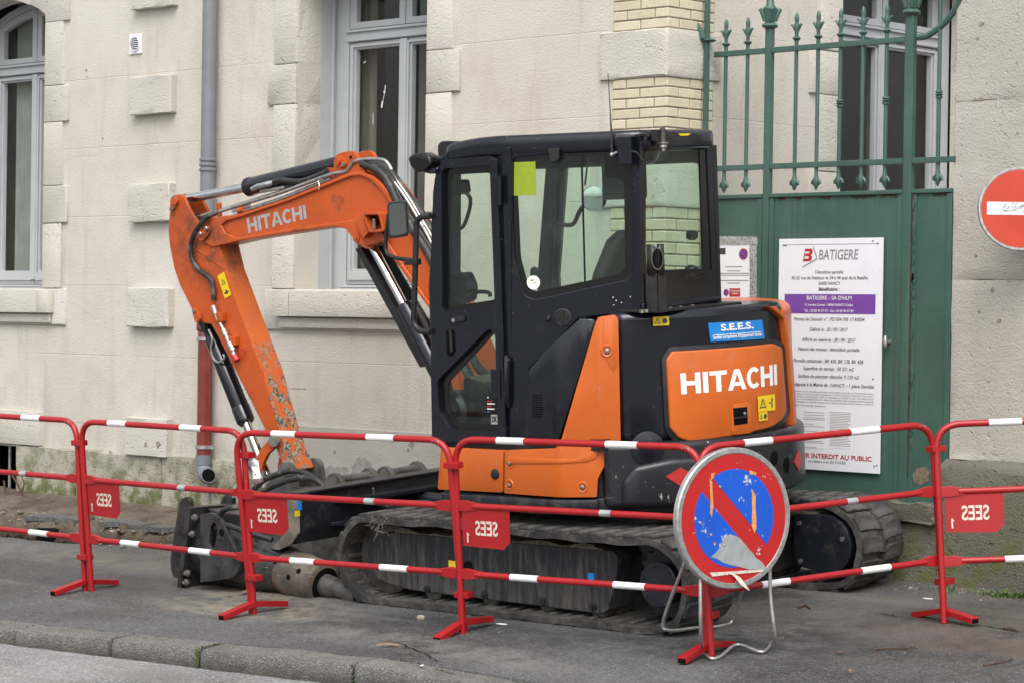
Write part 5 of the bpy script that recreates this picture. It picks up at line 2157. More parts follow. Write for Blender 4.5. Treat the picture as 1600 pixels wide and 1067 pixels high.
# ribs across the back and the push arms
for z_ in (.505, .375):
    mb = MB()
    mb.prism(PL((0, 0, z_), (1, 0, 0), (0, 1, 0), 1), [(1.55, .70), (1.49, .60), (1.44, .20), (1.44, -.20), (1.49, -.60), (1.55, -.70)], -.012, .012)
    mb.obj('rib', MAT['navyd'], BLD, bev=.004)
mb = MB()
for l in (.28, -.28):
    mb.tube([(1.56, l, .42), (1.2, l, .44), (.72, l, .37)], [.06, .06, .055], 4)
mb.obj('push_arm', MAT['navyd'], BLD, bev=.01)
MB().cyl((1.5, 0, .45), (.9, 0, .42), .045, 18).obj('blade_cylinder', MAT['navyd'], BLD)
bb = PL((1.54, 0, 0), (0, -1, 0), (0, 0, 1), 1)
for (x0, y0, x1, y1, m_) in ((462, 782, 469, 796, 'decalblue'), (458, 797, 466, 806, 'yellow')):
    quad(bb, x0, y0, x1, y1, .012, .014, m_, BLD, 'label')
MB().tube(spline([bb.hit(583, 762, .06), bb.hit(588, 780, .05), bb.hit(612, 792, .04), bb.hit(640, 797, .06)], 5), .006, 8).obj('hydraulic_pipe', MAT['steelpipe'], BLD)
MB().tube(spline([bb.hit(586, 785, .10), bb.hit(615, 795, .12), bb.hit(660, 800, .2)], 5), .014, 8).obj('hose', MAT['hose'], BLD)

# ---- upper structure: floor, counterweight, hood
UPO = [(.78, .60), (.70, .80), (.47, .915)]
arcp = lambda R_, t0, t1, n: [(-R_ * math.cos(math.radians(t0 + (t1 - t0) * k / n)), R_ * math.sin(math.radians(t0 + (t1 - t0) * k / n))) for k in range(n + 1)]
plan = [(.46, .915), (F0, .915)] + arcp(.975, 66, -66, 26) + [(F0, -.90), (.60, -.90), (.74, -.6), (.74, .3), (.6, .60)]
PLAN = PL((0, 0, 0), (1, 0, 0), (0, 1, 0), 1)
MB().prism(PLAN, plan, .585, .652).obj('floor_frame', MAT['navyd'], EX, bev=.015, ang=30)
# counterweight: round and heavy, with a bulge at the left rear
t0 = math.degrees(TH0) - math.degrees(psu(938, 760, .03)[0])
cwp = arcp(1.045, 54, -70, 34) + [(-.2, -.9), (-.2, .4), (-.45, .70)]
CW = MB().prism(PLAN, cwp, .60, .935).obj('counterweight', MAT['cw'], EX, bev=.035, seg=4, ang=30)
s_a, s_b = psu(975, 760, .06)[0], psu(1075, 760, .06)[0]
bp = [psu(972, 791, .06), psu(972, 752, .06), psu(990, 728, .06), psu(1048, 716, .06), (s_b + .45, psu(1060, 716, .06)[1]), (s_b + .45, psu(1060, 795, .06)[1])]
curved(bp, .0, .085, bev=.028, seg=4).obj('counterweight_bulge', MAT['cw'], CW, ang=40)
su = psu(1012, 700, .05)
curved([(su[0] + .085 * math.cos(k * math.pi / 12), su[1] + .088 * math.sin(k * math.pi / 12)) for k in range(24)], .03, .0515, bev=.004, step=.03).obj('round_cap', MAT['navy'], CW)
curved([psu(1040, 744, .09), psu(1064, 730, .09), psu(1090, 744, .09), psu(1064, 759, .09)][::-1], .086, .089, bev=0).obj('red_reflector', MAT['printred'], CW)
c0 = psu(1247, 719, .045)
curved([(c0[0] - .075, c0[1]), (c0[0], c0[1] - .055), (c0[0] + .075, c0[1]), (c0[0], c0[1] + .055)], .046, .049, bev=0, step=.02).obj('red_reflector', MAT['printred'], CW)
for q in ((1210, 715), (1229, 726)):
    c = psu(*q, .046)
    curved([(c[0] + .034 * math.cos(k * math.pi / 10), c[1] + .04 * math.sin(k * math.pi / 10)) for k in range(20)], .044, .0475, bev=0, step=.02).obj('lifting_hole', MAT['dark'], CW)

# engine hood
hoodp = arcp(.985, 49, -20, 26) + [(-.45, -.34), (-.45, .70)]
HD = MB().prism(PLAN, hoodp, .93, 1.605).obj('engine_hood', MAT['navy'], EX, bev=.055, seg=5, ang=30)
hr = arcp(.992, -16.5, -74, 16) + [(-.1, -.88), (-.1, -.3), (-.7, -.24)]
RC = MB().prism(PLAN, hr, .93, 1.59).obj('right_cover', MAT['orange'], EX, bev=.05, seg=4, ang=30)
curved([psu(*p, .012) for p in ((1201, 479), (1224, 499), (1232, 560), (1241, 690), (1246, 690), (1238, 560), (1231, 500), (1212, 479))][::-1], -.06, .016, bev=.004, step=.02).obj('cover_trim', MAT['orange'], RC)
# rear door with its gasket
rp_ = [(1041, 562), (1050, 549), (1208, 537), (1221, 543), (1228, 640), (1222, 655), (1205, 667), (1080, 690), (1061, 684), (1047, 668)]
dp = rnd([psu(x, y, .015) for x, y in rp_][::-1], .012, 3)
gp2 = [psu(x, y, .01) for x, y in ((1034, 560), (1047, 542), (1210, 529), (1228, 538), (1237, 642), (1228, 662), (1208, 676), (1078, 699), (1055, 692), (1040, 672))][::-1]
curved(rnd(gp2, .02, 3), -.03, .003, bev=.003, step=.04).obj('door_gasket', MAT['black'], HD)
RD = curved(dp, -.02, .022, bev=.010, seg=3, step=.03).obj('rear_door', MAT['orange'], HD, ang=40)
# name on the door
LP, LW = logo_polys()
A0, A1 = psu(1063, 613, .022), psu(1214, 592, .022)
bl = [(1064.5, 615.5), (1214, 600.5)]
tl = [(1062.5, 583), (1213, 568.5)]
q00, q10, q01, q11 = psu(*bl[0], .022), psu(*bl[1], .022), psu(*tl[0], .022), psu(*tl[1], .022)


def bil(a, b):
    x = a / LW
    s = (q00[0] * (1 - x) + q10[0] * x) * (1 - b) + (q01[0] * (1 - x) + q11[0] * x) * b
    u = (q00[1] * (1 - x) + q10[1] * x) * (1 - b) + (q01[1] * (1 - x) + q11[1] * x) * b
    return hmap((s, u, .0235))


decal(LP, bil, MAT['whitedecal'], RD, 'lettering')
# recess with latch
lp = [(1143, 640), (1146, 631), (1168, 628), (1174, 633), (1176, 672), (1172, 676), (1146, 679), (1142, 672)]
curved(rnd([psu(x, y, .02) for x, y in lp][::-1], .008, 3), .0222, .026, bev=.003, step=.02).obj('latch_recess', MAT['orange'], RD)
curved([psu(x, y, .02) for x, y in ((1144, 637), (1166, 635), (1167, 661), (1146, 664))][::-1], .024, .0275, bev=.001, step=.02).obj('latch_plate', MAT['dark'], RD)
curved([psu(x, y, .02) for x, y in ((1146, 651), (1166, 649), (1166, 652), (1146, 654.5))][::-1], .027, .034, bev=.002, step=.02).obj('latch_handle', MAT['black'], RD)
c = psu(1161, 645.5, .02)
kp = hmap((c[0], c[1], .027))
MB().lathe(kp, (kp.x, kp.y, 0), [(.010, 0), (.010, .006), (.006, .007), (0, .007)], 14).obj('lock', MAT['chrome'], RD)


def psticker(x0, y0, x1, y1, w, par, ex, skew=0):
    """sticker on the curved tail: a small tangent plane"""
    c = psu((x0 + x1) / 2, (y0 + y1) / 2, w)
    p = hmap((c[0], c[1], w))
    t = TH0 - c[0]
    nrm = V((-math.cos(t), math.sin(t), 0))
    ex_ = V((0, 0, 1)).cross(nrm)
    pl = PL(p, ex_, (0, 0, 1), 1)
    A_, B_ = pl.uv(x0, (y0 + y1) / 2), pl.uv(x1, (y0 + y1) / 2)
    h = abs(pl.uv((x0 + x1) / 2, y0)[1] - pl.uv((x0 + x1) / 2, y1)[1]) / 2
    m = pl.uv((x0 + x1) / 2, (y0 + y1) / 2)[1]
    return tri_sticker(pl, A_[0], B_[0], m - h, m + h, .004, par, 'warning_sticker', ex=ex)


psticker(1183.5, 617, 1210, 642, .024, RD, False)
psticker(1184.5, 643.5, 1198, 656.5, .024, RD, True)
psticker(1020, 495, 1045, 509, .0, HD, True)
# blue hire firm sticker
bs = [(1106, 505), (1190, 500), (1194, 529), (1110, 534)]
SB = curved([psu(x, y, -.01) for x, y in bs][::-1], -.012, -.006, bev=0, step=.03).obj('blue_sticker', MAT['decalblue'], HD)


def curvtext(txt, pxl, pyl, pxr, pyr, cap, w, mat, par, bold=0.):
    vs, fs = text_mesh(txt, 0, bold)
    text('H', FLAT, 0, 1, 0, 1, 0, None, None) if CAPH is None else None
    x0, x1 = min(v.x for v in vs), max(v.x for v in vs)
    mb = MB()
    bv = []
    for v in vs:
        t = (v.x - x0) / (x1 - x0)
        s, u = psu(pxl + (pxr - pxl) * t - v.y / CAPH * cap * .14, pyl + (pyr - pyl) * t - v.y / CAPH * cap, w)
        bv.append(mb.bm.verts.new(hmap((s, u, w))))
    for f in fs:
        try:
            mb.bm.faces.new([bv[i] for i in f])
        except ValueError:
            pass
    return mb.obj('text_line', mat, par, smooth=False)


curvtext('S.E.E.S.', 1127, 517, 1178, 513, 9.5, -.003, MAT['whitedecal'], SB, .035)
curvtext('Société Européenne d’Equipement Smies', 1114.5, 530, 1190.5, 524.3, 5.6, -.003, MAT['whitedecal'], SB, .02)
curved([psu(x, y, -.004) for x, y in ((1114, 523.4), (1189.5, 517.8), (1189.6, 518.6), (1114.1, 524.2))][::-1], -.006, -.0035, bev=0, step=.03).obj('white_rule', MAT['whitedecal'], SB)
# bolts along the hood top behind the cab
for px, py in ((1003, 486), (1010, 485), (1047, 485), (1063, 482), (1082, 481)):
    p = PL((-.80, 0, 0), (0, -1, 0), (0, 0, 1), 1).hit(px, py)
    MB().lathe((p.x, p.y, 1.602), (0, 0, 1), [(.014, 0), (.014, .016), (0, .016)], 6).obj('bolt', MAT['bolt'], HD)
MB().box(-.86, -.62, -.05, .70, 1.600, 1.615).obj('cover_plate', MAT['black'], HD, bev=.004)

# ---- orange side panels
sidepts = lambda l, w: [psu(x, y, w) for x, y in l]
b1 = curved(rnd(sidepts([(689, 698), (786.5, 703), (785, 769), (684, 764)], .01)[::-1], .012, 3), -.03, .012, bev=.006).obj('tool_box_cover', MAT['orange'], EX)
c = psu(774, 740, .012)
kp = hmap((c[0], c[1], .012))
MB().lathe(kp, (0, 1, 0), [(.028, 0), (.028, .005), (.022, .008), (0, .008)], 20).obj('lock', MAT['black'], b1)
b2 = curved(rnd(sidepts([(789.5, 703), (868, 700), (875, 691), (962, 693), (957, 702), (934, 748), (932.5, 776), (788.5, 770)], .01)[::-1], .01, 3), -.03, .014, bev=.008, seg=3, step=.03).obj('side_cover', MAT['orange'], EX)
curved(sidepts([(792, 713), (900, 717), (926, 704), (938, 701), (932, 715), (918, 721), (792, 724)], .014)[::-1], .0142, .019, bev=.004, step=.03).obj('pressed_step', MAT['orange'], b2)
for q in ((796, 723), (796, 757), (910, 760.5)):
    c = psu(*q, .014)
    kp = hmap((c[0], c[1], .014))
    nd = (kp - hmap((c[0], c[1], 0))).normalized()
    MB().lathe(kp, nd, [(.030, 0), (.026, .004), (.018, .0), (.0, .0)], 18).obj('bolt_cup', MAT['orange'], b2)
    MB().lathe(kp, nd, [(.011, 0), (.011, .008), (.007, .010), (0, .010)], 12).obj('bolt', MAT['bolt'], b2)
up_ = sidepts([(935.5, 496), (961, 492.5), (966, 498), (970, 692), (876, 690), (903, 598), (920, 540), (931, 503)], .014)
b3 = curved(rnd(up_[::-1], .008, 3), -.04, .014, bev=.008, seg=3, step=.03).obj('upright_cover', MAT['orange'], EX)
curved(sidepts([(944, 498), (959, 496), (963, 505), (965, 570), (958, 580), (946, 560), (941, 520)], .014)[::-1], .0145, .018, bev=.004, step=.03).obj('pressed_field', MAT['orange'], b3)
c = psu(948.5, 548, .018)
kp = hmap((c[0], c[1], .018))
nd = (kp - hmap((c[0], c[1], 0))).normalized()
MB().lathe(kp, nd, [(.034, 0), (.029, .005), (.019, .0), (0, .0)], 18).obj('bolt_cup', MAT['orange'], b3)
MB().lathe(kp, nd, [(.013, 0), (.013, .009), (.008, .011), (0, .011)], 12).obj('bolt', MAT['bolt'], b3)
# dark air intake panel with louvres
ip = sidepts([(927, 499), (931, 504), (918, 545), (901, 600), (873, 688), (826, 691), (825.5, 579), (906, 498)], .004)
b4 = curved(ip[::-1], -.05, .010, bev=.007, seg=2, step=.03).obj('intake_panel', MAT['navy'], EX)
for k in range(10):
    y = 616 + k * 3.75
    curved([psu(x, yy, .011) for x, yy in ((831.5, y), (847, y), (847, y + 1.7), (831.5, y + 1.7))][::-1], .0095, .0115, bev=0, step=.05).obj('louvre', MAT['dark'], b4)
# body behind the covers and the dark lower edge strips
MB().prism(PLAN, [(.44, .895), (F0, .895)] + arcp(.955, 68, 46, 6) + [(-.45, .4), (.44, .4)], .655, .92).obj('side_body', MAT['black'], EX)
MB().prism(PLAN, [(-.10, .89), (F0, .88)] + arcp(.95, 68, 44, 6) + [(-.45, .4), (-.1, .4)], .92, 1.16).obj('side_body', MAT['black'], EX, bev=.01)
curved(sidepts([(686, 769), (934, 780), (934, 795), (690, 787)], .02)[::-1], -.03, .016, bev=.008).obj('lower_skirt', MAT['navyd'], EX)

# ---- cab
CB = empty_part('cab', EX)
SP0 = empty_part('swing_hoses', EX)
NV = MAT['navy']
upw = rnd(PDR.P([(691, 264), (764, 258.5), (772, 266), (776.5, 476), (692.5, 488)]), [.04, .05, .03, .03, .03], 5)[::-1]
lww = rnd(PDR.P([(766, 512), (775, 522), (779, 668), (774, 675), (706, 670), (687.5, 643), (684.5, 594)]), [.03, .02, .02, .02, .03, .03, .03], 4)[::-1]
outer = PDR.P([(672, 693), (670, 580), (669, 470), (671, 350), (676, 280), (683, 256), (692, 240), (795, 230), (797, 693)])[::-1]
big = PDR.P([(679, 684), (678, 470), (680, 300), (690, 254), (774, 247), (781, 684)])[::-1]
MB().prism(PDR, outer, -.05, -.012, [big]).obj('door_surround', NV, CB, bev=.006)
door = rnd(PDR.P([(676.5, 689), (675.5, 470), (678, 300), (683, 268), (694, 250), (771, 243.5), (778, 253), (787, 690)]), [.01, .005, .02, .03, .04, .05, .03, .01], 4)[::-1]
DO = MB().prism(PDR, door, -.03, .008, [upw, lww]).obj('cab_door', NV, CB, bev=.008, seg=3)
# bevelled recess rims of the two door windows, the black borders and the glass
upg = rnd(PDR.P([(699.5, 274), (760, 270.5), (765, 276), (769.5, 469), (695.5, 480)]), .02, 4)[::-1]
lwg = rnd(PDR.P([(768, 521), (773, 525), (775, 664), (708.5, 660), (696, 628), (696.5, 598)]), .02, 4)[::-1]
MB().prism(PDR, upw, -.028, -.020, [upg]).obj('glass_border', MAT['seal'], DO)
MB().prism(PDR, lww, -.028, -.020, [lwg]).obj('glass_border', MAT['seal'], DO)
MB().prism(PDR, upg, -.026, -.022).obj('pane', MAT['glass'], DO, label='upper pane of the cab door')
MB().prism(PDR, lwg, -.026, -.022).obj('pane', MAT['glass'], DO, label='lower pane of the cab door')
# handles and hinges
MB().prism(PDR, rnd(PDR.P([(699, 515), (711, 515), (713, 551), (708, 557), (700, 554)]), .012, 3)[::-1], .0085, .0105).obj('grip_recess', MAT['dark'], DO)
mb = MB().tube([PDR.hit(703, 517, .004), PDR.hit(704, 519, .02), PDR.hit(705.5, 549, .02), PDR.hit(705.5, 552, .004)], .009, 8)
mb.obj('grip', MAT['black'], DO)
lc = PDR.hit(709.5, 500.5, .008)
mb = MB().lathe(lc, (0, 1, 0), [(.012, 0), (.012, .008), (0, .009)], 14)
mb.obj('lock', MAT['chrome'], DO)
MB().prism(PDR, rnd(PDR.P([(714, 496), (728, 494), (729, 502), (715, 503)]), .006, 2)[::-1], .008, .024).obj('latch', MAT['black'], DO, bev=.004)
for y0, y1 in ((275, 321), (576, 622)):
    MB().tube([PDR.hit(780, y0, .014), PDR.hit(780.5, y1, .014)], .014, 12).obj('hinge', NV, DO)
    MB().prism(PDR, PDR.P([(769, y0), (780, y0), (781, y1), (771, y1)])[::-1], .0082, .016).obj('hinge_plate', NV, DO, bev=.003)
MB().tube([PDR.hit(791, 557, .005), PDR.hit(793, 563, .02), PDR.hit(793, 625, .02), PDR.hit(796, 636, .0)], [.012, .018, .018, .01], 10).obj('door_stop', NV, CB)
quad(PDR, 755, 616, 772.5, 647, -.0215, -.0195, 'seal', DO, 'shutdown_label')
for y_, l_, r_, m_ in ((627, 757.5, 766, 'printred'), (631, 757.5, 769.5, 'whitedecal'), (635, 757.5, 764, 'printred'), (639, 757.5, 769, 'whitedecal'), (643.5, 758, 761, 'decalblue'), (621, 757.5, 760, 'whitedecal')):
    quad(PDR, l_, y_ - .9, r_, y_ + .9, -.0193, -.0185, m_, DO, 'label_text')
quad(PDR, 763.5, 647.8, 774, 663, -.0215, -.0195, 'silver', DO, 'code_label')
bt('DK', 765, 773, 655, 8, 'seal', 0, .05, pl=PDR, par=DO, w=-.019)

# rear left quarter: panel and window, angled inwards
qh = rnd(PQ.P([(798.5, 262), (803, 246), (976, 229), (986, 237), (988, 427), (979, 437), (836, 468), (820, 463), (804, 402)]), [.02, .02, .03, .03, .03, .03, .03, .04, .04], 4)[::-1]
qo = PQ.P([(795.5, 232), (1003, 209), (1003, 485), (926, 495), (904, 497), (826.5, 577), (826.5, 692), (797, 692)])[::-1]
QP = MB().prism(PQ, qo, -.05, .0, [qh]).obj('quarter_panel', NV, CB, bev=.007, seg=2)
qg = rnd(PQ.P([(806, 268), (810, 254), (943, 241), (945, 278), (970, 281), (974, 288), (976, 420), (966, 429), (837, 456), (825, 452), (812, 402)]), .02, 4)[::-1]
MB().prism(PQ, qh, -.022, -.012, [qg]).obj('glass_border', MAT['seal'], QP)
MB().prism(PQ, qg, -.019, -.015).obj('pane', MAT['glass'], QP)
quad(PQ, 799.5, 253.5, 836.5, 306, -.011, -.0095, 'lime', QP, 'lime_sheet')
mb = MB()
a_, b_ = PQ.uv(832.5, 442)
rr_ = .036
mb.prism(PQ, [(a_ + rr_ * math.cos(t * math.pi / 14), b_ + rr_ * math.sin(t * math.pi / 14)) for t in range(28)], -.0118, -.0105)
dsk = mb.obj('round_label', MAT['whitedecal'], QP)
mb = MB().prism(PQ, [(a_ - .018, b_ + .008), (a_ + .004, b_ + .008), (a_ + .004, b_ + .016), (a_ - .018, b_ + .016)], -.0104, -.0099)
mb.obj('green_mark', MAT['lime'], dsk)
mb = MB().prism(PQ, [(a_ - .004, b_ - .002), (a_ + .02, b_ - .002), (a_ + .02, b_ + .001), (a_ - .004, b_ + .001)], -.0104, -.0099)
mb.obj('printed_line', MAT['ink'], dsk)
MB().prism(PQ, rnd(PQ.P([(826, 432), (826, 421), (831, 417), (837, 421), (838, 432)])[::-1], .008, 2), -.05, -.026).obj('hook', MAT['black'], QP)
MB().tube([PQ.hit(940.5, 232, -.013), PQ.hit(914, 445, -.013)][:1] + [PQ.hit(912.5, 452, -.013)], .004, 6) if False else None
MB().prism(PQ, PQ.P([(906, 233), (909, 233), (914.5, 447), (912, 447)])[::-1], -.0145, -.0085).obj('glass_joint', MAT['seal'], QP)
# round cap and peg
mb = MB()
cc = PQ.hit(879.5, 496.5, .0)
mb.lathe(cc, PQ.n, [(.048, 0), (.048, .004), (.041, .006), (.039, .003), (.0, .003)], 28)
cap = mb.obj('lamp_socket', MAT['black'], QP)
mb = MB()
for dx, dy in ((0, 0), (-.022, 0), (.022, 0), (0, .02), (0, -.022)):
    mb.lathe(cc + PQ.ex * dx + V((0, 0, dy)), PQ.n, [(.009, .003), (.009, .009), (0, .009)], 8)
mb.obj('pins', MAT['black'], cap)
MB().lathe(PQ.hit(857, 498), PQ.n, [(.014, 0), (.014, .012), (.009, .018), (0, .018)], 12).obj('peg', MAT['black'], QP)
for q in ((958, 465), (963, 470), (971, 473), (985, 464), (959, 477)):
    MB().lathe(PQ.hit(*q), PQ.n, [(.003, 0), (.003, .0012), (0, .0012)], 6).obj('paint_speck', MAT['whitedecal'], QP)

# rear wall of the cab
ro = PR.P([(1000, 210), (1113, 206), (1122.5, 470), (1000, 487)])[::-1]
rh = rnd(PR.P([(1005, 226), (1104, 222), (1113, 428), (1005, 428)]), .02, 3)[::-1]
rg = rnd(PR.P([(1011, 234), (1095, 231), (1101, 420), (1011, 423)]), .02, 3)[::-1]
RW = MB().prism(PR, ro, -.05, 0, [rh]).obj('rear_wall', NV, CB, bev=.007)
MB().prism(PR, rh, -.02, -.008, [rg]).obj('glass_border', MAT['seal'], RW)
MB().prism(PR, rg, -.016, -.012).obj('pane', MAT['glass'], RW)
MB().prism(PR, PR.P([(1006, 428), (1113, 421), (1117, 464), (1008, 474)])[::-1], .0005, .006).obj('black_panel', MAT['seal'], RW)
bt('2MC', 1069, 1090, 432, 8, 'black', 0, .03, pl=PR, par=RW, w=.0068)
MB().prism(PR, PR.P([(1000, 474), (1118, 463), (1122, 470), (1000, 487)])[::-1], .001, .03).obj('sill', NV, RW, bev=.008)
MB().prism(PR, rnd(PR.P([(1084, 361), (1090, 360), (1096, 363), (1096, 372), (1090, 376), (1084, 373)])[::-1], .006, 2), -.05, -.022).obj('window_latch', MAT['black'], RW)
dm_ = PR.hit(1080, 424, -.08)
MB().blob(dm_, .04, .04, .035, 2).obj('dome_lamp', MAT['black'], RW)
# right side and front: pillars and glass
rt = lambda u: .49 if u < 1.75 else .49 - (u - 1.75) * .17
PRS = PL((0, .0, 0), (-1, 0, 0), (0, 0, 1), 1)
sil = [(.75, .92), (-.50, .92), (-.50, 1.75), (-.40, 2.43), (.75, 2.45)]
sil = [(-.50, .92), (.75, .92), (.75, 2.45), (-.40, 2.43), (-.50, 1.75)]
rhl = rnd([(-.39, 1.42), (.67, 1.42), (.67, 2.36), (-.33, 2.36), (-.40, 1.75)], .05, 3)
RS = MB().prism(PRS, sil, -.02, .03, [rhl]).obj('right_wall', NV, CB, bev=.006)
MB().prism(PRS, rhl, -.004, .004).obj('pane', MAT['glass'], RS)
for u0, u1, nm in ((.95, 1.76, 'windscreen'), (1.76, 2.40, 'windscreen')):
    q = [V((rt(u0) + .01, .88, u0)), V((rt(u0) + .01, .0, u0)), V((rt(u1) + .01, .0, u1)), V((rt(u1) + .01, .88, u1))]
    mb = MB()
    mb.bm.faces.new([mb.bm.verts.new(p) for p in q])
    mb.obj(nm, MAT['glass'], CB)
mb = MB()
mb.tube([(.485, .895, .92), (.485, .895, 1.75), (.375, .895, 2.42)], .032, 8)
mb.obj('front_pillar', NV, CB)
MB().box(.45, .52, -.04, .90, .89, .97).obj('front_sill', NV, CB, bev=.01)
MB().box(.36, .43, -.04, .90, 2.36, 2.44).obj('front_header', NV, CB, bev=.01)
# roof, gently crowned
rpl = [(.375, .87), (.34, .925), (-.03, .938), (-.70, .655), (-.765, .60), (-.765, .06), (-.735, -.02), (.28, -.03), (.40, .05)]
mb = MB().prism(PLAN, rpl[::-1], 2.425, 2.535)
mb.bevel(.045, 4)
mb.slice(0, -.7, .4, .1)
mb.map(lambda c: V((c.x, c.y, c.z - (.16 * max(0, c.x - .0) ** 2 * 1.6 if c.z > 2.3 else 0))))
RF = mb.obj('roof', NV, CB, ang=35)
MB().box(-.03, .02, .925, .945, .94, 2.42).obj('middle_pillar', NV, CB, bev=.012)
MB().prism(PR, PR.P([(1055, 209.5), (1075, 209), (1071, 212.5), (1059, 213)])[::-1], .016, .0185).obj('yellow_label', MAT['yellow'], RF)
quadp = PDR.P([(683, 224), (700, 222), (688, 243), (682, 243)])
MB().prism(PL((0, .7, 0), (-1, 0, 0), (0, 0, 1), 1), rnd(PL((0, .7, 0), (-1, 0, 0), (0, 0, 1), 1).P([(684, 246), (684, 226), (690, 221), (712, 221), (700, 246)])[::-1], .02, 3), -.06, .0).obj('work_lamp', MAT['black'], CB, bev=.006)

# inside: floor, seat, console, levers, screen
mb = MB()
mb.box(-.62, .46, -.0, .86, .90, .96)
mb.obj('cab_floor', MAT['black'], CB)
ST = empty_part('seat', CB)
MB().box(-.30, .16, .22, .68, 1.30, 1.42).obj('cushion', MAT['seatm'], ST, bev=.04, seg=3)
MB().box(-.30, .1, .25, .65, .97, 1.30).obj('seat_base', MAT['black'], ST, bev=.02)
PSB = PL((-.35, 0, 0), (0, -1, 0), (0, 0, 1), 1)
mb = MB().prism(PSB, [(-.66, 1.40), (-.24, 1.40), (-.26, 1.80), (-.33, 1.98), (-.40, 2.02), (-.50, 2.02), (-.57, 1.98), (-.64, 1.80)], -.06, .04)
mb.bevel(.035, 3)
mb.map(lambda c: V((c.x - (c.z - 1.4) * .25, c.y, c.z)))
mb.obj('backrest', MAT['seatm'], ST)
for l in (.12, .72):
    MB().box(-.32, .12, l - .08, l + .06, .97, 1.46).obj('console', MAT['black'], ST, bev=.03, seg=3)
    MB().tube([(.08, l, 1.44), (.11, l, 1.56), (.10, l, 1.63)], [.012, .012, .024], 10).obj('joystick', MAT['black'], ST)
mb = MB()
for l in (.36, .48):
    mb.tube([(.36, l, .95), (.35, l, 1.2), (.27, l, 1.45)], .011, 8)
    mb.box(.30, .42, l - .045, l + .045, .95, .985)
mb.obj('travel_levers', MAT['black'], CB)
MB().tube(spline([PC.hit(704, 285, .55), PC.hit(722, 296, .55), PC.hit(735, 312, .55), PC.hit(730, 340, .55), PC.hit(722, 356, .55), PC.hit(712, 358, .55)], 5), .011, 8).obj('grab_handle', MAT['black'], CB)
PIN = PL((0, .83, 0), (-1, 0, 0), (0, 0, 1), 1)
MB().prism(PIN, PIN.P([(692, 262), (712, 262), (711, 490), (690, 490)])[::-1], -.05, .03).obj('inner_pillar', MAT['black'], CB, bev=.01)
MB().prism(PIN, rnd(PIN.P([(706, 281), (724, 281), (727, 300), (720, 305), (706, 304)])[::-1], .015, 3), -.05, .0).obj('wiper_motor', MAT['black'], CB, bev=.006)
MB().prism(PIN, rnd(PIN.P([(700, 430), (722, 425), (728, 437), (732, 448), (730, 470), (696, 482)])[::-1], .02, 3), -.08, .0).obj('monitor', MAT['black'], CB, bev=.01)
MB().tube(spline([PIN.hit(726, 470), PIN.hit(737, 459), PIN.hit(752, 456), PIN.hit(764, 458), PIN.hit(766, 464)], 5), .011, 8).obj('lever_bow', MAT['black'], CB)
mb = MB()
pm = PC.hit(928, 311, .62)
mb.lathe(pm, V((-.75, .6, 0)), [(.0, -.03), (.05, -.025), (.068, .0), (.066, .012), (.0, .02)], 28)
mb.obj('round_mirror', MAT['chrome'], CB)
MB().tube(spline([pm + V((.03, 0, 0)), PC.hit(906, 330, .55), PC.hit(896, 350, .4), PC.hit(882, 352, .2), PC.hit(872, 350, .0)], 5), .012, 8).obj('mirror_arm', MAT['hose'], CB)
MB().tube([PC.hit(921, 230, .6), PC.hit(914, 290, .6)], .005, 6).obj('cable', MAT['hose'], CB)
MB().box(-.62, -.45, .42, .60, 2.18, 2.42).obj('speaker_box', MAT['black'], CB, bev=.015)
MB().tube([(.40, -.03, .95), (.44, -.03, 1.76), (.35, -.03, 2.4)], .05, 8).obj('right_pillar', MAT['black'], CB)
MB().prism(PRS, [(-.46, .93), (.72, .93), (.72, 1.36), (-.2, 1.36)], .031, .10).obj('right_console', MAT['black'], CB, bev=.02)

MB().prism(PIN, rnd([(-.46, .965), (-.05, .965), (-.05, 1.0), (-.22, 1.06), (-.30, 1.22), (-.46, 1.26)], .04, 4), -.55, -.1).obj('pedal_console', MAT['black'], CB, bev=.02)
pc_ = PIN.hit(724, 640, -.1)
MB().lathe(pc_, (0, 1, 0), [(.0, 0), (.10, 0), (.115, .02), (.115, .10), (.09, .12), (0, .12)], 24).obj('seat_adjuster', MAT['black'], CB)
for k, (x_, y_) in enumerate(((735, 590), (748, 575), (742, 600))):
    MB().tube(spline([PC.hit(x_ - 16, y_ - 30, .3), PC.hit(x_, y_, .34), PC.hit(x_ + 24, y_ + 22, .3), PC.hit(x_ + 40, y_ + 60, .3)], 5), .026, 10).obj('hose', MAT['hose'], SP0, ang=60)
# exhaust stack with its guard, behind the cab
PE2 = PL((-.84, 0, 0), (0, -1, 0), (0, 0, 1), 1)
e0, e1 = PE2.hit(1027, 488), PE2.hit(1027, 388)
XE = empty_part('exhaust_stack', EX)
zt_ = PE2.hit(1015, 428).z
zb_ = e1.z + .02
BOX = .036                                             # half width of the square guard
sq = [(-BOX, BOX), (-BOX, -BOX), (BOX, -BOX), (BOX, BOX)]
# lower guard: four bent plates, a slit on the edge that faces the street
for (ax_, ay_), (bx_, by_) in (((-BOX, BOX - .006), (-BOX, -BOX)), ((-BOX + .006, BOX), (BOX, BOX)), ((-BOX, -BOX), (BOX, -BOX)), ((BOX, -BOX), (BOX, BOX))):
    x0_, x1_ = sorted((ax_, bx_))
    y0_, y1_ = sorted((ay_, by_))
    MB().box(e0.x + x0_ - .0025, e0.x + x1_ + .0025, e0.y + y0_ - .0025, e0.y + y1_ + .0025, 1.60, zt_).obj('guard_plate', MAT['exhaust'], XE, bev=.002)
MB().cyl((e0.x, e0.y, 1.6), (e0.x, e0.y, zt_ + .05), .026, 16).obj('pipe', MAT['exhaust'], XE)
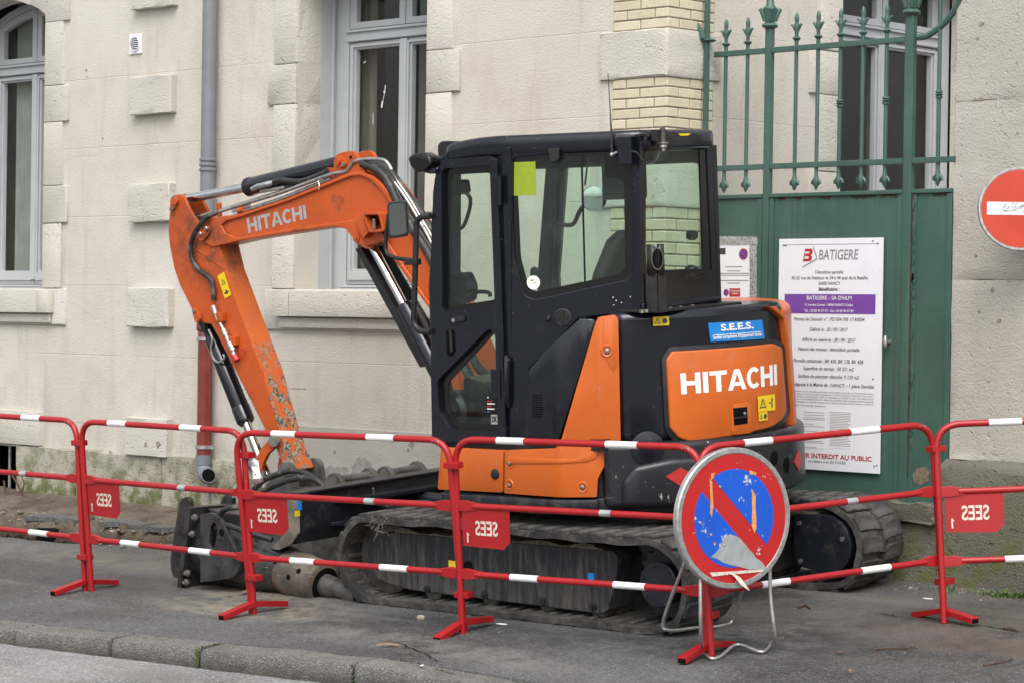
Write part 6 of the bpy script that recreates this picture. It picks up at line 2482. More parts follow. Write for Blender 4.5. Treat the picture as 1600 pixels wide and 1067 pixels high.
# upper hood: a split shell round the slanted outlet
out = V((-.72, .62, .30)).normalized()
for sg in (-1, 1):
    mb = MB()
    A_, B_ = [], []
    for k in range(8):
        t = math.radians(139 + sg * (6 + 150 * k / 7))
        for lst, h in ((A_, zt_ - .01), (B_, zb_ - (.018 if k == 0 else 0))):
            lst.append(mb.bm.verts.new((e0.x + .046 * math.cos(t), e0.y + .046 * math.sin(t), h)))
    for k in range(7):
        mb.bm.faces.new((A_[k], A_[k + 1], B_[k + 1], B_[k]))
    o = mb.obj('hood_shell', MAT['exhaust'], XE, ang=50)
    md = o.modifiers.new('th', 'SOLIDIFY')
    md.thickness = .004
oc = V((e0.x, e0.y, (zt_ + zb_) / 2 + .0)) + V((-.72, .62, 0)).normalized() * .035
mb = MB()
side_ = V((.62, .72, 0)).normalized()
upo = V((0, 0, 1))
outer_ = [(.031 * math.cos(t * math.pi / 12), .056 * math.sin(t * math.pi / 12)) for t in range(24)]
PO = PL(oc, -side_ if (-side_).cross(upo).dot(out) > 0 else side_, upo, 1)
inner_ = [(a * .9, b * .93) for a, b in outer_]
MB().prism(PO, outer_, -.02, .016, [inner_]).obj('outlet', MAT['worn'], XE)
MB().prism(PO, inner_, -.02, .010).obj('outlet_dark', MAT['dark'], XE)

# radio box, antenna, roof fittings
bx = PL((-.62, 0, 0), (0, -1, 0), (0, 0, 1), 1)
p0, p1 = PQ.hit(966, 214, .06), PQ.hit(984, 257, .06)
BX = MB().prism(PQ, PQ.P([(963.5, 214), (985.5, 213), (986.5, 257), (966, 258)], .08)[::-1], .006, .08).obj('radio_box', MAT['navy'], EX, bev=.005)
a0_ = PQ.hit(957, 244, .03)
AN = MB().tube([a0_, PQ.hit(956, 225, .03), PQ.hit(953.5, 175, .03), PQ.hit(950, 115, .03)], [.009, .006, .0028, .0018], 8).obj('antenna', MAT['hose'], EX)
mb = MB().tube([PQ.hit(956, 242, .03), PQ.hit(965, 238, .04)], .007, 8)
mb.blob(PQ.hit(956, 242, .03), .012, .012, .012, 2)
mb.obj('antenna_mount', MAT['zinc'], AN)
rf = PL((-.79, 0, 0), (0, -1, 0), (0, 0, 1), 1)
mb = MB()
mb.box(-.80, -.785, rf.hit(1040, 210).y, rf.hit(1018, 210).y, rf.hit(1030, 220).z, rf.hit(1030, 203).z)
bk = mb.obj('beacon_bracket', MAT['black'], EX, bev=.002)
q = rf.hit(1032, 214)
MB().cyl(q + V((-.015, 0, -.03)), q + V((-.015, 0, .045)), .014, 12).obj('beacon_pin', MAT['worn'], bk)
MB().lathe(q + V((-.015, 0, -.03)), (0, 0, -1), [(.03, 0), (.03, .006), (.018, .01), (.022, .02), (.022, .026), (.012, .03), (.012, .045), (0, .045)], 14).obj('beacon_nut', MAT['bolt'], bk)
mb = MB().blob(rf.hit(1003, 210), .012, .018, .014, 2, .1)
mb.cyl(rf.hit(1003, 210), rf.hit(1014, 213), .007, 8)
mb.obj('cable_clip', MAT['hose'], EX)
MB().tube(spline([rf.hit(987, 236), rf.hit(996, 240), rf.hit(1004, 251), rf.hit(1016, 257), rf.hit(1027, 248), rf.hit(1032, 225)], 5), .004, 6).obj('cable', MAT['hose'], EX)
mb = MB().prism(PR, rnd(PR.P([(1028, 232), (1053, 236), (1050, 245), (1043, 252), (1028, 253)])[::-1], .01, 2), -.08, -.03)
mb.obj('inside_lamp', MAT['black'], CB)
mb = MB().prism(PQ, rnd(PQ.P([(858, 233), (876, 232), (876, 248), (870, 253), (862, 253)])[::-1], .01, 2), .001, .03)
mb.obj('side_lamp', MAT['black'], CB, bev=.004)

# ---- mirrors and the grab rail by the door
P95 = PL((0, .93, 0), (-1, 0, 0), (0, 0, 1), 1)
rail = fil([P95.hit(673, 338, .02), P95.hit(651, 340, .02), P95.hit(649, 420, .02), P95.hit(646, 508, .02), P95.hit(658, 519, .02), P95.hit(673, 519, .02)], .06, 6)
GRL = MB().tube(rail, .0165, 10).obj('grab_rail', MAT['black'], EX, ang=60)
MB().box(*sorted((P95.hit(640, 410).x, P95.hit(660, 410).x)), .935, .975, P95.hit(650, 414).z, P95.hit(650, 404).z).obj('mirror_clamp', MAT['black'], GRL, bev=.005)
marm = fil([P95.hit(650, 407, .03), P95.hit(618, 404, .03), P95.hit(602, 396, .03), P95.hit(603, 370, .03), P95.hit(607, 335, .03)], .05, 5)
MB().tube(marm, .0115, 10).obj('mirror_arm', MAT['black'], GRL, ang=60)
mc = P95.hit(622, 343, .03)
PMI = PL(mc, (-.85, -.52, 0), (0, 0, 1), 1)
A_ = PMI.P([(605, 316), (636, 312), (639.5, 369), (607, 374)])[::-1]
MI_ = MB().prism(PMI, rnd(A_, .028, 5), -.03, .012).obj('side_mirror', MAT['black'], GRL, bev=.008, seg=3)
mb = MB().prism(PMI, rnd(PMI.P([(608.5, 320), (633, 316.5), (636, 365), (610.5, 369.5)])[::-1], .02, 5), .0125, .0145)
mb.obj('mirror_glass', MAT['mirror'], MI_)
t2 = PL((.45, 0, 0), (0, -1, 0), (0, 0, 1), 1)
P80 = PL((0, .95, 0), (-1, 0, 0), (0, 0, 1), 1)
mm = P80.hit(659, 255)
mb = MB().prism(P80, rnd(P80.P([(642.5, 247), (650, 240.5), (665, 238), (676, 245), (679, 256), (668, 268), (655, 270), (646, 259)])[::-1], .012, 3), -.06, .03)
mb.bevel(.018, 3)
UM = mb.obj('upper_mirror', MAT['seal'], EX)
MB().tube([P80.hit(663, 266), P80.hit(672, 268), P80.hit(682, 268)], .014, 8).obj('upper_mirror_arm', MAT['navy'], UM)

# ---- boom
bo = [(313, 366), (315.5, 352), (326, 342.5), (348, 338), (374, 335), (450, 310), (525, 279), (544, 271), (564, 269), (583, 276), (599, 290), (612, 309), (641, 352), (672, 398), (737, 545), (780, 700), (775, 735), (757, 748), (738, 742), (724, 705), (700, 565), (670, 482), (604, 391), (597, 378), (575, 384.5), (558, 383), (548, 368), (540, 358), (520, 354.5), (467, 362), (387, 374.5), (369, 378), (334, 386), (318, 380)]
po = PC.P(bo, .1)[::-1]
bi = [(345.5, 352), (354, 345.5), (378, 339), (450, 315), (530, 283), (548, 276), (564, 275), (579, 281), (594, 296), (640, 362), (672, 414), (730, 560), (762, 700), (745, 705), (712, 575), (676, 482), (612, 389), (590, 350), (578, 341), (554, 344), (450, 358.5), (390, 369), (370, 372), (351, 364)]
BM = MB().prism(PC, po, -.085, .085).obj('boom', MAT['arm'], EX, bev=.006)
pin_ = PC.P(bi, .1)[::-1]
MB().prism(PC, po, .0852, .102, [pin_]).obj('boom_flange', MAT['arm'], BM, bev=.006, seg=3)
MB().prism(PC, po, -.102, -.0852, [pin_]).obj('boom_flange', MAT['arm'], BM, bev=.006, seg=3)
# name on the boom, running up the plate
q00, q10, q01, q11 = [PC.uv(x, y, .0855) for x, y in ((388.5, 365), (479.5, 342), (385, 342), (477, 320.5))]


def bil2(a, b):
    x = a / LW
    c = [((q00[i] * (1 - x) + q10[i] * x) * (1 - b) + (q01[i] * (1 - x) + q11[i] * x) * b) for i in (0, 1)]
    return PC.at(c[0], c[1], .0862)


decal(LP, bil2, MAT['silver'], BM, 'lettering')
# pivot pin of the stick
pv = PC.hit(322, 366, .105)


def pin(par, px, py, w, r=.035, plate=None, mat='arm'):
    c = PC.hit(px, py, w)
    mb = MB().lathe(c, (0, 1, 0), [(r, 0), (r, .012), (r * .6, .014), (0, .014)], 20)
    o = mb.obj('pivot_pin', MAT[mat], par)
    return o


pp_ = PC.P([(312, 371), (318, 360), (327, 352), (331, 358), (329, 366), (320, 376), (314, 378)], .103)[::-1]
mb = MB().prism(PC, rnd(pp_, .012, 3), .1022, .118)
mb.obj('pin_keeper', MAT['arm'], BM, bev=.003)
for q_ in ((323.5, 357.5), (314.5, 366)):
    MB().lathe(PC.hit(*q_, .118), (0, 1, 0), [(.016, 0), (.016, .01), (.010, .016), (0, .016)], 6).obj('bolt', MAT['bolt'], BM)
# ears carrying the arm cylinder
ear = PC.P([(521, 277), (520.5, 252), (525, 242), (534, 238), (549, 236), (556, 241), (562, 258), (572, 271), (560, 280)], .09)[::-1]
for w0_, w1_ in ((.062, .088), (-.088, -.062)):
    MB().prism(PC, rnd(ear, [.01, .02, .03, .03, .03, .03, .02, .0, 0][::-1], 4), w0_, w1_).obj('cylinder_ear', MAT['arm'], BM, bev=.004)
mb = MB().prism(PC, rnd(PC.P([(524.5, 254), (527, 245), (533, 244), (543, 253), (541.5, 261), (534, 263)], .09)[::-1], .012, 3), .0885, .102)
mb.obj('pin_keeper', MAT['arm'], BM, bev=.003)
MB().lathe(PC.hit(529, 252, .102), (0, 1, 0), [(.022, 0), (.022, .014), (0, .014)], 16).obj('pivot_pin', MAT['arm'], BM)
MB().lathe(PC.hit(537, 257, .102), (0, 1, 0), [(.013, 0), (.013, .012), (0, .014)], 6).obj('bolt', MAT['bolt'], BM)
MB().lathe(PC.hit(548, 246, .089), (0, 1, 0), [(.010, 0), (.010, .001), (0, .001)], 12).obj('hole', MAT['dark'], BM)
MB().prism(PC, PC.P([(525, 285), (522, 262), (566, 262), (575, 285)])[::-1], -.06, .06).obj('ear_web', MAT['arm'], BM)
# arm cylinder
AC = MB().tube([PC.hit(388, 293), PC.hit(392, 292), PC.hit(520, 261), PC.hit(533, 256)], [.052, .057, .057, .05], 24).obj('arm_cylinder', MAT['navy'], EX, ang=40)
MB().tube([PC.hit(283, 313), PC.hit(390, 292.5)], .030, 20).obj('rod', MAT['chrome'], AC, ang=60)
mb = MB().cyl(PC.hit(277, 316, -.05), PC.hit(277, 316, .05), .045, 20)
mb.tube([PC.hit(278, 314), PC.hit(292, 312)], [.04, .036], 16)
mb.obj('rod_eye', MAT['worn'], AC)
MB().lathe(PC.hit(388, 293), PC.hit(388, 293) - PC.hit(400, 290), [(.057, -.04), (.06, -.035), (.06, 0), (.032, .004)], 24).obj('gland', MAT['navy'], AC)
mb = MB()
mb.tube([PC.hit(394, 296, .06), PC.hit(402, 292, .075), PC.hit(418, 288, .08)], [.014, .018, .016], 8)
mb.tube([PC.hit(418, 288, .08), PC.hit(428, 285, .075)], [.02, .014], 6)
mb.tube([PC.hit(408, 299, .05), PC.hit(424, 297, .06), PC.hit(446, 293, .06)], [.013, .011, .012], 8)
mb.obj('fittings', MAT['zinc'], AC)
# hoses and steel pipes along the boom
HS = lambda pts, w, r, nm, mt: MB().tube(spline([PC.hit(x, y, w) for x, y in pts], 6), r, 10).obj(nm, MAT[mt], BM, ang=60)
HS([(428, 285), (440, 282), (470, 284), (500, 274), (512, 268)], .075, .019, 'hose', 'hose')
HS([(440, 294), (460, 289), (490, 279), (510, 272)], .045, .013, 'hose', 'hose')
HS([(343, 331), (375, 321), (440, 301), (505, 277), (524, 271), (541, 268), (549, 258), (556, 252), (575, 249), (597, 250), (606, 256), (612, 266)], .092, .0115, 'hydraulic_pipe', 'steelpipe')
HS([(383, 330), (440, 311), (490, 291), (518, 279)], .075, .0135, 'hydraulic_pipe', 'steelpipe')
HS([(300, 343), (320, 336), (352, 327), (420, 306), (480, 286), (505, 277)], .03, .011, 'hydraulic_pipe', 'steelpipe')
for dw, dx in ((.085, 0), (.055, 7)):
    HS([(566 + dx, 256), (590 + dx, 266), (606 + dx, 284), (617 + dx, 308), (630 + dx, 334), (650 + dx, 366), (672 + dx, 402), (700 + dx, 470), (740 + dx, 600)], dw, .026, 'hose', 'hose')
HS([(580, 254), (600, 262), (618, 280), (640, 310), (662, 340), (690, 395), (740, 500)], -.02, .026, 'hose', 'hose')
for dw, dx in ((.06, 0), (.02, 5)):
    HS([(598 + dx, 268), (612 + dx, 280), (634 + dx, 310), (655 + dx, 345), (673 + dx, 378), (705 + dx, 450)], dw, .010, 'hydraulic_pipe', 'steelpipe')
mb = MB().prism(PC, PC.P([(335, 318), (342, 318), (343, 338), (338, 340)], .08)[::-1], .055, .07)
mb.obj('hose_bracket', MAT['arm'], BM, bev=.002)
mb = MB()
for q0, q1 in (((365, 330), (390, 322)), ((366, 336), (382, 331))):
    mb.tube([PC.hit(*q0, .08), PC.hit(*q1, .08)], [.017, .013], 8)
mb.obj('fittings', MAT['zinc'], BM)
MB().tube([PC.hit(373, 330, .09), PC.hit(381, 327, .09)], .02, 10).obj('red_collar', MAT['arm'], BM)
for px, py in ((497, 291), (660, 350)):
    MB().tube(spline([PC.hit(px, py - 8, .1), PC.hit(px + 2, py, .118), PC.hit(px + 1, py + 6, .105)], 4), .0035, 6).obj('cable_tie', MAT['whitedecal'], BM)
# work lamp in its box guard, pin of the boom cylinder
lw_ = PC.P([(555.5, 341), (566, 332), (593, 332), (598, 340), (601, 361), (577, 363.5), (570, 372)], .15)[::-1]
G1 = [V(PC.hit(x, y, w)) for x, y, w in ()]
LG = empty_part('lamp_guard', BM)
gA = PC.P([(566, 332), (595, 332), (601, 362), (577, 364)], .17)[::-1]
gAi = PC.P([(570, 336), (592, 336), (597, 358), (579, 360)], .17)[::-1]
MB().prism(PC, rnd(gA, .015, 3), .08, .175, [rnd(gAi, .012, 3)]).obj('guard_box', MAT['arm'], LG, bev=.003)
MB().prism(PC, PC.P([(555, 342), (566, 332), (577, 364), (569, 373)], .14)[::-1], .08, .15).obj('guard_plate', MAT['arm'], LG, bev=.004)
lc = PC.hit(581, 350, .11)
mb = MB().blob(lc, .045, .035, .045, 3)
mb.obj('lamp', MAT['seal'], LG)
MB().cyl(lc + V((-.05, .03, -.03)), lc + V((-.05, .03, .03)), .012, 8).obj('lamp_bolt', MAT['bolt'], LG)
mb = MB().cyl(PC.hit(575, 376, -.09), PC.hit(575, 376, .09), .05, 20)
mb.obj('cylinder_boss', MAT['arm'], BM)
MB().lathe(PC.hit(558, 372, .10), (0, 1, 0), [(.026, 0), (.026, .012), (.012, .013), (.012, .018), (0, .018)], 18).obj('pivot_pin', MAT['arm'], BM)
# boom cylinder with its rod guard, on the near side below the boom
BC = MB().tube([PC.hit(632, 478, .02), PC.hit(636, 484, .02), PC.hit(700, 610, .02)], [.05, .057, .057], 24).obj('boom_cylinder', MAT['navy'], EX, ang=40)
MB().tube([PC.hit(578, 378, .02), PC.hit(634, 482, .02)], .029, 20).obj('rod', MAT['chrome'], BC, ang=60)
mb = MB()
gu = [(563, 389), (572, 386), (601, 384), (668, 500), (700, 570), (672, 576), (664, 572)]
mb.prism(PC, PC.P(gu, -.06)[::-1], -.075, -.065)
mb.prism(PC, PC.P([(563, 389), (571, 386), (676, 570), (664, 573)], .0)[::-1], -.075, .045)
mb.obj('rod_guard', MAT['black'], BC, bev=.003)
HS2 = [(641, 470), (652, 482), (664, 500), (672, 520)]
MB().tube([PC.hit(647, 474, .07), PC.hit(654, 483, .075), PC.hit(668, 512, .075), PC.hit(690, 556, .07)], [.02, .018, .012, .012], 8).obj('hose', MAT['hose'], BC)
# swing post at the foot of the boom
SP = empty_part('swing_post', EX)
ft = PC.hit(755, 728)
for w0_, w1_ in ((.105, .16), (-.16, -.105)):
    mb = MB().prism(PC, [(-ft.x - .10, ft.z + .02), (-ft.x - .06, ft.z + .09), (-ft.x + .06, ft.z + .09), (-ft.x + .16, ft.z - .05), (-ft.x + .16, ft.z - .26), (-ft.x - .08, ft.z - .26)], w0_, w1_)
    mb.obj('bracket_plate', MAT['arm'], SP, bev=.012)
mb = MB().cyl((ft.x - .12, 0, .40), (ft.x - .12, 0, .80), .09, 20)
mb.cyl((ft.x, -.17, ft.z), (ft.x, .17, ft.z), .045, 18)
mb.box(.5, ft.x - .05, -.13, .13, .58, .70)
mb.obj('post_boss', MAT['navyd'], SP)

# ---- stick
st_ = [(263, 362), (265, 385), (272, 420), (281, 446), (298, 480), (306, 497), (318, 505), (331, 507), (416, 674), (428, 692), (440, 722), (449, 742), (460, 734), (437, 673), (411, 580), (374, 483), (351, 421), (342, 382), (309, 349)]
SK = MB().prism(PC, PC.P(st_, .085), -.085, .085).obj('stick', MAT['armworn'], EX, bev=.005)
# the clean paint of the stick's side plates
MB().prism(PC, PC.P([(265.5, 362), (267, 385), (274, 420), (283, 446), (300, 480), (308, 496), (319, 503.5), (332, 505), (416, 668), (436, 671), (410, 581), (373, 484), (350, 421), (342, 384), (309, 352)], .0865), .0853, .088).obj('side_plate', MAT['arm'], SK, bev=.001)
earp = PC.P([(263, 364), (265.5, 335), (267, 316), (272, 307), (279, 304), (286, 306), (291, 319), (300, 336), (312, 352), (309, 366)], .085)
for w0_, w1_ in ((.060, .086), (-.086, -.060)):
    MB().prism(PC, rnd(earp, [0, .02, .02, .03, .03, .03, .02, .02, 0, 0], 3), w0_, w1_).obj('stick_ear', MAT['arm'], SK, bev=.004)
MB().prism(PC, PC.P([(266, 364), (271, 342), (284, 336), (300, 352), (309, 366)], .085), -.058, .058).obj('ear_web', MAT['hose'], SK)
mb = MB().prism(PC, rnd(PC.P([(267, 328), (269, 312), (275, 307.5), (280, 312), (278, 321), (271, 331)], .087), .012, 3), .0865, .10)
mb.obj('pin_keeper', MAT['arm'], SK, bev=.003)
MB().lathe(PC.hit(274, 315, .10), (0, 1, 0), [(.024, 0), (.024, .013), (0, .014)], 16).obj('pivot_pin', MAT['arm'], SK)
MB().lathe(PC.hit(269, 327, .098), (0, 1, 0), [(.014, 0), (.014, .014), (0, .016)], 6).obj('bolt', MAT['bolt'], SK)
mb = MB().prism(PC, rnd(PC.P([(302, 483), (307, 481), (315, 497), (313, 505), (307, 503)], .09), .008, 3), .088, .105)
mb.obj('pin_keeper', MAT['arm'], SK, bev=.003)
MB().lathe(PC.hit(310.5, 498, .105), (0, 1, 0), [(.022, 0), (.022, .02), (0, .022)], 16).obj('pivot_pin', MAT['arm'], SK)
MB().lathe(PC.hit(304, 486, .105), (0, 1, 0), [(.012, 0), (.012, .012), (0, .014)], 6).obj('bolt', MAT['bolt'], SK)
MB().tube([PC.hit(302, 386, .089), PC.hit(326, 403, .089), PC.hit(351, 420, .089)], .004, 6).obj('weld_seam', MAT['arm'], SK)
# yellow sticker on the stick
ya = PC.P([(340.5, 432), (350.5, 425.5), (360.5, 460), (351.5, 467.5)], .0885)
ctr = V((sum(p[0] for p in ya) / 4, sum(p[1] for p in ya) / 4))
exs = (V(ya[1]) - V(ya[0])).normalized()
pls = PL(PC.at(ctr.x, ctr.y, .0885), PC.ex * exs.x + PC.ey * exs.y, PC.ey * exs.x - PC.ex * exs.y, 1)
hw_, hh_ = (V(ya[1]) - V(ya[0])).length / 2, (V(ya[3]) - V(ya[0])).length / 2
tri_sticker(pls, -hw_, hw_, -hh_, hh_, .0015, SK)
# hose down the stick with its couplings
MB().tube(spline([PC.hit(x, y, w) for x, y, w in ((338, 333, .07), (326, 338, .12), (315, 349, .13), (304, 365, .125), (298, 385, .115), (300, 405, .11), (312, 423, .108), (327, 434, .108), (333, 448, .108), (334, 470, .108))], 6), .0165, 10).obj('hose', MAT['hose'], SK, ang=60)
mb = MB()
for a, b, r_ in (((333, 478), (337, 491), .017), ((337, 491), (340, 500), .012), ((344, 505), (349, 515), .010), ((349, 515), (353, 524), .018), ((353, 524), (358, 536), .014), ((359, 536), (365, 548), .022), ((363, 546), (366, 555), .016)):
    mb.tube([PC.hit(*a, .115), PC.hit(*b, .115)], r_, 10)
mb.obj('couplings', MAT['zinc'], SK)
MB().tube([PC.hit(366, 555, .115), PC.hit(370.5, 563, .115)], [.02, .021], 12).obj('red_cap', MAT['printred'], SK)
MB().tube(spline([PC.hit(x, y, .105) for x, y in ((371, 560), (381, 553), (384, 547), (380, 545.5), (368, 550))], 5), .0025, 6).obj('cap_strap', MAT['printred'], SK)
for q_ in ((348, 495), (368, 532)):
    c = PC.hit(*q_, .09)
    MB().box(c.x - .035, c.x + .03, c.y, c.y + .035, c.z - .028, c.z + .028).obj('hose_bracket', MAT['arm'], SK, bev=.004)
# bucket cylinder on the outer side
BK = MB().tube([PC.hit(317, 500), PC.hit(330, 524), PC.hit(334, 532), PC.hit(384, 657), PC.hit(385.5, 660)], [.04, .04, .055, .055, .05], 24).obj('bucket_cylinder', MAT['navy'], EX, ang=40)
MB().tube([PC.hit(384, 658), PC.hit(417, 742)], .029, 20).obj('rod', MAT['chrome'], BK, ang=60)
MB().lathe(PC.hit(384, 657), PC.hit(384, 657) - PC.hit(376, 637), [(.0565, -.1), (.059, -.095), (.059, 0), (.03, .003)], 24).obj('gland', MAT['navy'], BK)
MB().tube(spline([PC.hit(x, y, .06) for x, y in ((326, 515), (332, 530), (330, 545), (334, 560), (342, 566), (350, 560), (349, 553))], 5), .008, 8).obj('hydraulic_pipe', MAT['steelpipe'], BK)
MB().tube(spline([PC.hit(x, y, -.06) for x, y in ((352, 560), (372, 600), (388, 632), (392, 640))], 4), .006, 8).obj('hydraulic_pipe', MAT['steelpipe'], BK)
mb = MB().box(0, .04, 0, .03, 0, .07)
c_ = PC.hit(322, 512, .05)
mb.map(lambda v: v + c_ + V((-.02, 0, -.03)))
mb.obj('fitting_block', MAT['black'], BK, bev=.004)
# links and quick coupler
LK = empty_part('bucket_link', EX)
lk = [(430, 683), (422, 687), (410, 700), (402, 717), (399, 736), (403, 742), (410, 738), (414, 722), (421, 708), (430, 700), (436, 692)]
for w0_, w1_ in ((.088, .115), (-.115, -.088)):
    MB().prism(PC, rnd(PC.P(lk, .1), .012, 3), w0_, w1_).obj('link_plate', MAT['arm'], LK, bev=.004)
MB().cyl(PC.hit(428, 688, -.13), PC.hit(428, 688, .13), .036, 20).obj('link_pin', MAT['worn'], LK)
MB().lathe(PC.hit(436, 688, .118), (0, 1, 0), [(.014, 0), (.014, .014), (0, .016)], 6).obj('bolt', MAT['bolt'], LK)
MB().cyl(PC.hit(405, 738, -.12), PC.hit(405, 738, .12), .034, 18).obj('link_pin', MAT['worn'], LK)
QC = empty_part('quick_coupler', EX)
cp = [(437, 742), (439, 726), (446, 720), (456, 722), (462, 730), (466, 755), (470, 790), (440, 792), (420, 778), (418, 755)]
for w0_, w1_ in ((.10, .135), (-.135, -.10)):
    MB().prism(PC, rnd(PC.P(cp, .11), .02, 3), w0_, w1_).obj('coupler_plate', MAT['worn'], QC, bev=.006)
MB().cyl(PC.hit(450, 733, -.15), PC.hit(450, 733, .15), .04, 20).obj('coupler_pin', MAT['worn'], QC)
MB().prism(PC, PC.P([(424, 760), (470, 762), (470, 792), (430, 790)], 0), -.099, .099).obj('coupler_body', MAT['worn'], QC, bev=.008)
for k, pts in enumerate(([(396, 765), (410, 751), (432, 741), (456, 735), (480, 740), (497, 752), (500, 768)], [(398, 776), (420, 762), (450, 750), (478, 746), (498, 752), (510, 766), (513, 775)])):
    MB().tube(spline([PC.hit(x, y, .26 + .05 * k) for x, y in pts], 6), .019, 10).obj('hose', MAT['hose'], QC, ang=60)

# ================================================================ BREAKER AND BUCKET
HB = thing('hydraulic_breaker', 'dark steel hydraulic breaker lying on the pavement under the raised blade', 'breaker', (-11.4, 9.45, .03))
ax0, ax1 = V((-11.72, 9.47, .262)), V((-10.62, 9.53, .066))
ad = (ax1 - ax0).normalized()
asd = V((0, 1, 0)) - ad * ad.y
asd.normalize()
aup = asd.cross(ad) * -1
if aup.z < 0:
    aup = -aup
BKS, BUP = asd, aup


def bkp(t, s, u):
    return ax0 + ad * t + asd * s + aup * u


PBK = PL(ax0 - asd * .0, ad, aup)                      # side plane, normal to the street
# housing: an octagon that narrows towards the chisel
mb = MB()
rows = []
for t, hy, hz in ((.0, .20, .225), (.12, .20, .21), (.22, .195, .195), (.36, .18, .18), (.50, .155, .155), (.62, .132, .130)):
    r = []
    for k in range(16):
        a = 2 * math.pi * (k + .5) / 16
        ca, sa = math.cos(a), math.sin(a)
        e = 2.4
        rr = (abs(ca) ** e + abs(sa) ** e) ** (-1 / e)
        r.append(mb.bm.verts.new(bkp(t, hy * ca * rr, hz * sa * rr)))
    rows.append(r)
for A_, B_ in zip(rows, rows[1:]):
    for k in range(16):
        mb.bm.faces.new((A_[k], A_[(k + 1) % 16], B_[(k + 1) % 16], B_[k]))
mb.bm.faces.new(rows[0])
mb.bm.faces.new(rows[-1][::-1])
HH = mb.obj('housing', MAT['breaker'], HB, ang=30)
q = PL(bkp(0, -.208, 0), ad, aup)
side = q.P([(316, 803), (326, 800.5), (334, 801), (344, 807), (354, 820), (361, 838), (369, 852), (376, 870), (377, 890), (366, 902), (342, 906), (316, 909)])[::-1]
sc0 = q.uv(336, 836)
sl = [(sc0[0] + .030 * math.cos(t * math.pi / 8), sc0[1] + .045 * math.sin(t * math.pi / 8) + (.03 if math.sin(t * math.pi / 8) > 0 else -.03)) for t in range(16)]
SB_ = MB().prism(q, rnd(side, [.0, .01, .02, .03, .03, .02, .02, .03, .04, .04, .02, 0][::-1], 4), -.012, .016, [sl]).obj('side_bracket', MAT['breaker'], HB, bev=.006, seg=3)
MB().prism(q, sl, -.011, -.004).obj('slot_dark', MAT['dark'], SB_)
MB().lathe(q.at(*q.uv(350, 831), .016), q.n, [(.016, 0), (.022, .002), (0, .002)], 16).obj('hole', MAT['dark'], SB_)
for t, u in ((.035, .19), (.03, .09), (.03, -.145), (.03, -.20)):
    MB().lathe(q.at(t, u, .016), q.n, [(.020, 0), (.020, .014), (.012, .016), (.012, .03), (0, .03)], 6).obj('bolt', MAT['bolt'], SB_)
MPp = MB()
MPp.prism(PL(bkp(-.02, 0, 0), asd * -1 if False else asd, aup), [(-.24, -.245), (.22, -.245), (.22, .24), (-.24, .24)], -.018, .018)
MPp.obj('mounting_plate', MAT['breaker'], HB, bev=.005)
for s_ in (-.20, .13):
    qq = PL(bkp(-.02, s_, 0), ad, aup)
    MB().prism(qq, rnd([(-.02, -.20), (-.02, .27), (-.06, .29), (-.115, .25), (-.125, .05), (-.13, -.13), (-.09, -.21)], .05, 4), -.018, .018).obj('lug_plate', MAT['breaker'], HB, bev=.006)
mb = MB()
for s_ in (-.06,):
    qq = PL(bkp(0, -.1, 0), ad, aup)
    mb.prism(qq, [(-.0, .23), (.36, .265), (.44, .20), (.1, .18)], -.12, .02)
mb.obj('top_cover', MAT['breaker'], HH, bev=.01)
for k, pts in enumerate((((.16, -.16, .20), (.20, -.17, .27), (.30, -.15, .31), (.42, -.12, .33), (.55, -.05, .38)), ((.18, -.19, .16), (.27, -.2, .20), (.40, -.19, .20), (.60, -.14, .19)))):
    MB().tube(spline([bkp(*p) for p in pts], 6), .017, 10).obj('hose', MAT['hose'], HH, ang=60)
MB().lathe(bkp(.55, 0, 0), ad, [(.133, 0), (.135, .02), (.128, .10), (.136, .12), (.132, .30), (.124, .36), (.10, .375), (.07, .375)], 28).obj('front_head', MAT['rusty'], HB, ang=35)
for t, a in ((.66, -60), (.80, -85), (.86, -62), (.52, -35)):
    a_ = math.radians(a)
    nd = asd * math.sin(a_) + aup * math.cos(a_)
    MB().lathe(bkp(t - .04, 0, 0) + nd * .132, nd, [(.015, 0), (.015, .003), (0, .0035)], 16).obj('hole', MAT['dark'], HB)
MB().lathe(bkp(.906, 0, 0), ad, [(.095, 0), (.10, .02), (.06, .025)], 24).obj('dark_bush', MAT['dark'], HB)
mb = MB().tube([bkp(.93, 0, 0), bkp(1.02, 0, 0), bkp(1.03, 0, 0), bkp(1.16, 0, 0), bkp(1.20, 0, 0)], [.066, .062, .05, .05, .048], 20)
CH = mb.obj('chisel', MAT['worn'], HB, ang=40)
qq = PL(bkp(1.2, 0, 0), ad, aup)
mb = MB().prism(qq, [(-.02, -.046), (.05, -.085), (.13, -.10), (.135, .07), (.06, .06), (-.02, .046)], -.02, .02)
mb.obj('chisel_blade', MAT['worn'], CH, bev=.006)

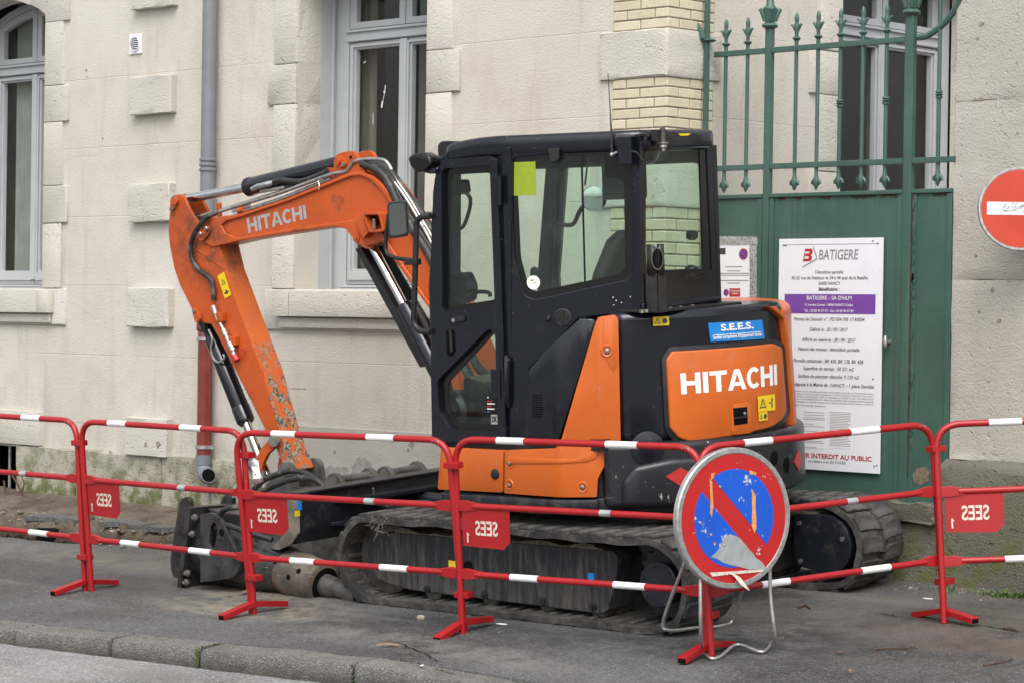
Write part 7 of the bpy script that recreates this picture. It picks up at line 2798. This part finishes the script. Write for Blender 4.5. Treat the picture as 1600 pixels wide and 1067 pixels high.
BU = thing('digger_bucket', 'worn steel bucket with pinned ears standing behind the dozer blade', 'bucket', mtx=MM @ Matrix.Translation((1.86, .02, .12)))
PB5 = PL((0, 0, 0), (1, 0, 0), (0, 0, 1), 1)
sh_ = [(-.20, .32), (.24, .34), (.34, .16), (.26, -.02), (.05, -.075), (-.16, -.02), (-.24, .14)]
mb = MB().prism(PB5, rnd(sh_, .08, 4), -.40, .40)
mb.obj('shell', MAT['worn'], BU, bev=.006)
for l, df in ((.345, 0), (.055, 0), (-.055, -.03), (-.33, -.03)):
    ee = [(-.15 + df, .30), (-.11 + df, .44), (-.055 + df, .50), (.0 + df, .505), (.05 + df, .46), (.10 + df, .31)]
    mb = MB().prism(PB5, rnd(ee, [0, .03, .05, .05, .04, 0], 4), -l - .018, -l + .018)
    e_ = mb.obj('ear', MAT['worn'], BU, bev=.006)
    MB().lathe((-.025 + df, l + .018, .455), (0, 1, 0), [(.03, 0), (.03, .006), (.016, .007), (.0, .007)], 18).obj('pin_head', MAT['rusty'], e_)
for l0_, l1_, df in ((.07, .33, 0), (-.315, -.07, -.03)):
    MB().cyl((-.025 + df, l0_, .455), (-.025 + df, l1_, .455), .028, 18).obj('pin', MAT['worn'], BU, ang=60)

# ================================================================ SMALL THINGS ON THE GROUND
def pebble(px, py, sx, sy, sz, name, label, mat='pebble', cat='stone'):
    p = ground(px, py)
    mb = MB().blob((0, 0, 0), sx, sy, sz, 2, .0)
    sd_ = random.random() * 50
    mb.map(lambda c: c * (1 + .35 * mn.noise(c * 22 + V((sd_, 0, 0)))))
    o = mb.obj(name, MAT[mat], None, ang=25)
    o.location = (p.x, p.y, p.z + sz * .6)
    return tag(o, label, cat)


pebble(658, 968, .026, .02, .017, 'stone_chip', 'pale stone chip on the pavement left of the third barrier foot')
pebble(356, 932, .026, .018, .008, 'stone_chip', 'flat grey stone chip on the pavement below the breaker plate', 'kerb')
pebble(526, 930, .011, .01, .008, 'green_leaf', 'tiny green leaf under the tip of the chisel', 'weed', 'leaf')
pebble(660, 1040, .01, .01, .004, 'stone_chip', 'small white chip by the kerb joint at the bottom', 'whitedecal')


def flat_leaf(px, py, L, W, ang, label, mat='leafm', name='dead_leaf'):
    p = ground(px, py)
    mb = MB()
    n = 6
    a, b = [], []
    for k in range(n + 1):
        t = k / n
        w = W * math.sin(math.pi * min(1, t * .92 + .04)) ** .7
        z = .006 + .012 * math.sin(t * 3)
        x = (t - .5) * L
        a.append(mb.bm.verts.new((x, w, z + .004)))
        b.append(mb.bm.verts.new((x, -w, z)))
    for k in range(n):
        mb.bm.faces.new((a[k], a[k + 1], b[k + 1], b[k]))
    o = mb.obj(name, MAT[mat], None)
    o.location = p
    o.rotation_euler = (math.atan(.072), 0, ang)
    return tag(o, label, 'leaf')


flat_leaf(386, 928, .075, .022, .9, 'brown leaf on the pavement below the breaker')
flat_leaf(606, 1011, .12, .012, .75, 'thin brown leaf lying near the kerb joint')
flat_leaf(1327, 1052, .02, .012, .2, 'small pale leaf on the asphalt at the lower right')


def twig(pts, r, label, name='twig'):
    P_ = [ground(*q) for q in pts]
    for k, p in enumerate(P_):
        p.z += r + .003 * (k % 2)
    c = P_[0].copy()
    o = MB().tube(spline(P_, 4), [r * (1 - .5 * k / (4 * (len(P_) - 1))) for k in range(4 * (len(P_) - 1) + 1)], 6).obj(name, MAT['wood'], None)
    recenter(o, c)
    return tag(o, label, 'twig')


twig([(1537, 1041), (1552, 1039), (1566, 1036), (1582, 1031)], .006, 'dark twig lying near the lower right corner')
twig([(1369, 1015), (1390, 1014.5), (1415, 1014), (1424, 1012), (1433, 1013.5)], .005, 'reddish twig on the asphalt right of the parking sign')
twig([(1310, 1022), (1320, 1021.5)], .006, 'short black stick right of the parking sign')
twig([(1247, 951), (1258, 948), (1266, 952)], .008, 'dark root scrap behind the parking sign')
twig([(1568, 983), (1578, 984), (1590, 988)], .008, 'dark scrap of bark at the right edge')
# dry stems by the cellar opening
for k, (pts, lb) in enumerate(((((40, 792), (34, 770), (25, 752), (15, 735)), 'dry branching stem before the dark cellar opening'), (((10, 790), (8, 765), (6, 750)), 'short dry stem at the left picture edge'))):
    b0_ = PL((0, 11.22, 0), (1, 0, 0), (0, 0, 1))
    P_ = [b0_.hit(*q) for q in pts]
    mb = MB().tube(spline(P_, 4), .008, 6)
    if k == 0:
        mb.tube([b0_.hit(34, 770), b0_.hit(38, 755), b0_.hit(33, 742)], .005, 6)
        mb.tube([b0_.hit(25, 752), b0_.hit(27, 742), b0_.hit(22, 738)], .004, 6)
    o = mb.obj('dry_stem', MAT['wood'], None)
    recenter(o, P_[0])
    tag(o, lb, 'stem')

def crack(pts, r):
    P_ = []
    for q0, q1 in zip(pts, pts[1:]):
        n_ = 9
        for k in range(n_):
            t = k / n_
            P_.append((q0[0] + (q1[0] - q0[0]) * t + random.uniform(-2, 2), q0[1] + (q1[1] - q0[1]) * t + random.uniform(-1.2, 1.2)))
    W_ = [ground(*q) + V((0, 0, .0045)) for q in P_]
    mb = MB()
    vs = []
    for a, b in zip(W_, W_[1:]):
        d = (b - a).normalized()
        n_ = V((-d.y, d.x, 0)) * r * random.uniform(.2, 1)
        n_.z = .072 * n_.y
        vs.append((mb.bm.verts.new(a + n_), mb.bm.verts.new(a - n_)))
    for A, B_ in zip(vs, vs[1:]):
        mb.bm.faces.new((A[0], A[1], B_[1], B_[0]))
    struct(mb.obj('pavement_crack', MAT['dark'], None, smooth=False))


crack([(1374, 957), (1419, 967), (1526, 976), (1610, 990)], .006)
crack([(625, 1031), (672, 1043), (723, 1059)], .006)
crack([(620, 1003), (660, 1020), (700, 1041)], .004)
crack([(300, 878), (340, 888), (392, 897)], .004)
pebble(1450, 935, .035, .02, .003, 'stone_chip', 'flat white chip on the asphalt left of the rightmost barrier foot', 'whitedecal')
pebble(785, 975, .04, .02, .004, 'stone_chip', 'flat white flake beside the third barrier foot, at the track edge', 'whitedecal')

# rubble and grit: along the wall, round the trench, under the track and by the gate
mb = MB()


def grit(n, fx_, fy_, s0, s1):
    for _ in range(n):
        x, y = fx_(), fy_()
        s = s0 * (s1 / s0) ** (random.random() ** 2.2)
        r = bmesh.ops.create_icosphere(mb.bm, subdivisions=1, radius=s)
        k = (random.uniform(.7, 1.4), random.uniform(.7, 1.3), random.uniform(.4, .8))
        z_ = zg(x, y) + (.03 if x < -13 and y > near(x) + .7 else 0) + s * .25
        if x < -13 and near(x) < y < near(x) + .5:
            z_ = zg(x, y) - .23 + s * .3
        for v in r['verts']:
            v.co = V((v.co.x * k[0], v.co.y * k[1], v.co.z * k[2])) * random.uniform(.8, 1.2) + V((x, y, z_))


U = random.uniform
grit(1500, lambda: U(-19, -13.1), lambda: 11.33 - abs(random.gauss(0, .35)), .003, .014)
grit(350, lambda: U(-16.5, -13.1), lambda: U(10.1, 10.8), .005, .022)
grit(300, lambda: random.gauss(-11.0, .35), lambda: random.gauss(9.35, .12), .002, .007)
grit(250, lambda: U(-8.3, -6.5), lambda: random.gauss(11.5, .08), .003, .012)
grit(900, lambda: U(-13, -6), lambda: U(8.4, 11.2), .0012, .005)
grit(250, lambda: U(-14, -12), lambda: U(8.4, 10.4), .0015, .006)
struct(mb.obj('grit', MAT['rubble'], None, smooth=False))['kind'] = 'stuff'

# weeds at the foot of the pier and in the kerb joints
mb = MB()


def blades(n, cx, cy, sx, sy, h, w):
    for _ in range(n):
        x, y = random.gauss(cx, sx), random.gauss(cy, sy)
        z_ = zg(x, y)
        a = U(0, 6.28)
        hh = h * U(.4, 1)
        l = U(.3, 1) * hh
        d = V((math.cos(a), math.sin(a), 0))
        s_ = V((-d.y, d.x, 0)) * w * U(.6, 1.3)
        b_ = V((x, y, z_))
        m = b_ + d * l * .35 + V((0, 0, hh * .7))
        t = b_ + d * l + V((0, 0, hh * U(.6, 1)))
        v = [mb.bm.verts.new(p) for p in (b_ - s_ * .5, b_ + s_ * .5, m + s_, t, m - s_)]
        mb.bm.faces.new(v)


blades(330, -7.5, 11.5, .13, .035, .04, .005)
blades(50, -7.95, 11.5, .06, .05, .025, .004)
blades(60, -7.0, 11.5, .25, .04, .025, .004)
mb.obj('weeds', MAT['weed'], None, smooth=False, kind='stuff')
mb = MB()
for px_k, dz in ((308, 0), (311, 0)):
    pass


def kerbmoss(x, n):
    for _ in range(n):
        t = random.random()
        y = ky(x) - .012 + (.17 * random.random() if t > .75 else 0)
        z_ = zg(x, y) + kdrop(x) - (U(0, .1) if t <= .75 else -.004)
        bmesh.ops.create_icosphere(mb.bm, subdivisions=1, radius=U(.002, .006), matrix=Matrix.Translation((x + U(-.012, .012), y, z_)))


kerbmoss(-10.10, 110)
kerbmoss(-11.42, 14)
kerbmoss(-9.12, 12)
mb.obj('kerb_moss', MAT['moss'], None, smooth=False, kind='stuff')
